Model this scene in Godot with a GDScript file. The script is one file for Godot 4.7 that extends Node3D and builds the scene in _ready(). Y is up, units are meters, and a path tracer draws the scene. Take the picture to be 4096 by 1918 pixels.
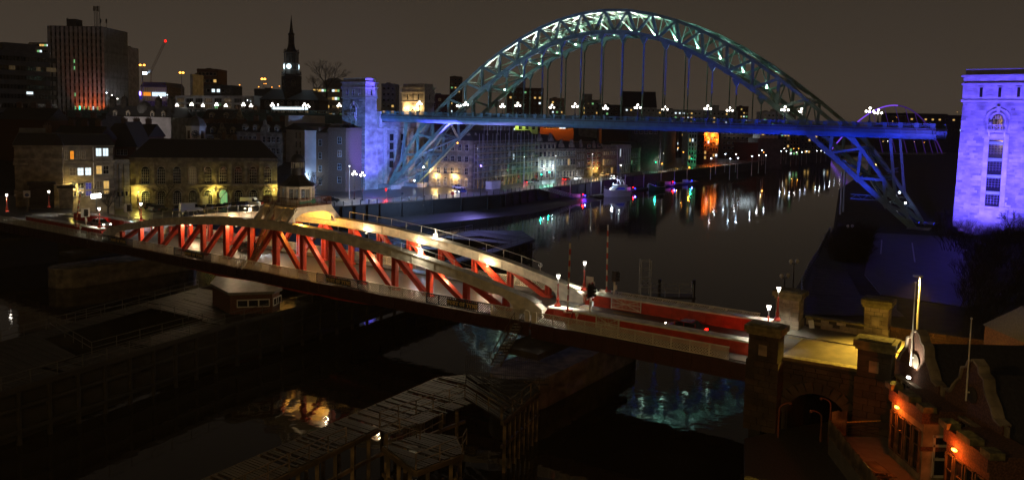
extends Node3D
# A river city at night: a red and white swing bridge before a green steel arch bridge.

var M := {}
var T := {}
var rng := RandomNumberGenerator.new()
const CX := 0.825355
const SX := 0.564615


class MB:
	var v := PackedVector3Array()
	var n := PackedVector3Array()

	func tri(a: Vector3, b: Vector3, c: Vector3) -> void:
		var k := (b - a).cross(c - a).normalized()
		for p in [a, c, b]:
			v.append(p)
			n.append(k)

	func quad(a: Vector3, b: Vector3, c: Vector3, d: Vector3) -> void:
		tri(a, b, c)
		tri(a, c, d)

	func quad_to(a: Vector3, b: Vector3, c: Vector3, d: Vector3, out: Vector3) -> void:
		if (b - a).cross(c - a).dot(out) + (c - a).cross(d - a).dot(out) < 0:
			quad(d, c, b, a)
		else:
			quad(a, b, c, d)

	func box(c: Vector3, s: Vector3, b := Basis.IDENTITY) -> void:
		var x := b.x * s.x * 0.5
		var y := b.y * s.y * 0.5
		var z := b.z * s.z * 0.5
		quad(c - x - y + z, c + x - y + z, c + x + y + z, c - x + y + z)
		quad(c + x - y - z, c - x - y - z, c - x + y - z, c + x + y - z)
		quad(c + x - y + z, c + x - y - z, c + x + y - z, c + x + y + z)
		quad(c - x - y - z, c - x - y + z, c - x + y + z, c - x + y - z)
		quad(c - x + y + z, c + x + y + z, c + x + y - z, c - x + y - z)
		quad(c - x - y - z, c + x - y - z, c + x - y + z, c - x - y + z)

	func bar(p: Vector3, q: Vector3, w: float, h: float, up := Vector3.UP) -> void:
		var d := q - p
		var l := d.length()
		if l < 0.0001:
			return
		d /= l
		if absf(d.dot(up)) > 0.99:
			up = Vector3.RIGHT if absf(d.x) < 0.9 else Vector3.BACK
		var s := d.cross(up).normalized()
		box((p + q) * 0.5, Vector3(l, h, w), Basis(d, s.cross(d), s))

	func tube(p: Vector3, q: Vector3, r0: float, r1: float, seg := 8, caps := true) -> void:
		var d := (q - p).normalized()
		var a := d.cross(Vector3.UP if absf(d.y) < 0.95 else Vector3.RIGHT).normalized()
		var b := d.cross(a)
		for i in seg:
			var u := a * cos(TAU * i / seg) + b * sin(TAU * i / seg)
			var w := a * cos(TAU * (i + 1) / seg) + b * sin(TAU * (i + 1) / seg)
			var k := (u + w).normalized()
			var q4 := [p + u * r0, p + w * r0, q + w * r1, q + u * r1]
			for m in [0, 2, 1, 0, 3, 2]:
				v.append(q4[m])
				n.append([u, w, w, u][m])
			if caps:
				if r1 > 0.001:
					tri(q, q + u * r1, q + w * r1)
				if r0 > 0.001:
					tri(p, p + w * r0, p + u * r0)

	func lathe(c: Vector3, prof: Array, seg := 12, flat := false, turn := 0.0) -> void:
		for j in prof.size() - 1:
			var r0: float = prof[j][0]
			var y0: float = prof[j][1]
			var r1: float = prof[j + 1][0]
			var y1: float = prof[j + 1][1]
			var sl := Vector2(y1 - y0, r0 - r1).normalized()
			for i in seg:
				var u := Vector3(cos(turn + TAU * i / seg), 0, sin(turn + TAU * i / seg))
				var w := Vector3(cos(turn + TAU * (i + 1) / seg), 0, sin(turn + TAU * (i + 1) / seg))
				var q4 := [c + u * r0 + Vector3(0, y0, 0), c + w * r0 + Vector3(0, y0, 0), c + w * r1 + Vector3(0, y1, 0), c + u * r1 + Vector3(0, y1, 0)]
				if flat:
					quad(q4[1], q4[0], q4[3], q4[2])
				else:
					var nu := Vector3(u.x * sl.x, sl.y, u.z * sl.x)
					var nw := Vector3(w.x * sl.x, sl.y, w.z * sl.x)
					for m in [0, 1, 2, 0, 2, 3]:
						v.append(q4[m])
						n.append([nu, nw, nw, nu][m])

	func ball(c: Vector3, r: float, seg := 10, sq := 1.0) -> void:
		var prof := []
		for i in 7:
			var a := -PI / 2 + PI * i / 6.0
			prof.append([cos(a) * r, sin(a) * r * sq])
		lathe(c, prof, seg)

	# a flat outline (counter-clockwise seen from +k) in the plane o + x*ex + y*ey, given depth along k = ex x ey, from k0 to k1
	func slab(o: Vector3, ex: Vector3, ey: Vector3, pts: PackedVector2Array, k0: float, k1: float) -> void:
		var k := ex.cross(ey).normalized()
		var idx := Geometry2D.triangulate_polygon(pts)
		for i in range(0, idx.size(), 3):
			var a := o + ex * pts[idx[i]].x + ey * pts[idx[i]].y
			var b := o + ex * pts[idx[i + 1]].x + ey * pts[idx[i + 1]].y
			var c := o + ex * pts[idx[i + 2]].x + ey * pts[idx[i + 2]].y
			if (b - a).cross(c - a).dot(k) < 0:
				var t := b
				b = c
				c = t
			tri(a + k * k1, b + k * k1, c + k * k1)
			tri(a + k * k0, c + k * k0, b + k * k0)
		var rev := Geometry2D.is_polygon_clockwise(pts)
		for i in pts.size():
			var p := pts[i]
			var q := pts[(i + 1) % pts.size()]
			if rev:
				var t2 := p
				p = q
				q = t2
			var a := o + ex * p.x + ey * p.y
			var b := o + ex * q.x + ey * q.y
			quad(a + k * k0, b + k * k0, b + k * k1, a + k * k1)

	func mesh(into: ArrayMesh = null) -> ArrayMesh:
		var m := into if into else ArrayMesh.new()
		var a := []
		a.resize(Mesh.ARRAY_MAX)
		a[Mesh.ARRAY_VERTEX] = v
		a[Mesh.ARRAY_NORMAL] = n
		m.add_surface_from_arrays(Mesh.PRIMITIVE_TRIANGLES, a)
		return m


func tag(o: Node3D, label := "", category := "", group := "", kind := "") -> Node3D:
	if label:
		o.set_meta("label", label)
	if category:
		o.set_meta("category", category)
	if group:
		o.set_meta("group", group)
	if kind:
		o.set_meta("kind", kind)
	return o


func thing(called: String, label: String, category: String, at := Vector3.ZERO, b := Basis.IDENTITY, group := "") -> Node3D:
	var o := Node3D.new()
	o.name = called
	add_child(o, true)
	o.transform = Transform3D(b, at)
	return tag(o, label, category, group)


func put(called: String, mesh: Mesh, m: Material, parent: Node3D = null, at := Vector3.ZERO, b := Basis.IDENTITY) -> MeshInstance3D:
	var o := MeshInstance3D.new()
	o.name = called
	o.mesh = mesh
	if m:
		o.material_override = m if mesh.get_surface_count() < 2 else null
		if mesh.get_surface_count() >= 2:
			o.set_surface_override_material(0, m)
	o.transform = Transform3D(b, at)
	(parent if parent else self).add_child(o, true)
	return o


func obj(called: String, mb: MB, m: Material, parent: Node3D = null) -> MeshInstance3D:
	return put(called, mb.mesh(), m, parent)


func struct(called: String, mb: MB, m: Material) -> MeshInstance3D:
	var o := obj(called, mb, m)
	o.set_meta("kind", "structure")
	return o


func copy(o: Node3D, at: Vector3, b: Basis, label := "") -> Node3D:
	var c: Node3D = o.duplicate()
	c.name = String(o.name).rstrip("0123456789")
	add_child(c, true)
	c.transform = Transform3D(b, at)
	if label:
		c.set_meta("label", label)
	return c


func omni(parent: Node3D, at: Vector3, e: float, col: Color, size := 0.15) -> OmniLight3D:
	var l := OmniLight3D.new()
	l.name = "light"
	l.light_energy = e
	l.light_color = col
	l.light_size = size
	l.omni_range = 120.0
	l.omni_attenuation = 2.0
	l.shadow_enabled = true
	parent.add_child(l, true)
	l.position = at
	return l


func spot(parent: Node3D, at: Vector3, to: Vector3, e: float, col: Color, angle := 40.0, size := 0.15) -> SpotLight3D:
	var l := SpotLight3D.new()
	l.name = "light"
	l.light_energy = e
	l.light_color = col
	l.light_size = size
	l.spot_range = 150.0
	l.spot_attenuation = 2.0
	l.spot_angle = angle
	l.spot_angle_attenuation = 0.7
	l.shadow_enabled = true
	parent.add_child(l, true)
	l.transform = Transform3D(Basis.looking_at(to - at, Vector3.UP if absf((to - at).normalized().y) < 0.98 else Vector3.RIGHT), at)
	return l


func yaw(d: Vector3) -> Basis:   # x along d (level), y up
	var x := Vector3(d.x, 0, d.z).normalized()
	return Basis(x, Vector3.UP, x.cross(Vector3.UP))


func noise_tex(sd: int, freq: float, lo: float, hi: float, oct := 4, size := 256, sharp := 1.0) -> ImageTexture:
	var f := FastNoiseLite.new()
	f.seed = sd
	f.frequency = freq
	f.fractal_octaves = oct
	var im := f.get_seamless_image(size, size)
	im.convert(Image.FORMAT_RGBA8)
	for y in size:
		for x in size:
			var g := clampf((im.get_pixel(x, y).r - 0.5) * sharp + 0.5, 0, 1)
			g = lo + (hi - lo) * g
			im.set_pixel(x, y, Color(g, g, g))
	return ImageTexture.create_from_image(im)


func mat(called: String, lin: Color, rough := 0.85, tex := "", sc := 0.2, metal := 0.0) -> StandardMaterial3D:
	var m := StandardMaterial3D.new()
	m.resource_name = called
	m.albedo_color = lin.linear_to_srgb()
	m.roughness = rough
	m.metallic = metal
	if tex:
		m.albedo_texture = T[tex]
		m.uv1_triplanar = true
		m.uv1_world_triplanar = true
		m.uv1_scale = Vector3.ONE * sc
	M[called] = m
	return m


func glow(called: String, srgb: Color, e: float) -> StandardMaterial3D:
	var m := StandardMaterial3D.new()
	m.resource_name = called
	m.albedo_color = Color(0.1, 0.1, 0.1)
	m.emission_enabled = true
	m.emission = srgb
	m.emission_energy_multiplier = e
	m.roughness = 0.4
	M[called] = m
	return m


func relief(m: StandardMaterial3D, t: String, cm: float) -> void:
	m.heightmap_enabled = true
	m.heightmap_texture = T[t]
	m.heightmap_scale = cm


func materials() -> void:
	T.mott = noise_tex(3, 0.012, 0.8, 1.0, 5, 256, 1.5)
	T.fine = noise_tex(5, 0.05, 0.6, 1.0, 4, 256, 1.4)
	T.grime = noise_tex(9, 0.02, 0.62, 1.0, 6, 256, 1.6)
	T.wave = noise_tex(11, 0.02, 0.0, 1.0, 3, 256, 1.2)
	T.streak = noise_tex(14, 0.006, 0.45, 1.0, 5, 256, 1.8)
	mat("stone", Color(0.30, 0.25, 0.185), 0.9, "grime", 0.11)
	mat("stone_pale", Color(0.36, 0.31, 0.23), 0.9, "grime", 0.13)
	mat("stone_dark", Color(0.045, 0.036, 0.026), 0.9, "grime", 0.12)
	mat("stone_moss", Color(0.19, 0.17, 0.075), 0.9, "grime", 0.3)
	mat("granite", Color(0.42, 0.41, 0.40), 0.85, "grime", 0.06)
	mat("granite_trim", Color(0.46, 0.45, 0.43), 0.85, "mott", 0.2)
	mat("stone_unlit", Color(0.062, 0.046, 0.03), 0.9, "grime", 0.12)  # sandstone darkened: the shade of the unlit abutment put into its colour
	mat("rail_dull", Color(0.06, 0.06, 0.06), 0.45)
	mat("brick", Color(0.13, 0.055, 0.033), 0.9, "fine", 0.4)
	mat("brick_brown", Color(0.20, 0.12, 0.075), 0.9, "fine", 0.3)
	mat("render_white", Color(0.62, 0.60, 0.58), 0.85, "mott", 0.06)
	mat("concrete", Color(0.42, 0.41, 0.385), 0.9, "mott", 0.08)
	mat("concrete_dark", Color(0.09, 0.085, 0.08), 0.9, "mott", 0.08)
	mat("slate", Color(0.035, 0.033, 0.034), 0.6, "fine", 0.3)
	mat("slate_wet", Color(0.05, 0.05, 0.05), 0.35, "fine", 0.3)
	mat("lead", Color(0.12, 0.12, 0.12), 0.5, "mott", 0.3)
	mat("asphalt", Color(0.055, 0.053, 0.05), 0.42, "fine", 0.3)
	mat("tarmac_old", Color(0.035, 0.036, 0.036), 0.6, "mott", 0.1)
	mat("asphalt_wet", Color(0.065, 0.064, 0.062), 0.33, "mott", 0.12)
	mat("paving", Color(0.13, 0.12, 0.105), 0.38, "mott", 0.25)
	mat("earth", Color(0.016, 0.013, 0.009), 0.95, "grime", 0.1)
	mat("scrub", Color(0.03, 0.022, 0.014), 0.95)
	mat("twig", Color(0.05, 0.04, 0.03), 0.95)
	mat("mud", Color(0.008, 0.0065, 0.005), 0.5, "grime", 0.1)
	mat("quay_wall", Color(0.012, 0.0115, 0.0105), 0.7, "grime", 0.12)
	mat("green_steel", Color(0.18, 0.28, 0.23), 0.45, "mott", 0.15)
	mat("deck_steel", Color(0.09, 0.19, 0.21), 0.5, "mott", 0.12)
	mat("red_paint", Color(0.50, 0.045, 0.018), 0.42, "mott", 0.35)
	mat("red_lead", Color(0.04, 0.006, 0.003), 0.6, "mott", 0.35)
	mat("white_paint", Color(0.74, 0.70, 0.60), 0.45, "mott", 0.25)
	mat("cream_paint", Color(0.70, 0.65, 0.52), 0.5, "mott", 0.3)
	mat("black_paint", Color(0.02, 0.02, 0.022), 0.4)
	mat("navy_paint", Color(0.02, 0.024, 0.04), 0.5)
	mat("gold_paint", Color(0.62, 0.46, 0.17), 0.5)
	mat("yellow_paint", Color(0.62, 0.40, 0.04), 0.6, "fine", 0.8)
	mat("road_yellow", Color(0.45, 0.32, 0.03), 0.55, "fine", 0.8)
	mat("road_white", Color(0.5, 0.5, 0.47), 0.55, "fine", 0.8)
	mat("rust", Color(0.17, 0.06, 0.03), 0.8, "mott", 0.5)
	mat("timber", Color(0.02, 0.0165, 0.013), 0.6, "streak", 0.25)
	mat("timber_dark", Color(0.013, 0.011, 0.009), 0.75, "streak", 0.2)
	mat("timber_pale", Color(0.16, 0.11, 0.06), 0.7, "streak", 0.3)
	mat("galvanised", Color(0.32, 0.33, 0.34), 0.4, "", 1, 0.3)
	mat("glass_dark", Color(0.012, 0.013, 0.016), 0.08)
	mat("frame_white", Color(0.42, 0.40, 0.37), 0.6)
	mat("car_black", Color(0.012, 0.012, 0.014), 0.2)
	mat("car_silver", Color(0.35, 0.36, 0.37), 0.25, "", 1, 0.4)
	mat("car_white", Color(0.75, 0.75, 0.74), 0.25)
	mat("car_red", Color(0.25, 0.02, 0.02), 0.25)
	mat("car_blue", Color(0.03, 0.05, 0.14), 0.25)
	mat("tyre", Color(0.012, 0.012, 0.012), 0.9)
	mat("hull_white", Color(0.75, 0.75, 0.74), 0.25)
	mat("hull_green", Color(0.02, 0.10, 0.07), 0.4)
	mat("sheeting", Color(0.36, 0.34, 0.35), 0.7, "mott", 0.05)
	mat("scaffold_pole", Color(0.4, 0.4, 0.4), 0.5, "", 1, 0.4)
	mat("scaffold_plank", Color(0.4, 0.31, 0.2), 0.7)
	var g := StandardMaterial3D.new()
	g.transparency = BaseMaterial3D.TRANSPARENCY_ALPHA
	g.albedo_color = Color(0.8, 0.85, 0.85, 0.12)
	g.roughness = 0.05
	M.glass = g
	var w := mat("water", Color(0.010, 0.008, 0.0065), 0.045)
	w.uv1_triplanar = true
	w.uv1_world_triplanar = true
	w.uv1_scale = Vector3(0.085, 0.085, 0.085)
	relief(w, "wave", 0.6)
	glow("lamp_white", Color(1.0, 0.96, 0.9), 14)
	glow("lamp_arch", Color(0.8, 1.0, 0.9), 14)
	mat("granite_b", Color(0.37, 0.36, 0.345), 0.85, "grime", 0.08)
	mat("granite_c", Color(0.47, 0.46, 0.45), 0.85, "grime", 0.05)
	glow("lamp_clock", Color(0.86, 0.97, 1.0), 2.2)
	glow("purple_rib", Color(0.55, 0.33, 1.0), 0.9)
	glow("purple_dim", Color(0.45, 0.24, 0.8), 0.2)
	mat("red_paint_dull", Color(0.16, 0.02, 0.015), 0.6)
	glow("lamp_flood", Color(1.0, 0.9, 0.72), 3.0)
	glow("lamp_cool", Color(0.86, 0.93, 1.0), 14)
	glow("lamp_warm", Color(1.0, 0.78, 0.42), 9)
	glow("lamp_amber", Color(1.0, 0.62, 0.22), 9)
	glow("lamp_red", Color(1.0, 0.06, 0.03), 6)
	glow("lamp_blue", Color(0.15, 0.2, 1.0), 8)
	glow("lamp_green", Color(0.1, 1.0, 0.7), 5)
	glow("lamp_violet", Color(0.5, 0.4, 1.0), 10)
	glow("win_warm", Color(1.0, 0.80, 0.45), 0.75)
	glow("win_white", Color(0.90, 0.97, 1.0), 1.3)
	glow("win_green", Color(0.62, 0.95, 0.62), 0.55)
	glow("win_dim", Color(0.75, 0.62, 0.42), 0.09)
	glow("win_blue", Color(0.2, 0.25, 0.9), 0.25)
	glow("win_amber", Color(1.0, 0.6, 0.12), 1.0)


func _ready() -> void:
	rng.seed = 20
	var cam := Camera3D.new()
	cam.name = "camera"
	add_child(cam)
	cam.set_frustum(0.3, Vector2(0, -0.033), 0.5, 4000.0)
	cam.transform = Transform3D(Basis(Vector3(0.99980, 0.01993, -0.00163), Vector3(-0.02000, 0.99647, -0.08159), Vector3(-0.00000, 0.08160, 0.99667)), Vector3(0, 27.5, 0))
	cam.current = true
	var env := Environment.new()
	var sky := ProceduralSkyMaterial.new()
	sky.sky_top_color = Color(0.135, 0.118, 0.097)
	sky.sky_horizon_color = Color(0.270, 0.235, 0.198)
	sky.sky_curve = 0.16
	sky.ground_bottom_color = Color(0.05, 0.045, 0.04)
	sky.ground_horizon_color = Color(0.16, 0.14, 0.12)
	sky.sky_cover = cloud_cover()
	sky.sky_cover_modulate = Color(1, 1, 1, 1)
	env.background_mode = Environment.BG_SKY
	env.sky = Sky.new()
	env.sky.sky_material = sky
	env.tonemap_mode = Environment.TONE_MAPPER_LINEAR
	env.tonemap_exposure = 1.0
	env.sdfgi_enabled = true
	env.ssao_enabled = true
	env.ssil_enabled = true
	env.fog_enabled = true
	env.fog_density = 0.00006
	env.fog_light_color = Color(0.82, 0.78, 0.74)
	var we := WorldEnvironment.new()
	we.name = "environment"
	we.environment = env
	add_child(we)
	materials()
	setting()
	arch_bridge()
	swing_bridge()
	south_bank()
	north_bank()
	quayside()
	high_bridge()


func cloud_cover() -> ImageTexture:   # faint lit cloud over the whole sky
	var f := FastNoiseLite.new()
	f.seed = 4
	f.frequency = 0.012
	f.fractal_octaves = 5
	var im := f.get_seamless_image(512, 256)
	im.convert(Image.FORMAT_RGBA8)
	for y in 256:
		for x in 512:
			var g := clampf(im.get_pixel(x, y).r, 0, 1)
			im.set_pixel(x, y, Color(0.115, 0.095, 0.085, clampf(g - 0.25, 0, 1) * 0.6))
	return ImageTexture.create_from_image(im)


func strip(line: Array, offs: Array, hs: Array, side: float) -> MB:
	# ground in bands along a line of Vector2 (x, z); side +1 puts the bands on the left of the line
	var mb := MB.new()
	var rows := []
	for i in line.size():
		var a: Vector2 = line[maxi(i - 1, 0)]
		var b: Vector2 = line[mini(i + 1, line.size() - 1)]
		var t := (b - a).normalized()
		var k := Vector2(t.y, -t.x) * side
		var row := []
		for j in offs.size():
			var p: Vector2 = line[i] + k * offs[j]
			row.append(Vector3(p.x, hs[j], p.y))
		rows.append(row)
	for i in rows.size() - 1:
		for j in offs.size() - 1:
			mb.quad_to(rows[i][j], rows[i + 1][j], rows[i + 1][j + 1], rows[i][j + 1], Vector3.UP)
	return mb


func wall_along(line: Array, y0: float, y1: float, w: float) -> MB:
	var mb := MB.new()
	for i in line.size() - 1:
		var a := Vector3(line[i].x, (y0 + y1) / 2, line[i].y)
		var b := Vector3(line[i + 1].x, (y0 + y1) / 2, line[i + 1].y)
		var e := (b - a).normalized() * (w * 0.3)
		mb.bar(a - e, b + e, w, y1 - y0)
	return mb


var NQ := [Vector2(-190, -10), Vector2(-140, -75), Vector2(-95, -133), Vector2(-79.7, -152.8), Vector2(-45.2, -202.6), Vector2(-34.2, -214.7), Vector2(-3.8, -246.3), Vector2(6.1, -266.6), Vector2(23.1, -293.2), Vector2(56.4, -355), Vector2(85.4, -401), Vector2(187, -560), Vector2(309, -783), Vector2(450, -1000), Vector2(800, -1400)]
var SQ := [Vector2(8, -20), Vector2(18, -56), Vector2(22, -69), Vector2(31, -88), Vector2(38.5, -105), Vector2(51.8, -133), Vector2(60.6, -152), Vector2(70, -171), Vector2(116.8, -283), Vector2(260, -560), Vector2(400, -740), Vector2(560, -960), Vector2(950, -1330)]


func setting() -> void:
	var w := MB.new()
	w.quad(Vector3(-1500, 0, 200), Vector3(2500, 0, 200), Vector3(2500, 0, -2600), Vector3(-1500, 0, -2600))
	struct("water", w, M.water)
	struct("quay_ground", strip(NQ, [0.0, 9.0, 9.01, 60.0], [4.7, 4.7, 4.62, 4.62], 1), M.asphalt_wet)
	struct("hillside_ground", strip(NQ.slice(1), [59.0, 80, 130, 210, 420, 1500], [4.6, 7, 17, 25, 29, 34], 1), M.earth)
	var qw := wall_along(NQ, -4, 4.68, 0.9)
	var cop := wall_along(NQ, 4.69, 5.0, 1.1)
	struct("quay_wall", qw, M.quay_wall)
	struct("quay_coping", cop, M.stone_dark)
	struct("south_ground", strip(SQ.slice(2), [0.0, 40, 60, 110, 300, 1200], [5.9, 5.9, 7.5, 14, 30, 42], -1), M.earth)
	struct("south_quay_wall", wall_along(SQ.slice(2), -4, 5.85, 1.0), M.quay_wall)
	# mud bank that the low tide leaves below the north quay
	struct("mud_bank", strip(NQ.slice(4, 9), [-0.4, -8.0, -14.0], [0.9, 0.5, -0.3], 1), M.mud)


# ---- the great arch bridge: n counts its panels of 6.3 m towards the south, v is metres across, away from the near rib
func B(n: float, v: float, h: float) -> Vector3:
	return Vector3(-7.53 + n * 6.3 * CX + v * SX, h, -240.93 + n * 6.3 * SX - v * CX)


func low_y(n: float) -> float:
	var u := n - 6.1
	return 52.3 - 0.3905 * u * u + 0.000574 * u * u * u * u


func rib_low(n: float, v: float) -> Vector3:
	return B(n, v, low_y(n))


func rib_top(n: float, v: float) -> Vector3:
	var sl := (low_y(n + 0.05) - low_y(n - 0.05)) / 0.63
	var u := absf(n - 6.1)
	var d := 5.6 * clampf((12.45 - u) / 2.6, 0.0, 1.0) ** 0.75
	var k := Vector2(-sl, 1).normalized() * d
	return B(n + k.x / 6.3, v, low_y(n) + k.y)


func deck_y(n: float) -> float:
	return 29.85 - 0.05 * (n + 6.5) - (0.0 if n > -10 else 0.0)


func lattice_bar(mb: MB, a: Vector3, b: Vector3, w: float, h: float, up: Vector3, step := 1.2) -> void:
	# four corner angles and zigzag lacing, as riveted steel is built
	var d := (b - a).normalized()
	var s := d.cross(up).normalized()
	var t := s.cross(d)
	for x: float in [-1, 1]:
		mb.bar(a + s * x * w * 0.5, b + s * x * w * 0.5, 0.16, h, t)
	var l := (b - a).length()
	var k := int(l / step)
	for i in k:
		var p := a + d * (l * i / k)
		var q := a + d * (l * (i + 1) / k)
		var sg := 1 if i % 2 else -1
		mb.bar(p + s * sg * w * 0.5, q - s * sg * w * 0.5, 0.09, 0.06, t)


func arch_bridge() -> void:
	var o := thing("arch_bridge", "great green steel through arch bridge carrying a road high over the river", "arch bridge")
	var gs: Material = M.green_steel
	var ups := {}
	for v: float in [0.0, 13.0]:
		var xin := 1.0 if v == 0.0 else -1.0
		for i in 25:
			var n0 := -6.4 + i
			var mb := MB.new()
			var a := rib_low(n0, v)
			var b := rib_low(n0 + 1, v)
			var up := (b - a).normalized().cross(Vector3(SX, 0, -CX))
			if up.y < 0:
				up = -up
			mb.bar(a, b, 0.95, 0.95, up)
			mb.bar(a + up * 0.48, b + up * 0.48, 1.15, 0.07, up)
			mb.bar(a - up * 0.48, b - up * 0.48, 1.15, 0.07, up)
			obj("lower_chord", mb, gs, o)
		var tops := [rib_low(-6.4, v)]
		for i in 25:
			tops.append(rib_top(-5.9 + i, v))
		tops.append(rib_low(18.6, v))
		for i in tops.size() - 1:
			if tops[i].distance_to(tops[i + 1]) < 0.3:
				continue
			var mb := MB.new()
			var up: Vector3 = (tops[i + 1] - tops[i]).normalized().cross(Vector3(SX, 0, -CX))
			if up.y < 0:
				up = -up
			mb.bar(tops[i], tops[i + 1], 0.9, 0.72, up)
			mb.bar(tops[i] + up * 0.37, tops[i + 1] + up * 0.37, 1.1, 0.06, up)
			obj("upper_chord", mb, gs, o)
		ups[v] = tops
		for i in range(1, 25):
			var p := rib_low(-6.4 + i, v)
			for t in [tops[i], tops[i + 1]]:
				if p.distance_to(t) < 1.2:
					continue
				var mb := MB.new()
				var side := Vector3(SX, 0, -CX)
				for x: float in [-0.28, 0.28]:
					mb.bar(p + side * x, t + side * x, 0.12, 0.62, side.cross((t - p).normalized()))
				mb.bar(p, t, 0.5, 0.1, side.cross((t - p).normalized()))
				obj("web_member", mb, gs, o)
			var gp := MB.new()
			gp.bar(p - (tops[i + 1] - tops[i]).normalized() * 0.75, p + (tops[i + 1] - tops[i]).normalized() * 0.75, 1.02, 1.3, Vector3.UP)
			obj("gusset_plate", gp, gs, o)
		for n in range(-2, 15):
			var p := rib_low(n, v)
			if p.y < deck_y(n) + 0.8:
				continue
			var mb := MB.new()
			for x: float in [-0.16, 0.16]:
				mb.bar(B(n, v + x, deck_y(n) - 1.2), Vector3(p.x + SX * x, p.y - 0.5, p.z - CX * x), 0.05, 0.32, Vector3(SX, 0, -CX))
			mb.bar(B(n, v, deck_y(n) - 1.2), p, 0.28, 0.06, Vector3(SX, 0, -CX))
			obj("hanger", mb, gs, o)
			var pl := MB.new()
			pl.slab(p - Vector3(SX, 0, -CX) * 0.15, Vector3(CX, 0, SX), Vector3.UP, PackedVector2Array([Vector2(-1.15, -0.3), Vector2(-0.22, -2.1), Vector2(0.22, -2.1), Vector2(1.15, -0.3)]), -0.3, 0.3)
			obj("hanger_plate", pl, gs, o)
		for n in [-5.2, -4.1, -3.0, 15.2, 16.3, 17.6]:   # spandrel posts under the deck
			var p := rib_top(n, v)
			if p.y > deck_y(n) - 3:
				continue
			var mb := MB.new()
			lattice_bar(mb, p, B(n, v, deck_y(n) - 2.6), 0.8, 0.5, Vector3(CX, 0, SX))
			obj("spandrel_post", mb, gs, o)
	# bracing between the two ribs, laced
	for i in range(0, 25):
		var n := -6.4 + i
		var lo := rib_low(n, 0).y
		if i > 0:
			var mb := MB.new()
			lattice_bar(mb, rib_low(n, 0.4), rib_low(n, 12.6), 0.6, 0.4, Vector3(CX, 0, SX))
			if absf(lo - deck_y(n)) > 3.0:
				obj("lower_cross_beam", mb, gs, o)
		var a := rib_low(n, 0.4)
		var b := rib_low(n + 1, 12.6)
		if i % 2:
			a = rib_low(n, 12.6)
			b = rib_low(n + 1, 0.4)
		var mb2 := MB.new()
		lattice_bar(mb2, a, b, 0.5, 0.35, Vector3.UP)
		if lo < deck_y(n) - 5 or lo > deck_y(n) + 6:
			obj("lower_brace", mb2, gs, o)
	for i in range(1, 25):
		var a: Vector3 = ups[0.0][i]
		var b: Vector3 = ups[13.0][i]
		if absf(a.y - deck_y(-6.9 + i)) < 5.0:
			continue
		var mb := MB.new()
		lattice_bar(mb, a, b, 0.6, 0.5, Vector3(CX, 0, SX))
		obj("top_cross_beam", mb, gs, o)
		if i < 24 and absf(ups[0.0][i + 1].y - deck_y(-6.4 + i)) > 5.0:
			var mid: Vector3 = (a + b) * 0.5
			for q in [ups[0.0][i + 1], ups[13.0][i + 1]]:
				var mc := MB.new()
				lattice_bar(mc, mid, q, 0.4, 0.3, Vector3.UP, 1.0)
				obj("top_brace", mc, gs, o)
		# sway frame: from the lower nodes up to the middle of the top beam
		for v: float in [0.0, 13.0]:
			var md := MB.new()
			md.bar(rib_low(-6.4 + i, v), (a + b) * 0.5, 0.22, 0.3, Vector3.UP)
			if i > 3 and i < 22:
				obj("sway_brace", md, gs, o)
	# deck: slab, footways carried on curved brackets, fascia girders, parapets
	var ds: Material = M.deck_steel
	var n0 := -6.5
	var n1 := 19.1
	var dk := MB.new()
	dk.bar(B(n0, 6.5, deck_y(n0) - 1.05), B(n1, 6.5, deck_y(n1) - 1.05), 20.0, 0.35)
	obj("deck_slab", dk, M.asphalt, o)
	for v: float in [-3.3, 16.3]:
		var sg := -1.0 if v < 0 else 1.0
		for i in 9:
			var a := n0 + (n1 - n0) * i / 9.0
			var b := n0 + (n1 - n0) * (i + 1) / 9.0
			var mb := MB.new()
			mb.bar(B(a, v, deck_y(a) - 1.35), B(b, v, deck_y(b) - 1.35), 0.3, 1.0)
			mb.bar(B(a, v + sg * 0.12, deck_y(a) - 0.83), B(b, v + sg * 0.12, deck_y(b) - 0.83), 0.5, 0.12)
			mb.bar(B(a, v + sg * 0.08, deck_y(a) - 1.88), B(b, v + sg * 0.08, deck_y(b) - 1.88), 0.44, 0.1)
			# the curved apron under the footway
			for k in 5:
				var f0 := k / 5.0
				var f1 := (k + 1) / 5.0
				var va: float = v - sg * (0.05 + 1.9 * (1.0 - cos(f0 * PI / 2)))
				var vb: float = v - sg * (0.05 + 1.9 * (1.0 - cos(f1 * PI / 2)))
				var ya := -1.9 - 1.25 * sin(f0 * PI / 2)
				var yb := -1.9 - 1.25 * sin(f1 * PI / 2)
				mb.quad_to(B(a, vb, deck_y(a) + yb), B(b, vb, deck_y(b) + yb), B(b, va, deck_y(b) + ya), B(a, va, deck_y(a) + ya), Vector3(SX * sg, -0.5, -CX * sg))
			obj("fascia_girder", mb, ds, o)
		for i in int((n1 - n0) * 2) + 1:
			var n := n0 + i * 0.5
			var mb := MB.new()
			mb.bar(B(n, v - sg * 0.02, deck_y(n) - 1.9), B(n, v - sg * 1.0, deck_y(n) - 2.85), 0.14, 0.3)
			mb.bar(B(n, v + sg * 0.17, deck_y(n) - 1.83), B(n, v + sg * 0.17, deck_y(n) - 0.9), 0.12, 0.12)
			obj("bracket", mb, ds, o)
	for n in range(-6, 20):
		var mb := MB.new()
		mb.bar(B(n, -2.8, deck_y(n) - 2.0), B(n, 15.8, deck_y(n) - 2.0), 0.4, 1.5)
		obj("cross_girder", mb, ds, o)
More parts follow.
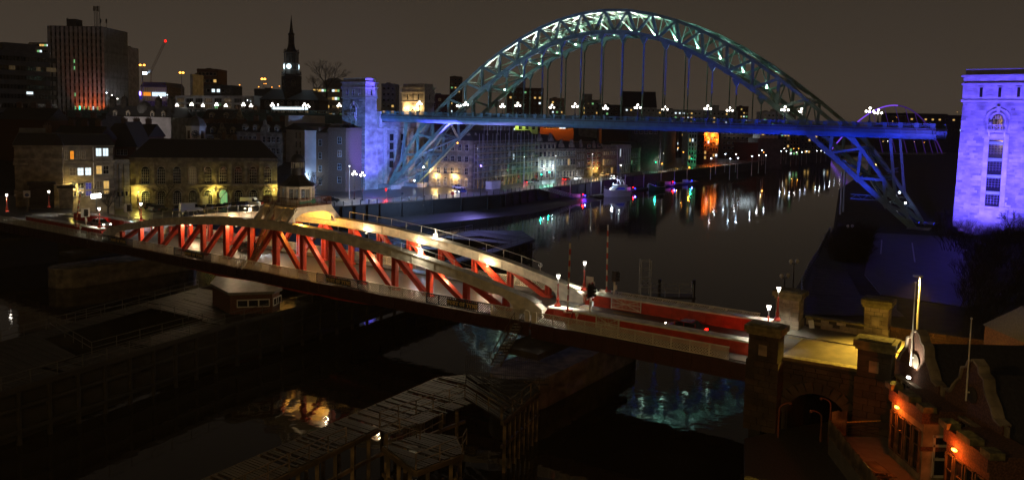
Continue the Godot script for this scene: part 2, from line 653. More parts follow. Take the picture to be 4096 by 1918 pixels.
	for v: float in [1.2, 4.8, 8.2, 11.8]:
		var mb := MB.new()
		mb.bar(B(n0, v, deck_y(n0) - 1.75), B(n1, v, deck_y(n1) - 1.75), 0.4, 1.0)
		obj("stringer", mb, ds, o)
	parapet(o, n0, n1)
	# the steel cross frames between the spandrel posts
	for n in [-5.2, -4.1, 16.3, 17.6]:
		for h: float in [10.5, 18.0]:
			var p := rib_top(n, 0)
			if p.y > h - 2:
				continue
			var mb := MB.new()
			lattice_bar(mb, B(n, 0, h), B(n, 13, h), 0.9, 0.3, Vector3(CX, 0, SX))
			obj("cross_frame", mb, gs, o)
	for h: float in [12.0]:
		var mb := MB.new()
		lattice_bar(mb, B(16.4, 0, h), B(18.2, 0, h), 1.0, 0.3, Vector3(SX, 0, -CX))
		obj("cross_frame", mb, gs, o)
	# floodlights on the far rib's nodes, shining up into the steel
	for i in range(3, 24):
		var n := -6.4 + i
		if absf(low_y(n) - deck_y(n)) < 3.5 or low_y(n) < 25:
			continue
		var f := MB.new()
		var p := rib_low(n, 11.9) + Vector3(0, 0.62, 0)
		f.box(p, Vector3(0.4, 0.34, 0.4), yaw(Vector3(CX, 0, SX)))
		var c := Color(0.95, 1.0, 0.92) if n < 8.5 else Color(0.75, 1.0, 0.95)
		var fl := obj("floodlight", f, M.lamp_arch, o)
		spot(fl, p + Vector3(0, 0.3, 0), p + Vector3(-SX * 3.4, 5.0, CX * 3.4), (340.0 if n < 9 else 230.0), c, 64.0, 0.14)
	bridge_lamps()
	abutment_north()
	bridge_towers()
	approach_viaduct()
	floods()


func parapet(o: Node3D, n0: float, n1: float) -> void:
	var pan := MB.new()
	pan.box(Vector3(0, 1.12, 0), Vector3(2.2, 0.12, 0.2))
	pan.box(Vector3(0, 0.12, 0), Vector3(2.2, 0.1, 0.14))
	pan.box(Vector3(0, 0.86, 0), Vector3(2.2, 0.07, 0.1))
	for i in 9:
		pan.box(Vector3(-0.95 + 0.237 * i, 0.5, 0), Vector3(0.06, 0.75, 0.06))
	var pm := pan.mesh()
	var pier := MB.new()
	pier.box(Vector3(0, 0.58, 0), Vector3(0.9, 1.16, 0.34))
	pier.box(Vector3(0, 1.2, 0), Vector3(0.95, 0.1, 0.42))
	pier.box(Vector3(0, 0.56, 0.19), Vector3(0.6, 0.7, 0.04))
	var im := pier.mesh()
	for v: float in [-3.3, 16.3]:
		var k := int((n1 - n0) * 2)
		for i in k:
			var n := n0 + (i + 0.5) * 0.5
			put("parapet_panel", pm, M.deck_steel, o, B(n, v, deck_y(n) - 0.9), yaw(Vector3(CX, 0, SX)))
			put("parapet_pier", im, M.deck_steel, o, B(n + 0.25, v, deck_y(n) - 0.9), yaw(Vector3(CX, 0, SX)))


func bridge_lamps() -> void:
	var k := 0
	for row in [[-3.3, [-3.88, -0.969, 2.04, 5.05, 8.04, 11.06, 14.05, 16.99]], [16.3, [-3.85, -1.01, 1.95, 4.89, 7.89, 10.86, 13.84, 16.72]]]:
		for n in row[1]:
			var side := "on the near parapet" if row[0] < 0 else "on the far parapet"
			var sp: String = ["next to the north stone towers", "where the arch dips below the road", "left of the tall hangers", "under the left shoulder of the arch", "under the crown of the arch", "under the right shoulder of the arch", "where the arch meets the road", "before the purple arch"][k % 8]
			lamp_cluster(B(n, row[0], deck_y(n) + 0.25), "globe lamps %s, %s" % [side, sp], 3 if k != 3 else 4, "lamps on the arch bridge")
			k += 1


func lamp_cluster(at: Vector3, label: String, globes: int, group: String, h := 2.7, e := 10.0) -> Node3D:
	var o := thing("globe_lamp", label, "street lamp", at, yaw(Vector3(CX, 0, SX)), group)
	var mb := MB.new()
	mb.lathe(Vector3.ZERO, [[0.28, 0], [0.28, 0.35], [0.13, 0.6], [0.09, h - 0.4], [0.12, h - 0.35], [0.06, h]], 8)
	obj("post", mb, M.black_paint, o)
	var arms := MB.new()
	var spots := [Vector3(0, h + 0.45, 0), Vector3(-0.75, h - 0.25, 0), Vector3(0.75, h - 0.25, 0), Vector3(0, h - 0.3, 0.6)]
	for s in spots.slice(1):
		arms.tube(Vector3(0, h - 0.75, 0), s - Vector3(0, 0.3, 0), 0.05, 0.04, 6)
	obj("arms", arms, M.black_paint, o)
	for s in spots:
		var g := MB.new()
		g.ball(s, 0.24, 10)
		omni(obj("globe", g, M.lamp_white, o), s, e, Color(1.0, 0.95, 0.86), 0.2)
	return o


func courses(o: Node3D, p0: Vector3, dir: Vector3, out: Vector3, w0: float, w1: float, h: float, ch: float, bl: float, m: Material, holes: Array, sd: int) -> void:
	# coursed ashlar on a battered face: real blocks, each a little proud of the core; holes are [x0, x1, y0, y1]
	var rg := RandomNumberGenerator.new()
	rg.seed = sd
	var mbs := [MB.new(), MB.new(), MB.new()]
	var y := 0.0
	var row := 0
	while y < h - 0.1:
		var f := y / h
		var a := lerpf(-w0, -w1, f) * 0.5
		var b := -a
		var x := a - (bl * 0.5 if row % 2 else 0.0)
		while x < b:
			var xe := x + bl * rg.randf_range(0.8, 1.25)
			if b - xe < bl * 0.35:
				xe = b
			var xs := maxf(x, a)
			var xf := minf(xe, b)
			var ok := xf - xs > 0.1
			for q in holes:
				if xf > q[0] and xs < q[1] and y + ch > q[2] and y < q[3]:
					if xs < q[0] and q[0] - xs > 0.15:
						xf = q[0]
					elif xf > q[1] and xf - q[1] > 0.15:
						xs = q[1]
					else:
						ok = false
			if ok:
				mbs[rg.randi() % 3].box(p0 + dir * ((xs + xf) * 0.5) + Vector3(0, y + ch * 0.5, 0) + out * rg.randf_range(0.0, 0.025), Vector3(xf - xs - 0.03, ch - 0.03, 0.16), Basis(dir, Vector3.UP, out))
			x = xe
		y += ch
		row += 1
	for i in 3:
		var s := obj("stone_course", mbs[i], [m, M.granite_b, M.granite_c][i] if m == M.granite else m, o)
		s.set_meta("kind", "stuff")


func tower(called: String, label: String, at: Vector3, dir: Vector3, w: float, d: float, h: float, floor_y: float, detail: bool, sd: int, k2 := 1.0) -> Node3D:
	# at: the middle of the west face's foot, dir along that face towards the south; out points west, d goes back from the face
	var out := dir.cross(Vector3.UP)
	if out.x > 0:
		out = -out
	var bs := Basis(dir, Vector3.UP, dir.cross(Vector3.UP))
	var o := thing(called, label, "bridge tower", Vector3.ZERO)
	var zs := bs.z
	var back := -out
	var mb := MB.new()
	var c0 := at + back * d * 0.5
	var hb := h - 6.6
	var tap := 0.45
	var lo := [c0 - dir * w * 0.5 + out * d * 0.5, c0 + dir * w * 0.5 + out * d * 0.5, c0 + dir * w * 0.5 - out * d * 0.5, c0 - dir * w * 0.5 - out * d * 0.5]
	var hi := []
	for p in lo:
		hi.append(p + Vector3(0, hb, 0) - dir * signf((p - c0).dot(dir)) * tap - out * signf((p - c0).dot(out)) * tap)
	for i in 4:
		var j := (i + 1) % 4
		mb.quad_to(lo[i], lo[j], hi[j], hi[i], (lo[i] + lo[j]) * 0.5 - c0)
	obj("shaft", mb, M.granite, o)
	# entablature: frieze band, cornice, blocking course, flat roof
	var top := MB.new()
	var sz := Vector3(w - 2 * tap * 0.8, 1, d - 2 * tap * 0.8)
	var cc := c0 + Vector3(0, hb, 0)
	top.box(cc + Vector3(0, 0.2, 0), Vector3(sz.x + 0.5, 0.4, sz.z + 0.5), bs)
	top.box(cc + Vector3(0, 1.9, 0), Vector3(sz.x + 0.16, 3.0, sz.z + 0.16), bs)
	top.box(cc + Vector3(0, 3.55, 0), Vector3(sz.x + 0.7, 0.35, sz.z + 0.7), bs)
	top.box(cc + Vector3(0, 4.35, 0), Vector3(sz.x + 0.1, 1.25, sz.z + 0.1), bs)
	top.box(cc + Vector3(0, 5.15, 0), Vector3(sz.x + 0.9, 0.4, sz.z + 0.9), bs)
	top.box(cc + Vector3(0, 5.95, 0), Vector3(sz.x - 0.5, 1.2, sz.z - 0.5), bs)
	obj("cornice", top, M.granite_trim, o)
	# recessed frieze slots and square panels on the two faces seen
	for face in [[out, dir, sz.x, d * 0.5 - tap * 0.8 + 0.08, 4], [dir, out, sz.z, w * 0.5 - tap * 0.8 + 0.08, 2], [-dir, out, sz.z, w * 0.5 - tap * 0.8 + 0.08, 2]]:
		var k: int = face[4]
		for i in k * 2 - 1:
			var f := MB.new()
			var p: Vector3 = cc + face[0] * face[3] + face[1] * (face[2] * ((i + 1.0) / (k * 2) - 0.5)) + Vector3(0, 1.9, 0)
			var fb := Basis(face[1], Vector3.UP, face[1].cross(Vector3.UP))
			if i % 2:
				for x: float in [-0.42, 0.42]:
					f.box(p + face[1] * x, Vector3(0.16, 2.2, 0.3), fb)
				f.box(p + Vector3(0, 1.05, 0), Vector3(1.0, 0.18, 0.3), fb)
				obj("frieze_slot", f, M.granite_trim, o)
				var sh := MB.new()
				sh.box(p, Vector3(0.5, 1.9, 0.04), fb)
				obj("slot_recess", sh, M.glass_dark, o)
			else:
				for x: float in [-0.5, 0.5]:
					f.box(p + face[1] * x, Vector3(0.14, 1.3, 0.12), fb)
					f.box(p + Vector3(0, x * 1.15, 0), Vector3(0.86, 0.14, 0.12), fb)
				f.box(p, Vector3(0.6, 0.7, 0.1), fb)
				obj("frieze_panel", f, M.granite_trim, o)
	# west face: stair window in a tall surround with an arched opening and a balcony above
	var fz := func(x: float, y: float, k: float) -> Vector3:
		return at + dir * x + Vector3(0, y, 0) + out * (k - tap * y / hb)
	var wb := Basis(dir, Vector3.UP, dir.cross(Vector3.UP))
	var sy0 := floor_y + 3.0
	var sy1 := hb - 8.0
	var sur := MB.new()
	for x: float in [-1.25, 1.25]:
		sur.bar(fz.call(x * k2, sy0 - 2.6, 0.06), fz.call(x * k2, sy1 + 1.6, 0.06), 0.62 * k2, 0.34, out)
	sur.bar(fz.call(0, sy1 + 0.9, 0.1), fz.call(0, sy1 + 1.7, 0.1), 2.2, 0.34, out)
	sur.box(fz.call(0, sy0 - 0.2, 0.2), Vector3(4.2 * k2, 0.4, 0.6), wb)
	sur.box(fz.call(0, sy0 - 2.0, 0.1), Vector3(2.4 * k2, 2.4, 0.2), wb)
	obj("window_surround", sur, M.granite_trim, o)
	var gl := MB.new()
	gl.bar(fz.call(0, sy0, -0.02), fz.call(0, sy1 + 0.5, -0.02), 1.8 * k2, 0.14, out)
	obj("stair_window", gl, M.glass_dark, o)
	var k := int((sy1 + 0.5 - sy0) / 2.75)
	for i in k:
		var y := sy0 + (i + 0.5) * (sy1 + 0.5 - sy0) / k
		var pan := MB.new()
		for x: float in [-0.6, -0.2, 0.2, 0.6]:
			pan.bar(fz.call(x * k2, y - 1.2, 0.07), fz.call(x * k2, y + 0.7, 0.07), 0.04, 0.05, out)
		for yy: float in [-0.9, -0.4, 0.1, 0.55]:
			pan.box(fz.call(0, y + yy, 0.07), Vector3(1.7 * k2, 0.04, 0.05), wb)
		obj("glazing_bars", pan, M.lead, o)
		var sp := MB.new()
		sp.box(fz.call(0, y + 1.05, 0.1), Vector3(1.75 * k2, 0.62, 0.12), wb)
		obj("spandrel_panel", sp, M.green_steel, o)
	# the balcony niche
	var by := hb - 5.7
	var niche := MB.new()
	var arch := PackedVector2Array([Vector2(-0.85, 0), Vector2(0.85, 0)])
	for i in 9:
		arch.append(Vector2(cos(PI * i / 8.0) * 0.85, 2.4 + sin(PI * i / 8.0) * 0.85))
	niche.slab(fz.call(0, by, 0.0), dir, Vector3.UP, arch, -0.1, 0.1)
	obj("arched_window", niche, M.glass_dark, o)
	var nb := MB.new()
	for x: float in [-0.4, 0.0, 0.4]:
		nb.bar(fz.call(x, by, 0.14), fz.call(x, by + 3.0, 0.14), 0.06, 0.05, out)
	nb.box(fz.call(0, by + 2.3, 0.14), Vector3(1.6, 0.08, 0.06), wb)
	obj("arched_window_bars", nb, M.frame_white, o)
	var ring := MB.new()
	for i in 12:
		var a0 := PI * i / 12.0
		var a1 := PI * (i + 1) / 12.0
		for rr: float in [1.15, 1.95]:
			ring.bar(fz.call(cos(a0) * rr, by + 2.4 + sin(a0) * rr, 0.12), fz.call(cos(a1) * rr, by + 2.4 + sin(a1) * rr, 0.12), 0.3, 0.42 if rr < 1.5 else 0.2, out)
	for x: float in [-1.15, 1.15]:
		ring.bar(fz.call(x, by, 0.12), fz.call(x, by + 2.4, 0.12), 0.42, 0.3, out)
	ring.box(fz.call(0, by + 4.3, 0.25), Vector3(0.6, 1.1, 0.5), wb)
	obj("niche_arch", ring, M.granite_trim, o)
	var bal := MB.new()
	bal.box(fz.call(0, by - 0.15, 0.55), Vector3(3.3, 0.3, 1.3), wb)
	bal.box(fz.call(0, by + 1.15, 1.1), Vector3(3.3, 0.16, 0.2), wb)
	bal.box(fz.call(0, by + 0.1, 1.1), Vector3(3.3, 0.16, 0.2), wb)
	for x: float in [-1.55, -0.52, 0.52, 1.55]:
		bal.box(fz.call(x, by + 0.6, 1.1), Vector3(0.16, 1.0, 0.16), wb)
	for i in 3:
		var x0 := -1.03 + i * 1.03
		bal.bar(fz.call(x0 - 0.42, by + 0.2, 1.1), fz.call(x0 + 0.42, by + 1.05, 1.1), 0.07, 0.07, out)
		bal.bar(fz.call(x0 + 0.42, by + 0.2, 1.1), fz.call(x0 - 0.42, by + 1.05, 1.1), 0.07, 0.07, out)
	for x: float in [-1.3, 1.3]:
		bal.bar(fz.call(x, by - 1.1, 0.05), fz.call(x, by - 0.2, 0.9), 0.3, 0.3, out)
	obj("balcony", bal, M.granite_trim, o)
	if detail:
		var y0 := 0.0
		while y0 < hb - 0.5:
			var hh := minf(4.0, hb - y0)
			var kx := tap * (y0 + hh * 0.5) / hb
			courses(o, at - out * (kx + 0.045) + Vector3(0, y0, 0), dir, out, w - 2 * kx, w - 2 * kx, hh, 0.52, 1.35, M.granite, [[-1.6 * k2, 1.6 * k2, sy0 - 3.4 - y0, sy1 + 1.7 - y0], [-2.1, 2.1, by - 0.4 - y0, by + 4.9 - y0]], sd + int(y0))
			y0 += 4.0
	return o


func bridge_towers() -> void:
	var d := Vector3(CX, 0, SX)
	var w := 11.2
	var a := B(-6.6 - w / 12.6, -9.8, 4.6)
	tower("stone_tower", "violet lit granite bridge tower with balcony beside the scaffolded block, north bank", a, d, w, 6.0, 36.0, 1.5, true, 3, 0.8)
	var a2 := B(-6.6 - w / 12.6, 19.0, 4.6)
	var e := tower("stone_tower", "dark brown granite bridge tower with two lit doorway lamps above the road", a2, d, w, 6.0, 35.6, 1.5, false, 5)
	for x: float in [-3.1, -1.7, 1.3, 2.7]:
		var f := MB.new()
		var p := B(-6.6 - w / 12.6 + x / 6.3, 18.2, 31.6)
		f.ball(p, 0.2)
		omni(obj("wall_lamp", f, M.lamp_warm, e), p, 22, Color(1, 0.8, 0.5), 0.15)
	var s := B(19.85 + 13.4 / 12.6, -9.8, 8.0)
	tower("stone_tower", "tall violet floodlit granite tower at the right edge with barred stair window", s, d, 13.4, 8.0, 31.9, 1.6, true, 8, 1.35)


func abutment_north() -> void:
	var o := thing("bridge_abutment", "pale stone abutment wall under the north end of the arch bridge", "abutment")
	var d := Vector3(CX, 0, SX)
	var mb := MB.new()
	mb.box(B(-7.6, 6.5, 15.5), Vector3(9.0, 22.0, 20.0), yaw(d))
	obj("wall", mb, M.granite, o)
	var tr := MB.new()
	for i in 3:
		tr.box(B(-6.85, 1.0 + i * 5.5, 15.0), Vector3(0.6, 20.0, 1.2), yaw(d))
	tr.box(B(-6.9, 6.5, 24.2), Vector3(0.9, 0.5, 20.4), yaw(d))
	obj("buttresses", tr, M.granite_trim, o)
	var b := MB.new()
	b.box(B(-6.4, 0, 3.3), Vector3(6.5, 5.4, 5.0), yaw(d))
	b.box(B(-6.4, 13, 3.3), Vector3(6.5, 5.4, 5.0), yaw(d))
	b.box(B(-7.3, 6.5, 5.6), Vector3(6.0, 3.4, 19.0), yaw(d))
	obj("springing_block", b, M.granite, o)
	var par := MB.new()
	par.box(B(-6.75, -3.4, 29.2), Vector3(3.4, 1.6, 0.7), yaw(d))
	par.box(B(-6.75, -3.4, 26.6), Vector3(3.2, 3.6, 1.2), yaw(d))
	obj("parapet_block", par, M.granite_trim, o)
	for r in 4:
		for c in 2:
			var g := MB.new()
			g.box(B(-6.82, 4.0 + c * 5.5, 12.5 + r * 3.0), Vector3(0.2, 2.2, 1.6), yaw(d))
			obj("window", g, M.glass_dark, o)
	var so := thing("bridge_abutment", "dark abutment block behind the violet tower at the south end of the deck", "abutment")
	var ms := MB.new()
	ms.box(B(21.0, 5.0, 16.5), Vector3(12.0, 26.5, 24.0), yaw(d))
	obj("wall", ms, M.granite, so)
	var bs := MB.new()
	bs.box(B(18.7, 0, 3.3), Vector3(4.4, 5.4, 5.0), yaw(d))
	bs.box(B(18.7, 13, 3.3), Vector3(4.4, 5.4, 5.0), yaw(d))
	obj("springing_block", bs, M.granite, so)


func approach_viaduct() -> void:
	var o := thing("approach_viaduct", "long dark steel road viaduct running left from the north towers", "viaduct")
	var ds: Material = M.deck_steel
	for i in 6:
		var a := -8.2 - i * 5.0
		var b := a - 5.0
		for v: float in [-3.3, 15.0]:
			var mb := MB.new()
			mb.bar(B(a, v, 27.0), B(b, v, 27.0), 0.5, 3.4)
			mb.bar(B(a, v, 28.75), B(b, v, 28.75), 0.9, 0.2)
			mb.bar(B(a, v, 25.3), B(b, v, 25.3), 0.9, 0.2)
			for k in 10:
				mb.box(B(a - k * 0.5, v, 27.0), Vector3(0.12, 3.2, 0.75), yaw(Vector3(CX, 0, SX)))
			obj("girder", mb, ds, o)
		var dk := MB.new()
		dk.bar(B(a, 5.8, 28.6), B(b, 5.8, 28.6), 17.5, 0.4)
		obj("deck_slab", dk, M.asphalt, o)
		var pr := MB.new()
		pr.box(B(b, 0, 14.0), Vector3(2.0, 23.0, 2.0), yaw(Vector3(CX, 0, SX)))
		pr.box(B(b, 12, 14.0), Vector3(2.0, 23.0, 2.0), yaw(Vector3(CX, 0, SX)))
		obj("pier", pr, M.concrete_dark, o)
		var pp := MB.new()
		for v: float in [-3.3, 15.0]:
			pp.bar(B(a, v, 30.0), B(b, v, 30.0), 0.16, 0.12)
			pp.bar(B(a, v, 29.1), B(b, v, 29.1), 0.12, 0.1)
			for k in 25:
				var n := a - k * 0.2
				pp.box(B(n, v, 29.5), Vector3(0.5 if k % 3 == 0 else 0.1, 1.0, 0.12), yaw(Vector3(CX, 0, SX)))
		obj("parapet", pp, ds, o)
	var j := 0
	for row in [[-3.3, [-9.58, -12.34, -15.08, -17.71, -20.3, -22.86]], [15.0, [-15.36, -18.13, -20.78, -23.4, -25.92, -28.93]]]:
		for n in row[1]:
			var s: String = ["closest to the stone tower", "below the right side of the church tower", "left of the church", "third from the church", "over the long pale office", "farthest left, beside the dark dome roofs"][j % 6]
			lamp_cluster(B(n, row[0], 28.9), "globe lamps on the viaduct's %s side, %s" % ["near" if j < 6 else "far", s], 3, "lamps on the viaduct", 3.0, 40.0)
			j += 1
	# a lit bus waiting on the viaduct
	var bus := thing("bus", "long lit bus on the viaduct with a row of bright windows", "bus", B(-16.0, 9.5, 28.8), yaw(Vector3(CX, 0, SX)))
	var bb := MB.new()
	bb.box(Vector3(0, 0.95, 0), Vector3(18, 1.2, 2.5))
	bb.box(Vector3(0, 2.75, 0), Vector3(18, 0.4, 2.5))
	obj("body", bb, M.car_white, bus)
	for i in 10:
		var wn := MB.new()
		wn.box(Vector3(-8.1 + i * 1.8, 2.05, 0), Vector3(1.55, 0.95, 2.44))
		obj("window", wn, M.win_white, bus)
	for x: float in [-6, -1, 6]:
		var wh := MB.new()
		wh.tube(Vector3(x, 0.5, -1.2), Vector3(x, 0.5, 1.27), 0.5, 0.5, 12)
		obj("wheel", wh, M.tyre, bus)


func floodlight(label: String, at: Vector3, to: Vector3, e: float, col: Color, glowm: Material, angle := 40.0, post := 0.0, size := 0.2, around := 0.0) -> Node3D:
	var o := thing("floodlight", label, "floodlight", Vector3(at.x, at.y - post, at.z), Basis.IDENTITY, "floodlights")
	var mb := MB.new()
	if post > 0.5:
		mb.lathe(Vector3.ZERO, [[0.16, 0], [0.1, 0.4], [0.07, post]], 8)
		obj("post", mb, M.black_paint, o)
	var d := (to - at).normalized()
	var hd := MB.new()
	hd.bar(Vector3(0, post, 0) - d * 0.45, Vector3(0, post, 0) - d * 0.03, 0.6, 0.5)
	obj("housing", hd, M.black_paint, o)
	var ln := MB.new()
	ln.bar(Vector3(0, post, 0) - d * 0.03, Vector3(0, post, 0) + d * 0.03, 0.46, 0.38)
	obj("lens", ln, glowm, o)
	spot(o, Vector3(0, post, 0) + d * 0.12, Vector3(0, post, 0) + d * 5.0, e, col, angle, size)
	if around > 0:
		var gb := MB.new()
		gb.ball(Vector3(0, post + 0.45, 0), 0.22, 8)
		omni(obj("lamp", gb, glowm, o), Vector3(0, post + 0.45, 0), around, col.lerp(Color.WHITE, 0.35), 0.2)
	return o


func floods() -> void:
	for q in [[17.1, 2.5, 19.3, "white work lamp inside the arch's south leg, upper one", 90.0, "lamp_warm", Color(1.0, 0.95, 0.7)], [17.95, 2.5, 13.4, "white work lamp inside the arch's south leg, lower one", 60.0, "lamp_cool", Color(0.9, 1.0, 0.95)], [18.0, 10.0, 10.5, "white work lamp at the foot of the far south rib", 160.0, "lamp_cool", Color(0.8, 1.0, 0.95)], [-2.6, 6.0, 20.4, "orange lamp inside the arch's north leg", 40.0, "lamp_amber", Color(1.0, 0.6, 0.2)], [-5.6, 7.0, 7.2, "greenish lamp at the foot of the arch's north leg", 160.0, "lamp_cool", Color(0.6, 1.0, 0.95)]]:
		var o := thing("work_lamp", q[3], "lamp", B(q[0], q[1], q[2]), yaw(Vector3(CX, 0, SX)), "lamps inside the arch legs")
		var hs := MB.new()
		hs.box(Vector3(0, -0.4, 0), Vector3(0.5, 0.24, 0.4))
		hs.bar(Vector3(0, -0.4, 0), Vector3(0, -1.2, 0.2), 0.08, 0.08)
		obj("bracket", hs, M.black_paint, o)
		var gb := MB.new()
		gb.ball(Vector3.ZERO, 0.23, 8)
		omni(obj("lamp", gb, M[q[5]], o), Vector3.ZERO, q[4], q[6], 0.2)
	var vio := Color(0.38, 0.31, 1.0)
	var blu := Color(0.13, 0.22, 1.0)
	floodlight("cyan white floodlight on a tall quay post by the arch's north foot", Vector3(-23.70, 14.50, -212.83), B(-7.0, -2, 14), 3000, Color(0.4, 0.62, 1.0), M.lamp_cool, 26, 9.8, 0.35, 850)
	floodlight("violet floodlight on a quay post in front of the scaffolding", Vector3(-9.54, 13.70, -240.91), B(-2.5, -3, 28), 15000, vio, M.lamp_violet, 19, 9.0, 0.3, 420)
	floodlight("violet floodlight at the kerb below the north tower, tower side", B(-8.6, -22, 5.2), B(-7.8, -9.8, 16), 2300, vio, M.lamp_violet, 33)
	floodlight("violet floodlight at the kerb below the north tower, river side", B(-3.6, -13, 5.2), B(-6.8, -7, 20), 2000, vio, M.lamp_violet, 30)
	floodlight("violet floodlight low in the scrub before the right hand tower", B(20.4, -30, 9.2), B(20.7, -9.8, 20), 3600, vio, M.lamp_violet, 38)
	floodlight("second violet floodlight in the scrub, farther up the slope", B(22.6, -27, 10.0), B(21.2, -9.8, 30), 3400, vio, M.lamp_violet, 36)
	floodlight("blue floodlight by the right hand tower aimed at the arch leg", B(19.4, -13, 8.6), B(15.0, -1, 21), 1800, blu, M.lamp_blue, 24)
	floodlight("blue floodlight by the right hand tower aimed far along the deck", B(19.0, -15, 8.8), B(12.0, -3, 28), 5500, blu, M.lamp_blue, 13)
	floodlight("blue floodlight by the right hand tower aimed at the deck's end", B(19.2, -17, 9.0), B(17.0, -3, 28), 1300, blu, M.lamp_blue, 18)


# ---- the swing bridge: t metres along it from its pivot towards the south, v metres across from the near parapet
const DX := 0.824
const DZ := 0.566
func S(t: float, v: float, h: float) -> Vector3:
	return Vector3(-33.19 + DX * t + DZ * v, h, -103.88 + DZ * t - DX * v)


var SD := Vector3(DX, 0, DZ)
var SV := Vector3(DZ, 0, -DX)
const DECK := 7.2


func chord_y(t: float) -> float:
	var k := [[0.0, 13.55], [5.0, 13.45], [12.5, 13.15], [20.0, 12.5], [26.0, 11.75], [33.0, 10.65], [39.0, 9.4], [41.0, 8.98], [42.2, 8.6], [42.7, 8.1]]
	t = absf(t)
	for i in k.size() - 1:
		if t <= k[i + 1][0]:
			return lerpf(k[i][1], k[i + 1][1], (t - k[i][0]) / (k[i + 1][0] - k[i][0]))
	return 8.1


func lattice_mesh(w: float, h: float) -> Array:
	var l := MB.new()
	var st := 0.27
	var i := -h
	while i < w:
		for sg: float in [1, -1]:
			var x0 := i
			var x1 := i + h
			var a := maxf(x0, 0.04)
			var b := minf(x1, w - 0.04)
			if b - a > 0.05:
				var ya := a - x0
				var yb := b - x0
				if sg < 0:
					ya = h - ya
					yb = h - yb
				l.bar(Vector3(a - w / 2, ya, 0.012 * sg), Vector3(b - w / 2, yb, 0.012 * sg), 0.022, 0.06, Vector3.BACK.cross(Vector3(b - a, yb - ya, 0)))
		i += st
	var f := MB.new()
	f.box(Vector3(-w / 2, h / 2, 0), Vector3(0.09, h + 0.02, 0.09))
	f.box(Vector3(0, 0.03, 0), Vector3(w - 0.09, 0.08, 0.07))
	f.box(Vector3(0, h + 0.04, 0), Vector3(w, 0.08, 0.12))
	var m := l.mesh()
	return [l.mesh(f.mesh()), m]


func lamp_post(t: float, v: float, label: String) -> void:
	var o := thing("lamp_post", label, "lamp post", S(t, v, 8.62), yaw(SD), "red lamp posts of the swing bridge")
	var mb := MB.new()
	mb.lathe(Vector3.ZERO, [[0.36, 0], [0.36, 0.12], [0.17, 0.42], [0.12, 0.55], [0.2, 0.68], [0.2, 0.78], [0.1, 0.9], [0.13, 1.05], [0.085, 1.2], [0.06, 2.2], [0.1, 2.24], [0.1, 2.32], [0.0, 2.34]], 8)
	obj("column", mb, M.red_paint, o)
	var st := MB.new()
	st.tube(Vector3(0, 2.3, 0), Vector3(0, 2.92, 0), 0.035, 0.03, 6)
	st.lathe(Vector3(0, 3.32, 0), [[0.24, 0], [0.1, 0.14], [0.03, 0.16], [0.0, 0.3]], 6)
	obj("stem", st, M.black_paint, o)
	var g := MB.new()
	g.lathe(Vector3(0, 2.92, 0), [[0.09, 0], [0.21, 0.4]], 6, true)
	omni(obj("lantern", g, M.lamp_white, o), Vector3(0, 3.14, 0), 190.0, Color(1.0, 0.96, 0.88), 0.12)


func barrier(t: float, v: float, lean: Vector3, len: float, label: String) -> void:
	var o := thing("barrier_arm", label, "road barrier", S(t, v, DECK + 0.02), yaw(SD), "raised road barriers of the swing bridge")
	var b := MB.new()
	b.box(Vector3(0, 0.75, 0), Vector3(0.5, 1.5, 0.5))
	b.box(Vector3(0, 1.54, 0), Vector3(0.58, 0.08, 0.58))
	obj("cabinet", b, M.red_paint, o)
	var top := MB.new()
	top.tube(Vector3(-0.45, 1.35, 0.28), Vector3(0.45, 1.35, 0.28), 0.09, 0.09, 8)
	top.lathe(Vector3(0.9, 1.0, 0), [[0.12, 0], [0.18, 0.25], [0.12, 0.4], [0, 0.46]], 8)
	top.tube(Vector3(0.9, 0, 0), Vector3(0.9, 1.0, 0), 0.05, 0.05, 6)
	obj("warning_lamp", top, M.white_paint, o)
	var d := lean.normalized()
	for i in 12:
		var s := MB.new()
		s.bar(Vector3(0, 1.4, 0.32) + d * (len * i / 12.0), Vector3(0, 1.4, 0.32) + d * (len * (i + 1) / 12.0), 0.1, 0.14)
		obj("stripe", s, M.red_paint if i % 2 == 0 else M.white_paint, o)


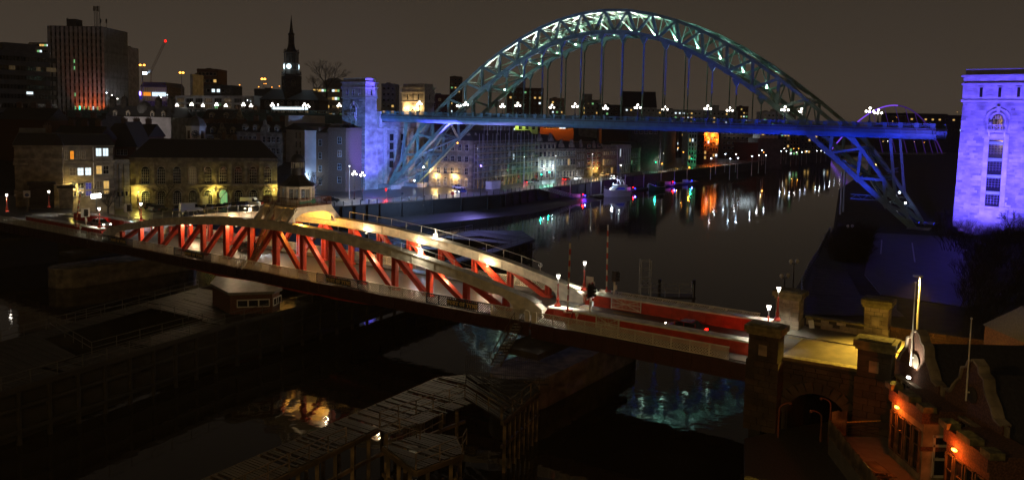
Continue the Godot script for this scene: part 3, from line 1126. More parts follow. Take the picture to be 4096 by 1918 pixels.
func swing_bridge() -> void:
	var o := thing("swing_bridge", "long low swing bridge with cream curved girders, red struts and a domed control cabin", "swing bridge")
	var wp: Material = M.cream_paint
	var rp: Material = M.red_paint
	var E := 42.75
	var dk := MB.new()
	dk.bar(S(-E, 7.2, DECK - 0.2), S(E, 7.2, DECK - 0.2), 14.3, 0.4)
	obj("deck_slab", dk, M.asphalt, o)
	for v in [[0.35, 2.35], [12.05, 14.05]]:
		var mb := MB.new()
		mb.bar(S(-E, (v[0] + v[1]) / 2, DECK + 0.06), S(E, (v[0] + v[1]) / 2, DECK + 0.06), v[1] - v[0], 0.12)
		obj("footway", mb, M.paving, o)
	for v: float in [-0.02, 14.42]:
		var mb := MB.new()
		mb.bar(S(-E, v, 6.55), S(E, v, 6.55), 0.16, 1.32)
		mb.bar(S(-E, v - 0.1, 7.18), S(E, v - 0.1, 7.18), 0.3, 0.1)
		mb.bar(S(-E, v - 0.1, 5.92), S(E, v - 0.1, 5.92), 0.3, 0.1)
		for i in 47:
			mb.box(S(-E + 0.5 + i * 1.8, v, 6.5), Vector3(0.08, 1.2, 0.34), yaw(SD))
		obj("edge_girder", mb, M.red_lead, o)
	for v: float in [2.9, 7.2, 11.5]:
		var mb := MB.new()
		mb.slab(S(0, v - 0.5, 0), SD, Vector3.UP, PackedVector2Array([Vector2(-E, 6.9), Vector2(-E, 6.0), Vector2(-12, 4.9), Vector2(12, 4.9), Vector2(E, 6.0), Vector2(E, 6.9)]), -1.0 + 0.5, 0.5)
		obj("bottom_chord", mb, rp, o)
	for i in range(-7, 8):
		var mb := MB.new()
		mb.bar(S(i * 5.4, 0.2, 6.35), S(i * 5.4, 14.2, 6.35), 0.35, 0.85)
		obj("cross_beam", mb, rp, o)
	# the two bowed girders with their end feet
	for v: float in [2.9, 11.5]:
		var pts := PackedVector2Array()
		for i in 65:
			var t := -42.7 + 85.4 * i / 64.0
			pts.append(Vector2(t, chord_y(t)))
		pts.append(Vector2(42.75, DECK))
		pts.append(Vector2(39.3, DECK))
		for i in range(1, 7):
			var a := PI / 2 * i / 6.0
			pts.append(Vector2(39.3 - 3.0 * (1 - cos(a)), DECK + (chord_y(36.3) - 1.0 - DECK) * sin(a)))
		for i in 31:
			var t := 35.5 - 71.0 * i / 30.0
			pts.append(Vector2(t, chord_y(t) - 1.02))
		for i in range(1, 7):
			var a := PI / 2 * (7 - i) / 6.0
			pts.append(Vector2(-39.3 + 3.0 * (1 - cos(a)), DECK + (chord_y(36.3) - 1.0 - DECK) * sin(a)))
		pts.append(Vector2(-39.3, DECK))
		pts.append(Vector2(-42.75, DECK))
		var mb := MB.new()
		mb.slab(S(0, v, 0), SD, Vector3.UP, pts, -0.5, 0.5)
		obj("bowed_girder", mb, wp, o)
		var fl := MB.new()
		for i in 60:
			var t := -42.0 + 84.0 * i / 60.0
			var t2 := -42.0 + 84.0 * (i + 1) / 60.0
			fl.bar(S(t, v, chord_y(t) + 0.03), S(t2, v, chord_y(t2) + 0.03), 1.22, 0.06)
			if absf(t) < 36:
				fl.bar(S(t, v, chord_y(t) - 1.05), S(t2, v, chord_y(t2) - 1.05), 1.16, 0.05)
		for i in 24:
			var t := -38.0 + i * 3.3
			if absf(t) < 36.5:
				for s: float in [-0.52, 0.52]:
					fl.box(S(t, v + s, chord_y(t) - 0.5), Vector3(0.16, 0.96, 0.03), yaw(SD))
		obj("girder_flange", fl, wp, o)
		# red posts and raking struts
		for i in range(-7, 8):
			var t := i * 5.4
			var y1 := chord_y(t) - 1.05
			var p := MB.new()
			var w := 0.62 if i != 0 else 0.95
			for s: float in [-1, 1]:
				p.bar(S(t + s * w * 0.45, v, DECK), S(t + s * w * 0.45, v, y1), 0.56, 0.07, SD)
				for e: float in [-1, 1]:
					p.bar(S(t + s * w * 0.36, v + e * 0.28, DECK), S(t + s * w * 0.36, v + e * 0.28, y1), 0.05, 0.14, SD)
			p.bar(S(t, v, DECK), S(t, v, y1), 0.34, w * 0.8, SD)
			p.box(S(t, v, DECK + 0.12), Vector3(w + 0.3, 0.24, 0.8), yaw(SD))
			var r := 0.0
			while r < y1 - DECK - 0.3:
				for s: float in [-0.34, 0.34]:
					p.box(S(t + s * w, v - 0.29, DECK + 0.3 + r), Vector3(0.05, 0.05, 0.05), yaw(SD))
				r += 0.3
			obj("post", p, rp, o)
			if i > -7 and i < 7:
				for sg in ([1, -1] if i == 0 else [signi(i)]):
					var q := MB.new()
					var a := S(t + sg * 0.3, v, chord_y(t) - 1.05)
					var b := S(t + sg * 5.1, v, DECK + 0.05)
					var sdir := (b - a).normalized()
					for e: float in [-1, 1]:
						q.bar(a + SV * e * 0.25, b + SV * e * 0.25, 0.07, 0.55, SV.cross(sdir))
						q.bar(a + SV.cross(sdir) * e * 0.24, b + SV.cross(sdir) * e * 0.24, 0.5, 0.06, SV.cross(sdir))
					obj("raking_strut", q, rp, o)
		# handrails that follow each girder down
		for sg: float in [-1, 1]:
			var hr := MB.new()
			var e: float = v + (0.52 if v > 5 else -0.52)
			for i in 13:
				var t: float = sg * (4.5 + i * 2.65)
				var t2: float = sg * (4.5 + (i + 1) * 2.65)
				hr.tube(S(t, e, chord_y(t)), S(t, e, chord_y(t) + 1.0), 0.028, 0.028, 5)
				if i < 12:
					hr.tube(S(t, e, chord_y(t) + 1.0), S(t2, e, chord_y(t2) + 1.0), 0.025, 0.025, 5)
				else:
					for k in 8:
						var a0 := TAU * k / 8.0 * 0.8
						var a1 := TAU * (k + 1) / 8.0 * 0.8
						hr.tube(S(t + sg * sin(a0) * 0.24, e, chord_y(t) + 0.76 + cos(a0) * 0.24), S(t + sg * sin(a1) * 0.24, e, chord_y(t) + 0.76 + cos(a1) * 0.24), 0.025, 0.025, 5)
			obj("handrail", hr, M.white_paint, o)
	# lattice parapets, four dark stretches of the near one lettered
	var lm := lattice_mesh(1.8, 1.05)
	var signs := []
	for q in [[-38.5, -29.17], [-18.28, -10.13], [10.81, 19.25], [29.53, 38.69]]:
		signs.append(q)
	for v: float in [0.05, 14.35]:
		for i in 47:
			var t := -E + 0.55 + (i + 0.5) * 1.78
			var dark := -1
			for k in 4:
				if v < 1 and t > signs[k][0] and t < signs[k][1]:
					dark = k
			var p: MeshInstance3D = put("lattice_panel", lm[0], M.navy_paint if dark >= 0 else M.white_paint, o, S(t, v, DECK + 0.1), yaw(SD))
			p.set_surface_override_material(1, M.navy_paint if dark >= 0 else M.white_paint)
		for sg: float in [-1, 1]:
			var ep := MB.new()
			ep.slab(S(sg * E, v - 0.04, DECK + 0.1), SD * -sg, Vector3.UP, PackedVector2Array([Vector2(0, 0), Vector2(0.6, 0), Vector2(0.6, 1.13), Vector2(0.25, 1.13), Vector2(0.07, 1.02), Vector2(0, 0.8)]), 0, 0.08)
			obj("end_panel", ep, M.cream_paint, o)
	for k in 4:
		var tc: float = (signs[k][0] + signs[k][1]) / 2
		var bd := MB.new()
		bd.box(S(tc, 0.01, DECK + 0.64), Vector3(4.3, 0.72, 0.03), yaw(SD))
		var sb := obj("name_board", bd, M.navy_paint, o)
		var tm := TextMesh.new()
		var fnt := SystemFont.new()
		fnt.font_names = PackedStringArray(["Droid Serif"])
		fnt.font_weight = 700
		tm.font = fnt
		tm.text = "PORT OF TYNE"
		tm.font_size = 64
		tm.pixel_size = 0.0088
		tm.depth = 0.03
		put("lettering", tm, M.gold_paint, sb, S(tc, -0.04, DECK + 0.64), yaw(SD))
	control_cabin(o)
	swing_lights(o)
	approach_spans()
	bridge_furniture()


func swing_lights(o: Node3D) -> void:
	# floodlights fixed along both girders, aimed at the red steel and the deck
	var k := 0
	for t: float in [-30.0, -20.5, -9.5, 9.0, 18.5, 29.5]:
		for v: float in [2.9, 11.5]:
			var e: float = v + (0.75 if v < 5 else -0.75)
			var f := MB.new()
			var p := S(t, e, chord_y(t) - 1.25)
			f.box(p, Vector3(0.24, 0.14, 0.16), yaw(SD))
			var ob := obj("floodlight", f, M.lamp_flood, o)
			omni(ob, p - Vector3(0, 0.02, 0), 13.0 + 5.0 * (k % 2), Color(1.0, 0.86, 0.66), 0.12)
			k += 1
	for q in [[-16.4, 11.5, -1.0], [25.6, 2.9, 1.0], [20.6, 11.5, 1.0]]:
		var t: float = q[0]
		var f := MB.new()
		f.box(S(t, q[1], chord_y(t) + 0.35), Vector3(0.45, 0.5, 0.4), yaw(SD))
		f.tube(S(t, q[1], chord_y(t) + 0.5), S(t, q[1], chord_y(t) + 1.2), 0.04, 0.04, 6)
		obj("lamp_bracket", f, M.white_paint, o)
		var g := MB.new()
		var p: Vector3 = S(t + 0.5 * q[2], q[1] - 0.8, chord_y(t) + 0.55)
		g.box(p, Vector3(0.3, 0.1, 0.2), yaw(SD))
		omni(obj("floodlight", g, M.lamp_flood, o), p, 11.0, Color(1.0, 0.95, 0.85), 0.1)
	var y := MB.new()
	var c := S(0.9, 6.6, 14.55)
	y.ball(c, 0.16)
	omni(obj("cabin_underlight", y, M.lamp_warm, o), c, 75.0, Color(1.0, 0.70, 0.26), 0.14)


func control_cabin(o: Node3D) -> void:
	var tc := -0.75
	var vc := 7.2
	var c := S(tc, vc, 0)
	var cab := Node3D.new()
	cab.name = "control_cabin"
	o.add_child(cab, true)
	var wp: Material = M.white_paint
	# the white portal that carries the cabin over the roadway
	for t in [tc - 3.4, tc + 3.4]:
		var pts := PackedVector2Array([Vector2(-4.9, 13.1), Vector2(-3.7, 13.1), Vector2(-3.55, 13.6), Vector2(-3.1, 14.2), Vector2(-2.3, 14.6), Vector2(-1.2, 14.75), Vector2(1.2, 14.75), Vector2(2.3, 14.6), Vector2(3.1, 14.2), Vector2(3.55, 13.6), Vector2(3.7, 13.1), Vector2(4.9, 13.1), Vector2(4.7, 13.6), Vector2(3.0, 15.3), Vector2(-3.0, 15.3), Vector2(-4.7, 13.6)])
		var mb := MB.new()
		mb.slab(S(t, vc, 0), SV, Vector3.UP, pts, -0.15, 0.15)
		obj("portal_plate", mb, wp, cab)
	for sg: float in [-1, 1]:
		for i in 4:
			var t := tc - 3.25 + i * 2.15
			var mb := MB.new()
			mb.bar(S(t, vc + sg * 4.55, 13.3), S(t, vc + sg * 2.95, 15.25), 0.34, 0.5, SV * sg)
			obj("sloping_rib", mb, wp, cab)
		var pl := MB.new()
		pl.bar(S(tc - 3.2, vc + sg * 3.2, 14.3), S(tc + 3.2, vc + sg * 3.2, 14.3), 0.08, 2.0, Vector3.UP)
		pl.bar(S(tc - 3.3, vc + sg * 4.5, 13.4), S(tc + 3.3, vc + sg * 4.5, 13.4), 0.5, 0.2, Vector3.UP)
		obj("recessed_panel", pl, M.cream_paint, cab)
	var fl := MB.new()
	fl.box(c + Vector3(0, 15.42, 0), Vector3(7.0, 0.24, 6.2), yaw(SD))
	obj("platform", fl, wp, cab)
	var rl := MB.new()
	var q := [[-3.4, -3.0], [3.4, -3.0], [3.4, 3.0], [-3.4, 3.0]]
	for i in 4:
		var a := S(tc + q[i][0], vc + q[i][1], 15.54)
		var b := S(tc + q[(i + 1) % 4][0], vc + q[(i + 1) % 4][1], 15.54)
		rl.bar(a + Vector3(0, 1.1, 0), b + Vector3(0, 1.1, 0), 0.08, 0.07)
		rl.bar(a + Vector3(0, 0.1, 0), b + Vector3(0, 0.1, 0), 0.05, 0.05)
		var n := int(a.distance_to(b) / 0.22)
		for k in n + 1:
			var p := a.lerp(b, float(k) / n)
			rl.bar(p, p + Vector3(0, 1.1, 0), 0.025 if k % 8 else 0.06, 0.025 if k % 8 else 0.06, SD)
	obj("balustrade", rl, M.rust, cab)
	var cr := MB.new()
	cr.bar(S(tc + 3.48, vc - 2.6, 16.1), S(tc + 3.48, vc - 0.5, 16.2), 0.05, 0.22)
	cr.tube(S(tc + 3.46, vc - 0.2, 16.2), S(tc + 3.52, vc - 0.2, 16.2), 0.36, 0.36, 14)
	obj("crest", cr, M.hull_green, cab)
	# octagonal room: sill wall, corner posts, head, glazing
	var w := MB.new()
	w.lathe(c, [[2.25, 15.5], [2.25, 16.3]], 8, true, PI / 8)
	w.lathe(c, [[2.25, 17.75], [2.25, 18.15]], 8, true, PI / 8)
	for i in 8:
		var a := PI / 8 + TAU * i / 8
		var p := c + Vector3(cos(a) * 2.15, 0, sin(a) * 2.15)
		w.tube(p + Vector3(0, 15.5, 0), p + Vector3(0, 18.1, 0), 0.22, 0.22, 6)
	obj("cabin_wall", w, wp, cab)
	for i in 8:
		var a := TAU * i / 8 + PI / 4
		var n := Vector3(cos(a), 0, sin(a))
		var e := Vector3(-sin(a), 0, cos(a))
		var wn := MB.new()
		wn.box(c + n * 2.02 + Vector3(0, 17.02, 0), Vector3(1.56, 1.5, 0.03), Basis(e, Vector3.UP, e.cross(Vector3.UP)))
		var pane := obj("window", wn, M.glass, cab)
		var fr := MB.new()
		for x: float in [-0.78, 0.0, 0.78]:
			fr.box(c + n * 2.04 + e * x + Vector3(0, 17.02, 0), Vector3(0.07, 1.5, 0.08), Basis(e, Vector3.UP, e.cross(Vector3.UP)))
		obj("window_frame", fr, wp, pane)
	var inn := MB.new()
	inn.box(c + Vector3(0.3, 16.0, 0), Vector3(1.0, 0.9, 2.0), yaw(SD))
	inn.lathe(c, [[2.0, 15.6], [0.0, 15.62]], 8, true)
	obj("console", inn, M.black_paint, cab)
	var rf := MB.new()
	rf.lathe(c, [[2.2, 18.1], [2.68, 18.12], [2.68, 18.24], [2.05, 18.5], [1.5, 18.9], [1.05, 19.45], [0.85, 19.6]], 8, true, PI / 8)
	obj("cabin_roof", rf, M.slate_wet, cab)
	var dr := MB.new()
	dr.lathe(c, [[0.84, 19.5], [0.84, 20.4], [0.98, 20.45], [0.98, 20.55], [0.5, 20.56]], 16)
	obj("lantern_drum", dr, M.navy_paint, cab)
	var lg := MB.new()
	lg.lathe(c, [[0.8, 20.55], [0.8, 21.35]], 12, true)
	obj("lantern_glass", lg, M.glass, cab)
	var lf := MB.new()
	for i in 12:
		var a := TAU * i / 12
		var p := c + Vector3(cos(a) * 0.81, 0, sin(a) * 0.81)
		lf.tube(p + Vector3(0, 20.5, 0), p + Vector3(0, 21.4, 0), 0.035, 0.035, 5)
	lf.lathe(c, [[0.12, 20.55], [0.3, 20.8], [0.22, 21.05], [0.02, 21.3]], 8)
	obj("lantern_frame", lf, M.cream_paint, cab)
	var dm := MB.new()
	dm.lathe(c, [[0.75, 21.32], [1.02, 21.36], [1.02, 21.46], [0.92, 21.5], [0.87, 21.85], [0.68, 22.18], [0.45, 22.4], [0.12, 22.48], [0.1, 22.6], [0.16, 22.72], [0.05, 22.85], [0.0, 23.1]], 16)
	obj("lantern_dome", dm, M.navy_paint, cab)
	# dark red stair from the platform down over the near girder
	var st := MB.new()
	var a0 := S(tc - 1.2, vc - 2.9, 15.4)
	var b0 := S(tc - 2.6, 1.5, 7.6)
	for x: float in [-0.45, 0.45]:
		st.bar(a0 + SD * x, b0 + SD * x, 0.08, 0.35)
		st.bar(a0 + SD * x + Vector3(0, 1.0, 0), b0 + SD * x + Vector3(0, 1.0, 0), 0.05, 0.05)
		for i in 22:
			var p := a0.lerp(b0, i / 21.0) + SD * x
			st.bar(p, p + Vector3(0, 1.0, 0), 0.025, 0.025, SD)
	for i in 24:
		var p := a0.lerp(b0, (i + 0.5) / 24.0)
		st.box(p, Vector3(0.9, 0.05, 0.26), yaw(SD))
	obj("stair", st, M.rust, cab)


func approach_spans() -> void:
	for part in [[43.0, 65.2, "short fixed approach span of the swing bridge at its south end, red walls", 1], [-78.0, -43.0, "fixed approach span of the swing bridge at its north end, red walls", -1]]:
		var a: float = part[0]
		var b: float = part[1]
		var o := thing("approach_span", part[2], "bridge span")
		var dk := MB.new()
		dk.bar(S(a, 7.2, DECK - 0.2), S(b, 7.2, DECK - 0.2), 14.3, 0.4)
		obj("deck_slab", dk, M.asphalt, o)
		for v in [[0.35, 2.25], [12.25, 14.05]]:
			var mb := MB.new()
			mb.bar(S(a, (v[0] + v[1]) / 2, DECK + 0.06), S(b, (v[0] + v[1]) / 2, DECK + 0.06), v[1] - v[0], 0.12)
			obj("footway", mb, M.paving, o)
		for v: float in [-0.02, 14.42]:
			var mb := MB.new()
			mb.bar(S(a, v, 6.45), S(b, v, 6.45), 0.16, 1.5)
			for i in int((b - a) / 1.8):
				mb.box(S(a + 0.9 + i * 1.8, v, 6.4), Vector3(0.08, 1.4, 0.34), yaw(SD))
			obj("edge_girder", mb, M.red_lead, o)
		for v: float in [2.9, 11.5]:
			var w0 := a if part[3] > 0 else a + 9.0
			var w1 := b - (0.0 if part[3] > 0 else 0.0)
			if part[3] > 0 and v > 5:
				w1 = b - 1.5
			var mb := MB.new()
			var ends := PackedVector2Array([Vector2(w0, DECK), Vector2(w1, DECK), Vector2(w1, 8.4), Vector2(w0, 8.4)])
			if part[3] > 0:
				ends = PackedVector2Array([Vector2(w0 + 0.05, DECK), Vector2(w1, DECK), Vector2(w1, 8.42), Vector2(w0 + 0.9, 8.42), Vector2(w0 + 0.4, 8.28), Vector2(w0 + 0.1, 7.9)])
			else:
				ends = PackedVector2Array([Vector2(w0, DECK), Vector2(w1 - 0.05, DECK), Vector2(w1 - 0.1, 7.9), Vector2(w1 - 0.4, 8.28), Vector2(w1 - 0.9, 8.42), Vector2(w0, 8.42)])
			mb.slab(S(0, v, 0), SD, Vector3.UP, ends, -0.56, 0.56)
			for i in int((w1 - w0) / 1.85):
				for s: float in [-0.58, 0.58]:
					mb.box(S(w0 + 1.2 + i * 1.85, v + s, 7.8), Vector3(0.09, 1.1, 0.05), yaw(SD))
			obj("red_wall", mb, M.red_paint, o)
			var cp := MB.new()
			cp.bar(S(w0 + (0.5 if part[3] > 0 else 0.0), v, 8.5), S(w1 - (0.5 if part[3] < 0 else 0.0), v, 8.5), 1.3, 0.16)
			obj("wall_capping", cp, M.white_paint, o)
		var lm := lattice_mesh(1.8, 1.05)
		for v: float in [0.05, 14.35]:
			var n := int((b - a - 0.8) / 1.8)
			if v > 5 and part[3] > 0:
				n -= 1
			for i in n:
				var t := (a + 0.7 + (i + 0.5) * 1.8) if part[3] > 0 else (b - 0.7 - (i + 0.5) * 1.8)
				if part[3] < 0 and v > 5 and t < -74:
					continue
				var p: MeshInstance3D = put("lattice_panel", lm[0], M.white_paint, o, S(t, v, DECK + 0.1), yaw(SD))
				p.set_surface_override_material(1, M.white_paint)
			var ep := MB.new()
			var e: float = a if part[3] > 0 else b
			ep.slab(S(e, v - 0.04, DECK + 0.1), SD * part[3], Vector3.UP, PackedVector2Array([Vector2(0, 0), Vector2(0.62, 0), Vector2(0.62, 1.13), Vector2(0.25, 1.13), Vector2(0.07, 1.02), Vector2(0, 0.8)]), 0, 0.08)
			obj("end_panel", ep, M.cream_paint, o)
	for q in [[44.2, 9.6, 3.4], [48.6, 9.6, 2.6]]:
		var mb := MB.new()
		mb.box(S(q[0], q[1], DECK + 0.006), Vector3(q[2], 0.008, 0.22), yaw(SD))
		struct("road_marking", mb, M.road_yellow)
	for i in 4:
		var mb := MB.new()
		var a := S(44.5 + i * 1.8, 6.2, DECK + 0.006)
		mb.bar(a, a + SD * 1.3 + SV * (1.2 if i % 2 else -1.2), 0.16, 0.008)
		struct("road_marking", mb, M.road_yellow)


func bridge_furniture() -> void:
	var L := [[44.3, 2.9], [42.57, 11.5], [-77.66, 2.9], [-79.69, 11.5], [-44.71, 2.9], [-46.91, 11.5], [64.25, 11.5], [65.89, 2.9]]
	var names := ["near wall just right of the cream girder's foot", "far wall just right of the girders", "near wall at the far left of the picture", "far wall, second from the left", "near wall left of the cream girder's foot", "far wall behind the left foot of the girders", "far wall where it meets the lit pier", "near wall, half hidden by the dark pier"]
	for i in L.size():
		lamp_post(L[i][0], L[i][1], "red lamp post on the %s" % names[i])
	barrier(46.35, 1.75, Vector3(0.03, 1, 0.02), 7.0, "raised striped barrier arm by the near footway, right end of the swing span")
	barrier(44.98, 12.7, Vector3(-0.01, 1, 0), 7.6, "raised red and white barrier pole against the dark river, far footway")
	barrier(-49.54, 1.75, Vector3(0.32, 1, 0), 6.2, "leaning striped barrier arm at the left end of the near footway")
	barrier(-48.56, 12.7, Vector3(-0.2, 1, 0), 5.2, "leaning striped barrier arm at the left end of the far footway")
	# signals
	for q in [[48.14, 2.9, "traffic signal on a chequered red and white backboard, near wall", true], [46.39, 11.5, "black traffic signal on a white post on the far wall", false], [-49.08, 2.9, "traffic signal with grey backboard near the left end of the near wall", true], [-50.98, 11.5, "traffic signal with grey backboard at the left end of the far wall", true]]:
		var o := thing("traffic_signal", q[2], "traffic signal", S(q[0], q[1], 8.6), yaw(SD), "bridge signals")
		var p := MB.new()
		p.box(Vector3(0, 0.85, 0), Vector3(0.16, 1.7, 0.16))
		p.box(Vector3(0.12, 0.9, 0), Vector3(0.3, 0.5, 0.3))
		obj("post", p, M.white_paint, o)
		var hd := MB.new()
		hd.box(Vector3(0, 2.15, 0), Vector3(0.5, 1.15, 0.5))
		for i in 3:
			hd.tube(Vector3(0.25, 1.8 + i * 0.35, 0), Vector3(0.55, 1.8 + i * 0.35, 0), 0.16, 0.16, 8, false)
		obj("signal_head", hd, M.black_paint, o)
		if q[3]:
			var bk := MB.new()
			bk.box(Vector3(-0.05, 2.15, 0), Vector3(0.05, 1.5, 1.5))
			obj("backboard", bk, M.black_paint if q[0] > 0 else M.galvanised, o)
			if q[0] > 0:
				for i in 20:
					var e := MB.new()
					var k := i % 5
					var s := -0.75 + 0.3 * k + 0.15
					var at := [Vector3(0, 2.9, s), Vector3(0, 1.4, -s), Vector3(0, 2.15 + s, -0.75), Vector3(0, 2.15 - s, 0.75)]
					e.box(at[i / 5] + Vector3(-0.05, 0, 0), Vector3(0.07, 0.3 if i > 9 else 0.16, 0.16 if i > 9 else 0.3))
					obj("chequer", e, M.red_paint if k % 2 else M.white_paint, o)
	# gates folded back against the walls
	for q in [[46.47, 49.98, 10.75, "white barred road gate folded against the far red wall"], [49.25, 51.73, 2.15, "white barred road gate folded against the near red wall"]]:
		var w: float = q[1] - q[0]
		var o := thing("road_gate", q[3], "gate", S(q[0], q[2], DECK + 0.15), yaw(SD), "folded bridge gates")
		var f := MB.new()
		for y: float in [0.05, 0.62, 1.2]:
			f.bar(Vector3(0, y, 0), Vector3(w, y, 0), 0.06, 0.07)
		f.bar(Vector3(0, 0.05, 0), Vector3(w, 1.2, 0), 0.05, 0.06)
		f.bar(Vector3(0, 1.2, 0), Vector3(w, 0.05, 0), 0.05, 0.06)
		for x: float in [0.0, w]:
			f.box(Vector3(x, 0.65, 0), Vector3(0.1, 1.4, 0.1))
		obj("gate_frame", f, M.white_paint, o)
		for i in int(w / 0.16):
			var b := MB.new()
			b.box(Vector3(0.1 + i * 0.16, 0.62, 0.02), Vector3(0.03, 1.15, 0.03))
			obj("bar", b, M.white_paint, o)
	# the small white notice on two legs by the far lattice
	var nb := thing("notice_board", "small white notice on two legs behind the far lattice parapet", "notice board", S(41.53, 14.7, DECK + 0.2), yaw(SD))
	var nm := MB.new()
	nm.box(Vector3(0, 1.6, 0), Vector3(0.95, 1.2, 0.06))
	obj("board", nm, M.white_paint, nb)
	for x: float in [-0.35, 0.35]:
		var lg := MB.new()
		lg.box(Vector3(x, 0.5, 0), Vector3(0.08, 1.0, 0.08))
		obj("leg", lg, M.galvanised, nb)
	for q in [[-55.0, 8.6, 1, "car_silver", "silver car with headlights on crossing the left approach of the swing bridge"], [-13.5, 8.9, 1, "car_black", "dark car with headlights on crossing behind the red struts"], [57.0, 5.6, -1, "car_red", "red car with lights on driving off the bridge's right end"]]:
		make_car(S(q[0], q[1], DECK + 0.01), SD * q[2], q[3], q[4], true, "cars on the swing bridge")


func make_car(at: Vector3, dir: Vector3, paint: String, label: String, lit: bool, group: String, van := false) -> Node3D:
	var o := thing("van" if van else "car", label, "van" if van else "car", at, yaw(dir), group)
	var L := 2.15
	var body := MB.new()
	var low := PackedVector2Array([Vector2(-L, 0.32), Vector2(L, 0.32), Vector2(L + 0.02, 0.62), Vector2(L - 0.25, 0.82), Vector2(0.95, 0.95), Vector2(-1.75, 1.0), Vector2(-L, 0.92)])
	var cab := PackedVector2Array([Vector2(0.95, 0.93), Vector2(0.3, 1.42), Vector2(-1.1, 1.46), Vector2(-1.85, 0.97)])
	if van:
		low = PackedVector2Array([Vector2(-2.5, 0.4), Vector2(2.5, 0.4), Vector2(2.5, 0.95), Vector2(1.7, 1.25), Vector2(1.1, 2.25), Vector2(-2.45, 2.3), Vector2(-2.5, 0.6)])
	body.slab(Vector3.ZERO, Vector3.RIGHT, Vector3.UP, low, -0.86, 0.86)
	obj("body", body, M[paint], o)
	var gl := MB.new()
	if van:
		gl.slab(Vector3.ZERO, Vector3.RIGHT, Vector3.UP, PackedVector2Array([Vector2(1.68, 1.3), Vector2(1.15, 2.15), Vector2(0.7, 2.12), Vector2(0.7, 1.3)]), -0.88, 0.88)
	else:
		gl.slab(Vector3.ZERO, Vector3.RIGHT, Vector3.UP, cab, -0.72, 0.72)
	obj("cabin_glass", gl, M.glass_dark, o)
	if not van:
		var rf := MB.new()
		rf.slab(Vector3.ZERO, Vector3.RIGHT, Vector3.UP, PackedVector2Array([Vector2(0.3, 1.42), Vector2(0.2, 1.48), Vector2(-1.0, 1.51), Vector2(-1.1, 1.46)]), -0.71, 0.71)
		for x: float in [0.62, -0.3, -1.45]:
			for s: float in [-0.73, 0.73]:
				rf.box(Vector3(x, 1.2, s), Vector3(0.07, 0.5, 0.03))
		obj("roof", rf, M[paint], o)
	for x: float in [-1.35, 1.35]:
		for s: float in [-0.82, 0.82]:
			var w := MB.new()
			w.tube(Vector3(x, 0.32, s - 0.09), Vector3(x, 0.32, s + 0.09), 0.32, 0.32, 12)
			obj("wheel", w, M.tyre, o)
	for s: float in [-0.62, 0.62]:
		var h := MB.new()
		h.box(Vector3((2.5 if van else L) + 0.01, 0.68, s), Vector3(0.06, 0.14, 0.32))
		var hl := obj("headlight", h, M.lamp_white if lit else M.glass_dark, o)
		if lit:
			spot(hl, Vector3(L + 0.1, 0.68, s), Vector3(L + 8, 0.35, s), 40.0, Color(0.95, 0.97, 1.0), 32.0, 0.08)
		var t := MB.new()
		t.box(Vector3(-(2.5 if van else L) - 0.01, 0.78, s), Vector3(0.05, 0.14, 0.3))
		var tl := obj("tail_light", t, M.lamp_red if lit else M.car_red, o)
		if lit:
			omni(tl, Vector3(-L - 0.12, 0.78, s), 1.6, Color(1, 0.06, 0.03), 0.06)
	return o


func flat(pts: Array, y0: float, y1: float) -> MB:   # a level slab; pts are Vector2 (x, z)
	var mb := MB.new()
	var p := PackedVector2Array()
	for q in pts:
		p.append(Vector2(q.x, -q.y))
	mb.slab(Vector3.ZERO, Vector3.RIGHT, Vector3.FORWARD, p, y0, y1)
	return mb


func xz(v: Vector3) -> Vector2:
	return Vector2(v.x, v.z)


func planked(outline: Array, along: Vector2, w: float, gap: float, y: float, th: float, skip := 0.0, sd := 1) -> MB:
	# boards laid across a polygon, square to `along`, clipped to it
	var rg := RandomNumberGenerator.new()
	rg.seed = sd
	var mb := MB.new()
	var poly := PackedVector2Array(outline)
	along = along.normalized()
	var ac := Vector2(-along.y, along.x)
	var lo := 1e9
	var hi := -1e9
	for p in poly:
		lo = minf(lo, p.dot(along))
		hi = maxf(hi, p.dot(along))
	var s := lo
	while s < hi:
		if rg.randf() > skip:
			var o := along * s
			var strip4 := PackedVector2Array([o - ac * 400, o + ac * 400, o + along * (w - gap) + ac * 400, o + along * (w - gap) - ac * 400])
			for piece in Geometry2D.intersect_polygons(poly, strip4):
				var f := PackedVector2Array()
				for q in piece:
					f.append(Vector2(q.x, -q.y))
				if f.size() > 2:
					mb.slab(Vector3.ZERO, Vector3.RIGHT, Vector3.FORWARD, f, y - th, y + rg.randf_range(-0.02, 0.02))
		s += w
	return mb


func railing(o: Node3D, pts: Array, h: float, step: float, r: float, m: Material, rails := 2) -> void:
	var mb := MB.new()
	for i in pts.size() - 1:
		var a: Vector3 = pts[i]
		var b: Vector3 = pts[i + 1]
		var n := maxi(1, int(a.distance_to(b) / step))
		for k in n + (1 if i == pts.size() - 2 else 0):
			var p := a.lerp(b, float(k) / n)
			mb.bar(p, p + Vector3(0, h, 0), r * 2.4, r * 2.4, Vector3.RIGHT)
		for k in rails:
			var y := h * (k + 1.0) / rails
			mb.bar(a + Vector3(0, y, 0), b + Vector3(0, y, 0), r * 1.8, r * 1.8)
	obj("railing", mb, m, o)


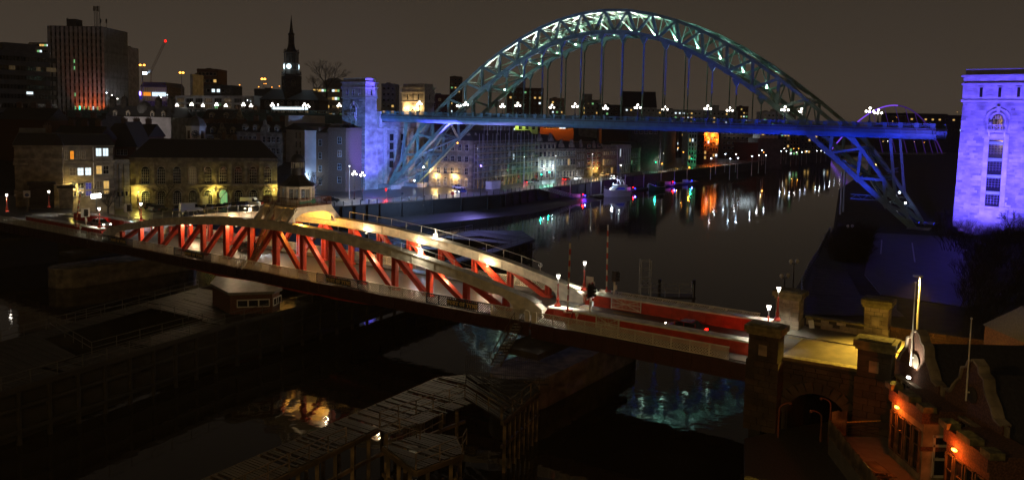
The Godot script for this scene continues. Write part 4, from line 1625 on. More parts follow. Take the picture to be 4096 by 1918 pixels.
func stones(o: Node3D, t0: float, t1: float, v0: float, v1: float, y0: float, y1: float, per: int, rows: int, m: Array, rg: RandomNumberGenerator) -> void:
	for r in rows:
		var ya := lerpf(y0, y1, float(r) / rows)
		var yb := lerpf(y0, y1, (r + 1.0) / rows)
		var cut := [0.0]
		for i in range(1, per):
			cut.append((i + (0.22 if r % 2 else -0.22) + rg.randf_range(-0.08, 0.08)) / per)
		cut.append(1.0)
		for i in per:
			var a := lerpf(t0, t1, cut[i]) + 0.018
			var b := lerpf(t0, t1, cut[i + 1]) - 0.018
			var mb := MB.new()
			var g := rg.randf_range(0.0, 0.05)
			mb.box(S((a + b) * 0.5, (v0 + v1) * 0.5, (ya + yb) * 0.5), Vector3(b - a, yb - ya - 0.03, v1 - v0 + g), yaw(SD))
			obj("stone", mb, m[rg.randi() % m.size()], o)


func stone_pier(label: String, tc: float, vc: float, y0: float, top: float, w: float, d: float, lit: bool) -> void:
	var o := thing("stone_pier", label, "stone pier", S(tc, vc, y0), Basis.IDENTITY, "piers of the south abutment")
	o.position = Vector3.ZERO
	var rg := RandomNumberGenerator.new()
	rg.seed = int(tc * 7 + vc)
	var mm: Array = [M.stone, M.stone_pale, M.stone] if lit else [M.stone_dark, M.stone_unlit, M.stone_dark]  # unlit piers get a darker copy of the stone, shade put into colour
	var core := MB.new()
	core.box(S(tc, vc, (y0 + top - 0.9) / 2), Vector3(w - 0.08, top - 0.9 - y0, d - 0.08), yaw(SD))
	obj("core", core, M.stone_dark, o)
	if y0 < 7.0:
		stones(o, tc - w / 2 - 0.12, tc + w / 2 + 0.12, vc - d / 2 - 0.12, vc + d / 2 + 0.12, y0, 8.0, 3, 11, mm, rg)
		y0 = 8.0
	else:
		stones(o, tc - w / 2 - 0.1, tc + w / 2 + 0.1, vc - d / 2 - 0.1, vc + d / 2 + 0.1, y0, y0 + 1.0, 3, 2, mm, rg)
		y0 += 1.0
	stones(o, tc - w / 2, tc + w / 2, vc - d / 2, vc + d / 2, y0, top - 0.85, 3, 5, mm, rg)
	var cp := MB.new()
	cp.box(S(tc, vc, top - 0.72), Vector3(w + 0.3, 0.26, d + 0.3), yaw(SD))
	cp.box(S(tc, vc, top - 0.34), Vector3(w + 0.62, 0.5, d + 0.62), yaw(SD))
	cp.box(S(tc, vc, top - 0.04), Vector3(w - 0.1, 0.12, d - 0.1), yaw(SD))
	obj("cap", cp, M.stone_moss, o)
	var pl := MB.new()
	pl.box(S(tc, vc - d / 2 - 0.03, top - 2.1), Vector3(0.7, 0.9, 0.1), yaw(SD))
	obj("plaque", pl, M.stone_pale, o)


func south_bank() -> void:
	piers_and_road()
	river_works()
	pub()
	boardwalk()
	yard_and_scrub()


func piers_and_road() -> void:
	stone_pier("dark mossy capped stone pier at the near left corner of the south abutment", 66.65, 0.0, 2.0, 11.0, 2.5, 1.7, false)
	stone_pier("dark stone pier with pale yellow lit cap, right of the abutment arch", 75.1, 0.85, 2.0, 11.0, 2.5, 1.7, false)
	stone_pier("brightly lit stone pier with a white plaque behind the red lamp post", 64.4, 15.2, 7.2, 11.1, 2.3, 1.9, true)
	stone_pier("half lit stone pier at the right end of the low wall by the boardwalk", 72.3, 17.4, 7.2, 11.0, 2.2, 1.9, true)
	var rg := RandomNumberGenerator.new()
	rg.seed = 77
	# abutment wall with its arch over the lower road
	var o := thing("arched_abutment", "dark stone abutment wall with a wide arch over the lower quay road", "stone arch")
	var out := PackedVector2Array([Vector2(67.5, 0.5), Vector2(68.5, 0.5), Vector2(68.5, 3.6)])
	for i in 13:
		var a := PI - PI * i / 12.0
		out.append(Vector2(70.9 + cos(a) * 2.4, 3.6 + sin(a) * 2.1))
	out.append_array(PackedVector2Array([Vector2(73.3, 0.5), Vector2(74.5, 0.5), Vector2(74.5, 8.0), Vector2(67.5, 8.0)]))
	var w := MB.new()
	w.slab(S(0, 0.7, 0), SD, Vector3.UP, out, -8.0, 0.0)
	obj("wall", w, M.stone_dark, o)
	for i in 13:
		var a := PI - PI * (i + 0.5) / 13.0
		var v := MB.new()
		var c := S(70.9 + cos(a) * 2.85, 0.62, 3.6 + sin(a) * 2.55)
		var rd := (SD * cos(a) + Vector3(0, sin(a), 0)).normalized()
		v.box(c, Vector3(0.95, 0.58, 0.35), Basis(rd, SV.cross(rd), SV))
		obj("voussoir", v, [M.stone_unlit, M.stone_dark][rg.randi() % 2], o)
	for r in 3:
		for i in 6:
			var st := MB.new()
			st.box(S(68.15 + i * 0.98 + (0.2 if r % 2 else 0.0), 0.66, 6.75 + r * 0.42), Vector3(0.93, 0.38, 0.22), yaw(SD))
			obj("stone", st, [M.stone_dark, M.stone_dark, M.stone_unlit][rg.randi() % 3], o)
	var cp := MB.new()
	cp.bar(S(67.9, 1.0, 8.12), S(73.8, 1.35, 8.12), 0.9, 0.26)
	obj("coping", cp, M.stone_moss, o)
	# the low wall between the far piers
	var lw := thing("low_wall", "low mossy stone wall between the two far piers beside the road", "wall")
	stones(lw, 65.8, 71.3, 16.3, 16.8, 7.25, 8.25, 7, 3, [M.stone, M.stone_pale, M.stone_dark], rg)
	var lc := MB.new()
	lc.bar(S(65.7, 16.55, 8.34), S(71.4, 16.55, 8.34), 0.8, 0.18)
	obj("coping", lc, M.stone_moss, lw)
	# road over the abutment and away to the south
	struct("approach_road", flat([xz(S(65.2, 1.6, 0)), xz(S(112, 2.4, 0)), xz(S(112, 17, 0)), xz(S(63.4, 16.6, 0)), xz(S(63.4, 4, 0)), xz(S(65.2, 4, 0))], 6.2, 7.19), M.asphalt_wet)
	struct("road_pavement", flat([xz(S(63.5, 12.0, 0)), xz(S(112, 12.2, 0)), xz(S(112, 17.0, 0)), xz(S(63.5, 16.6, 0))], 6.3, 7.31), M.paving)
	for q in [[65.5, 11.5, 110.0, 11.7], [65.5, 11.2, 110.0, 11.4], [67.5, 4.0, 110.0, 4.4], [67.5, 3.65, 110.0, 4.05]]:
		for i in 30:
			var a := S(lerpf(q[0], q[2], i / 30.0), lerpf(q[1], q[3], i / 30.0 + 0.0), 7.198)
			var b := S(lerpf(q[0], q[2], (i + 0.93) / 30.0), lerpf(q[1], q[3], (i + 0.93) / 30.0), 7.198)
			if i < 10:
				var mb := MB.new()
				mb.bar(a, b, 0.11, 0.008)
				struct("road_marking", mb, M.road_yellow)
	for i in 5:
		var mb := MB.new()
		mb.bar(S(66 + i * 3.0, 7.8, 7.198), S(67.6 + i * 3.0, 7.8, 7.198), 0.1, 0.008)
		struct("road_marking", mb, M.road_white)
	var bw := thing("brick_wall", "low orange brick wall along the far pavement, right of the piers", "wall")
	for i in 12:
		for r in 4:
			var mb := MB.new()
			var t := 73.6 + i * 1.0
			mb.box(S(t + (0.25 if r % 2 else 0.0), 17.4, 7.45 + r * 0.26), Vector3(0.97, 0.24, 0.4), yaw(SD))
			obj("brick_course", mb, M.brick, bw)
	# lower quay road through the arch
	struct("lower_quay_ground", flat([Vector2(15, -48), Vector2(19.4, -63.4), Vector2(24, -66), Vector2(34, -70), Vector2(60, -60), Vector2(60, 10), Vector2(10, 10)], 1.0, 2.1), M.asphalt)
	# street lamps here
	var tall := thing("street_lamp", "tall street lamp with a flat ring head beside the brick wall", "street lamp", Vector3(36.65, 7.20, -70.54))
	var p := MB.new()
	p.lathe(Vector3.ZERO, [[0.14, 0], [0.11, 1.2], [0.06, 7.2]], 8)
	obj("post", p, M.galvanised, tall)
	var hd := MB.new()
	hd.lathe(Vector3(-0.2, 7.25, 0), [[0.0, 0.04], [0.42, 0.0], [0.42, 0.1], [0.0, 0.16]], 14)
	obj("head", hd, M.galvanised, tall)
	var hl := MB.new()
	hl.tube(Vector3(-0.2, 7.22, 0), Vector3(-0.2, 7.26, 0), 0.2, 0.2, 12)
	spot(obj("lens_lamp", hl, M.lamp_amber, tall), Vector3(-0.2, 7.15, 0), Vector3(-1.4, 0, 2.4), 1700, Color(1.0, 0.79, 0.28), 60, 0.18)
	for q in [[Vector3(22.3, 2.1, -63.9), Vector3(0.9, 0, 0), 2.9, "short curved rusty lamp post against the left of the abutment arch"], [Vector3(25.5, 2.1, -63.1), Vector3(-0.95, 0, 0.1), 2.6, "short curved rusty lamp post in the middle of the abutment arch"], [Vector3(26.1, 2.1, -62.9), Vector3(-0.8, 0, 0), 3.7, "taller hooked lamp post in front of the abutment arch's right side"]]:
		var a := thing("hooked_lamp_post", q[3], "lamp post", q[0], Basis.IDENTITY, "old hooked lamp posts")
		var c := MB.new()
		var hh: float = q[2]
		c.tube(Vector3.ZERO, Vector3(0, hh - 0.6, 0), 0.09, 0.06, 7)
		for i in 7:
			var s0 := PI / 2 * i / 7.0
			var s1 := PI / 2 * (i + 1) / 7.0
			c.tube(Vector3(0, hh - 0.6 + sin(s0) * 0.6, 0) + q[1] * (1 - cos(s0)), Vector3(0, hh - 0.6 + sin(s1) * 0.6, 0) + q[1] * (1 - cos(s1)), 0.055, 0.055, 6)
		obj("column", c, M.rust, a)
		var h2 := MB.new()
		h2.ball(Vector3(0, hh - 0.05, 0) + q[1], 0.12, 8)
		obj("head", h2, M.rust, a)
	var nt := thing("notice_board", "small white notice leaning at the foot of the lit stone pier", "notice board", S(66.5, 15.6, 7.35), yaw(SD))
	var nb := MB.new()
	nb.box(Vector3(0, 0.45, 0), Vector3(0.5, 0.8, 0.05), Basis(Vector3(0, 0, 1), 0.2))
	obj("board", nb, M.white_paint, nt)


func river_works() -> void:
	# the round stone pivot pier, the end piers and the long timber jetties that guard them
	var pv := thing("bridge_pier", "round stone pivot pier under the middle of the swing bridge", "bridge pier")
	var mb := MB.new()
	mb.lathe(S(0, 7.2, 0), [[8.0, -3], [8.0, 3.6], [7.6, 3.8], [0.0, 3.82]], 28)
	mb.lathe(S(0, 7.2, 0), [[6.2, 3.8], [6.2, 4.9], [0, 4.92]], 28)
	obj("masonry", mb, M.stone_dark, pv)
	for q in [[43.5, "stone pier under the south end of the swing span, with a rounded nose"], [-43.8, "stone pier under the north end of the swing span"]]:
		var o := thing("bridge_pier", q[1], "bridge pier")
		var m2 := MB.new()
		var pts := PackedVector2Array()
		for i in 9:
			var a := PI * i / 8.0
			pts.append(Vector2(cos(a) * 3.1, -2.5 - sin(a) * 3.1))
		for i in 9:
			var a := PI + PI * i / 8.0
			pts.append(Vector2(cos(a) * 3.1, 16.5 - sin(a) * 3.1))
		m2.slab(S(q[0], 0, 0), SV, SD, PackedVector2Array(Array(pts).map(func(p): return Vector2(p.y, p.x))), -3.0, 4.6)
		obj("masonry", m2, M.stone, o)
		var m3 := MB.new()
		m3.bar(S(q[0], -3, 4.9), S(q[0], 17, 4.9), 4.6, 0.6)
		obj("bearing_ledge", m3, M.stone_dark, o)
	var near := [Vector2(-52, -40), Vector2(-41, -63), Vector2(-30.9, -85.2), Vector2(-24.2, -96.3), Vector2(-15.5, -112), Vector2(-4.2, -133.8), Vector2(4.5, -152.8)]
	var far := [Vector2(2.3, -164.5), Vector2(-8, -163.5), Vector2(-16, -151), Vector2(-29, -130), Vector2(-40.8, -103), Vector2(-49.8, -76.7), Vector2(-64, -42)]
	var jt := thing("timber_jetty", "long dark timber jetty running under the swing bridge along the river", "jetty")
	var ax := Vector2(0.6, -0.8)
	var parts := [
		[near[0], near[1], near[2], near[3], near[3] + Vector2(-2.4, -1.4), near[2] + Vector2(-2.6, -1.5), near[1] + Vector2(-2.5, -1.3), near[0] + Vector2(-2.4, -1.2)],
		[far[6], far[5], far[4], far[4] + Vector2(2.4, 1.1), far[5] + Vector2(2.4, 1.0), far[6] + Vector2(2.2, 1.0)],
		[Vector2(-39.5, -90.5), Vector2(-33.2, -86.4), Vector2(-26.3, -97.6), Vector2(-38.6, -102.0), Vector2(-42.5, -92)],
		[Vector2(-62, -42), Vector2(-54, -40.5), Vector2(-43, -61.5), Vector2(-40.5, -73.0), Vector2(-48.0, -79.5)],
		[Vector2(-15, -151), Vector2(-8, -163), Vector2(2.3, -164.5), Vector2(4.5, -152.8), Vector2(1.5, -148), Vector2(-6, -156)],
		[Vector2(-26.5, -97.5), Vector2(-24.2, -96.3), Vector2(-15.5, -112), Vector2(-4.2, -133.8), Vector2(3.5, -150.6), Vector2(1.0, -151), Vector2(-6.5, -134), Vector2(-18, -113)],
		[Vector2(-29, -130), Vector2(-16, -151), Vector2(-13.5, -150), Vector2(-26.5, -129)],
		[Vector2(-21, -141), Vector2(-4.5, -134.5), Vector2(-3.5, -137), Vector2(-20, -143.5)],
		[Vector2(-12.5, -152.5), Vector2(0, -146), Vector2(1, -148.6), Vector2(-11, -155)]]
	for i in parts.size():
		var d: Vector2 = parts[i][1] - parts[i][0]
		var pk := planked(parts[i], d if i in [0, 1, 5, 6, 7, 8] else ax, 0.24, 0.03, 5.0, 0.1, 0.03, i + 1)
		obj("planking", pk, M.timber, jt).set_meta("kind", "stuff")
	# edge beams, piles and walings of the sides
	for e in [near, far]:
		for i in e.size() - 1:
			var a := Vector3(e[i].x, 4.75, e[i].y)
			var b := Vector3(e[i + 1].x, 4.75, e[i + 1].y)
			var w := MB.new()
			w.bar(a, b, 0.4, 0.5)
			w.bar(a - Vector3(0, 1.6, 0), b - Vector3(0, 1.6, 0), 0.3, 0.3)
			w.bar(a - Vector3(0, 3.6, 0), b - Vector3(0, 3.6, 0), 0.35, 0.35)
			obj("waling", w, M.timber_dark, jt)
			var n := int(a.distance_to(b) / 2.6)
			for k in n:
				var p := a.lerp(b, (k + 0.5) / n)
				var pl := MB.new()
				pl.tube(p + Vector3(0, 0.15, 0), p - Vector3(0, 7.0, 0), 0.2, 0.22, 7)
				obj("pile", pl, M.timber_dark, jt)
			var bk := MB.new()
			bk.bar(a - Vector3(0, 2.2, 0) + (Vector3(-0.5, 0, -0.4) if e == near else Vector3(0.5, 0, 0.4)), b - Vector3(0, 2.2, 0) + (Vector3(-0.5, 0, -0.4) if e == near else Vector3(0.5, 0, 0.4)), 0.1, 4.6)
			obj("boarding", bk, M.timber_dark, jt)
	var r3 := func(p: Vector2) -> Vector3:
		return Vector3(p.x, 5.0, p.y)
	for l in [[near[0], near[1], near[2], near[3]], [far[6], far[5], far[4]], [Vector2(-48.3, -82.2), Vector2(-41.8, -90.8), Vector2(-33.4, -85.4), Vector2(-39.2, -73.5), Vector2(-48.3, -82.2)], [far[1], far[2], far[3]], [near[6], near[5], near[4]], [Vector2(-21, -141), Vector2(-4.5, -134.5)], [Vector2(-12.5, -152.5), Vector2(0, -146)]]:
		railing(jt, l.map(r3), 1.1, 2.4, 0.025, M.rail_dull, 2)
	var ld := MB.new()
	for s: float in [-0.25, 0.25]:
		ld.tube(Vector3(-42.6 + s * 0.45, 5.2, -59.3 - s * 0.9), Vector3(-42.3 + s * 0.45, -0.5, -59.2 - s * 0.9), 0.04, 0.04, 5)
	for i in 14:
		ld.tube(Vector3(-42.7, 4.8 - i * 0.38, -59.1), Vector3(-42.45, 4.8 - i * 0.38, -59.6), 0.025, 0.025, 4)
	obj("ladder", ld, M.yellow_paint, jt)
	# the flat roofed hut by the pivot
	var hut := thing("control_hut", "low dark brick hut with flat wet roof and white framed windows under the bridge", "hut")
	var hp := [Vector2(-35.57, -94.13), Vector2(-31.85, -89.52), Vector2(-27.39, -90.69), Vector2(-27.09, -92.53), Vector2(-31.30, -95.68), Vector2(-36.48, -98.38)]
	obj("wall", flat(hp, 4.9, 7.25), M.brick, hut)
	var rp := []
	for q in hp:
		rp.append(Vector2(-31.62, -93.49) + (q - Vector2(-31.62, -93.49)) * 1.08)
	obj("roof", flat(rp, 7.25, 7.55), M.lead, hut)
	for i in 5:
		var a: Vector2 = hp[2] if i > 2 else hp[1]
		var b: Vector2 = hp[3] if i > 2 else hp[2]
		var f: float = [0.3, 0.55, 0.8, 0.4, 0.8][i]
		var c := a.lerp(b, f)
		var dd := Vector3(b.x - a.x, 0, b.y - a.y).normalized()
		var n := Vector3(-dd.z, 0, dd.x)
		if n.z < 0:
			n = -n
		var wb := Basis(dd, Vector3.UP, dd.cross(Vector3.UP))
		var wn := MB.new()
		wn.box(Vector3(c.x, 6.2, c.y) + n * 0.03, Vector3(1.1, 0.75, 0.08), wb)
		var wo := obj("window", wn, M.glass_dark, hut)
		var fr := MB.new()
		for s: float in [-1, 1]:
			fr.box(Vector3(c.x, 6.2 + s * 0.4, c.y) + n * 0.07, Vector3(1.3, 0.1, 0.1), wb)
			fr.box(Vector3(c.x, 6.2, c.y) + dd * s * 0.6 + n * 0.07, Vector3(0.1, 0.72, 0.1), wb)
		obj("window_frame", fr, M.frame_white, wo)
	var stp := thing("access_steps", "small metal steps from the hut roof up to the swing bridge parapet", "steps")
	for s: float in [-0.45, 0.45]:
		var q := MB.new()
		q.bar(Vector3(-35.6, 7.6, -103.6) + SD * s, S(-2.6, -0.1, 8.3) + SD * s, 0.06, 0.2)
		q.bar(Vector3(-35.6, 8.6, -103.6) + SD * s, S(-2.6, -0.1, 9.3) + SD * s, 0.05, 0.05)
		for i in 4:
			var p := Vector3(-35.6, 7.6, -103.6).lerp(S(-2.6, -0.1, 8.3), i / 3.0) + SD * s
			q.bar(p, p + Vector3(0, 1, 0), 0.05, 0.05, SD)
		obj("stringer", q, M.galvanised, stp)
	for i in 6:
		var q := MB.new()
		q.box(Vector3(-35.6, 7.6, -103.6).lerp(S(-2.6, -0.1, 8.3), (i + 0.5) / 6.0), Vector3(0.9, 0.04, 0.22), yaw(SD))
		obj("tread", q, M.galvanised, stp)
	# derelict staithe with broken decks in the foreground
	var dw := thing("derelict_staithe", "broken timber staithe with rusty railings in the dark foreground", "staithe")
	var decks := [
		[Vector2(-17, -46), Vector2(-9.8, -58.3), Vector2(-3.6, -65.6), Vector2(-3.9, -71.5), Vector2(-6.4, -70.5), Vector2(-12.5, -60.5), Vector2(-20.5, -47.5)],
		[Vector2(-3.6, -65.4), Vector2(-0.4, -60.4), Vector2(2.7, -67.6), Vector2(2.2, -69.8), Vector2(-3.8, -71.5)],
		[Vector2(-8.8, -55.2), Vector2(-6.0, -51.2), Vector2(-3.1, -54.1), Vector2(-3.9, -57.2), Vector2(-6.2, -57.6)],
		[Vector2(-9.6, -58.0), Vector2(-8.6, -57.0), Vector2(-3.0, -64.0), Vector2(-3.9, -65.2)]]
	for i in 4:
		obj("planking", planked(decks[i], Vector2(0.55, -0.83) if i != 1 else Vector2(0.85, -0.5), 0.27, 0.05, 4.4, 0.09, 0.16, 20 + i), M.timber, dw).set_meta("kind", "stuff")
	var lf := func(p: Vector2) -> Vector3:
		return Vector3(p.x, 4.4, p.y)
	for l in [[Vector2(-17, -46), Vector2(-11.5, -55.4)], [Vector2(-9.6, -58.6), Vector2(-3.6, -65.3), Vector2(-0.5, -60.6)], [Vector2(-0.4, -60.5), Vector2(2.7, -67.5)], [Vector2(-9.6, -58.4), Vector2(-6.3, -56.2), Vector2(-4.9, -58.6)], [Vector2(-8.4, -54.4), Vector2(-6.6, -56.6)], [Vector2(-6.0, -51.2), Vector2(-3.1, -54.2), Vector2(-2.9, -55.6)]]:
		railing(dw, l.map(lf), 1.15, 1.7, 0.035, M.timber_pale, 2)
	for l in [[decks[0][0], decks[0][1], decks[0][2]], [decks[0][3], decks[0][4], decks[0][5], decks[0][6]], [decks[1][1], decks[1][2], decks[1][3]], [decks[2][0], decks[2][1], decks[2][2], decks[2][3]]]:
		for i in l.size() - 1:
			var a := Vector3(l[i].x, 4.15, l[i].y)
			var b := Vector3(l[i + 1].x, 4.15, l[i + 1].y)
			var bm := MB.new()
			bm.bar(a, b, 0.3, 0.35)
			obj("beam", bm, M.timber_pale, dw)
			var bl := MB.new()
			bl.bar(a - Vector3(0, 1.9, 0), b - Vector3(0, 1.9, 0), 0.22, 0.25)
			obj("beam", bl, M.timber_pale, dw)
			var n := maxi(2, int(a.distance_to(b) / (0.9 if l == [decks[1][1], decks[1][2], decks[1][3]] else 1.6)))
			for k in n:
				var p := a.lerp(b, (k + 0.5) / n)
				var pl := MB.new()
				pl.bar(p + Vector3(0, 0.1, 0), p - Vector3(0, 6.0, 0), 0.22, 0.26, Vector3.RIGHT)
				obj("pile", pl, M.timber_pale, dw)
	for i in 9:
		var lp := MB.new()
		var c := Vector3(-3 + rng.randf() * 4.0, 4.5, -70.0 + rng.randf() * 3.4)
		lp.bar(c, c + Vector3(1.6 + rng.randf(), 0.12 * rng.randf(), -0.6 + rng.randf()), 0.2, 0.05)
		obj("loose_plank", lp, M.timber, dw)
	# palisade and stair up to the south pier
	var pal := thing("palisade_fence", "dark spiked steel palisade fence across the landward end of the staithe", "fence")
	for i in 44:
		var f := i / 43.0
		var mb2 := MB.new()
		mb2.bar(Vector3(-3.9, 4.4, -71.2).lerp(Vector3(3.6, 4.4, -69.4), f), Vector3(-3.9, 6.7 + 0.06 * (i % 2), -71.2).lerp(Vector3(3.6, 6.7, -69.4), f), 0.09, 0.03, Vector3.RIGHT)
		obj("pale", mb2, M.black_paint, pal)
	var rr := MB.new()
	for y: float in [4.8, 6.2]:
		rr.bar(Vector3(-3.9, y, -71.15), Vector3(3.6, y, -69.35), 0.05, 0.06)
	obj("rail", rr, M.black_paint, pal)
	var stw := thing("pier_stair", "narrow metal stair with handrails climbing to the round nosed south pier", "stair")
	var s0 := Vector3(-1.2, 4.5, -74.0)
	var s1 := Vector3(1.0, 7.0, -80.6)
	for s: float in [-0.5, 0.5]:
		var q := MB.new()
		var off := Vector3(0.95, 0, 0.3) * s
		q.bar(s0 + off, s1 + off, 0.06, 0.22)
		q.bar(s0 + off + Vector3(0, 1, 0), s1 + off + Vector3(0, 1, 0), 0.06, 0.06)
		for i in 6:
			var p := s0.lerp(s1, i / 5.0) + off
			q.bar(p, p + Vector3(0, 1, 0), 0.05, 0.05, Vector3.RIGHT)
		obj("handrail", q, M.timber_pale, stw)
	for i in 14:
		var q := MB.new()
		q.box(s0.lerp(s1, (i + 0.5) / 14.0), Vector3(0.9, 0.04, 0.24))
		obj("tread", q, M.galvanised, stw)
	# the small tank like dolphin upstream on the left
	var dp := thing("mooring_dolphin", "dark square mooring dolphin standing in the river at the left", "dolphin")
	var dm := MB.new()
	dm.box(Vector3(-77, 1.0, -139), Vector3(4.5, 8.0, 3.5), Basis(Vector3.UP, 0.5))
	obj("block", dm, M.timber_dark, dp)
	var dt := MB.new()
	dt.box(Vector3(-77, 5.2, -139), Vector3(4.9, 0.3, 3.9), Basis(Vector3.UP, 0.5))
	obj("cap", dt, M.timber, dp)
	# little landing stage with a frame off the south wall
	var ls := thing("landing_stage", "pale steel frame landing stage in the river behind the far lattice parapet", "landing stage")
	var lp0 := Vector3(20.27, 3.00, -113.08)
	var fm := MB.new()
	for x: float in [-1.6, -0.2]:
		for zz: float in [-0.7, 0.7]:
			fm.tube(lp0 + Vector3(x, -4, zz), lp0 + Vector3(x, 5.2, zz), 0.08, 0.08, 6)
	for y: float in [1.4, 2.6, 3.9, 5.1]:
		fm.bar(lp0 + Vector3(-1.6, y, 0.7), lp0 + Vector3(-0.2, y, 0.7), 0.07, 0.08)
		fm.bar(lp0 + Vector3(-1.6, y, -0.7), lp0 + Vector3(-0.2, y, -0.7), 0.07, 0.08)
	fm.bar(lp0 + Vector3(-1.6, 1.4, 0.7), lp0 + Vector3(-0.2, 2.6, 0.7), 0.06, 0.06)
	fm.bar(lp0 + Vector3(-0.2, 1.4, 0.7), lp0 + Vector3(-1.6, 2.6, 0.7), 0.06, 0.06)
	obj("ladder_tower", fm, M.galvanised, ls)
	var lk := MB.new()
	lk.box(lp0 + Vector3(2.2, 0, 0), Vector3(8, 0.25, 2.4))
	obj("platform", lk, M.timber, ls)
	railing(ls, [lp0 + Vector3(-0.2, 0.1, 1.1), lp0 + Vector3(5.8, 0.1, 1.1), lp0 + Vector3(6.0, 0.1, -1.1)], 1.9, 2.0, 0.04, M.galvanised, 3)
	for x: float in [1.0, 5.9]:
		var pl := MB.new()
		pl.tube(lp0 + Vector3(x, -5, 0.9), lp0 + Vector3(x, 2.6, 0.9), 0.22, 0.22, 8)
		obj("pile", pl, M.timber_dark, ls)


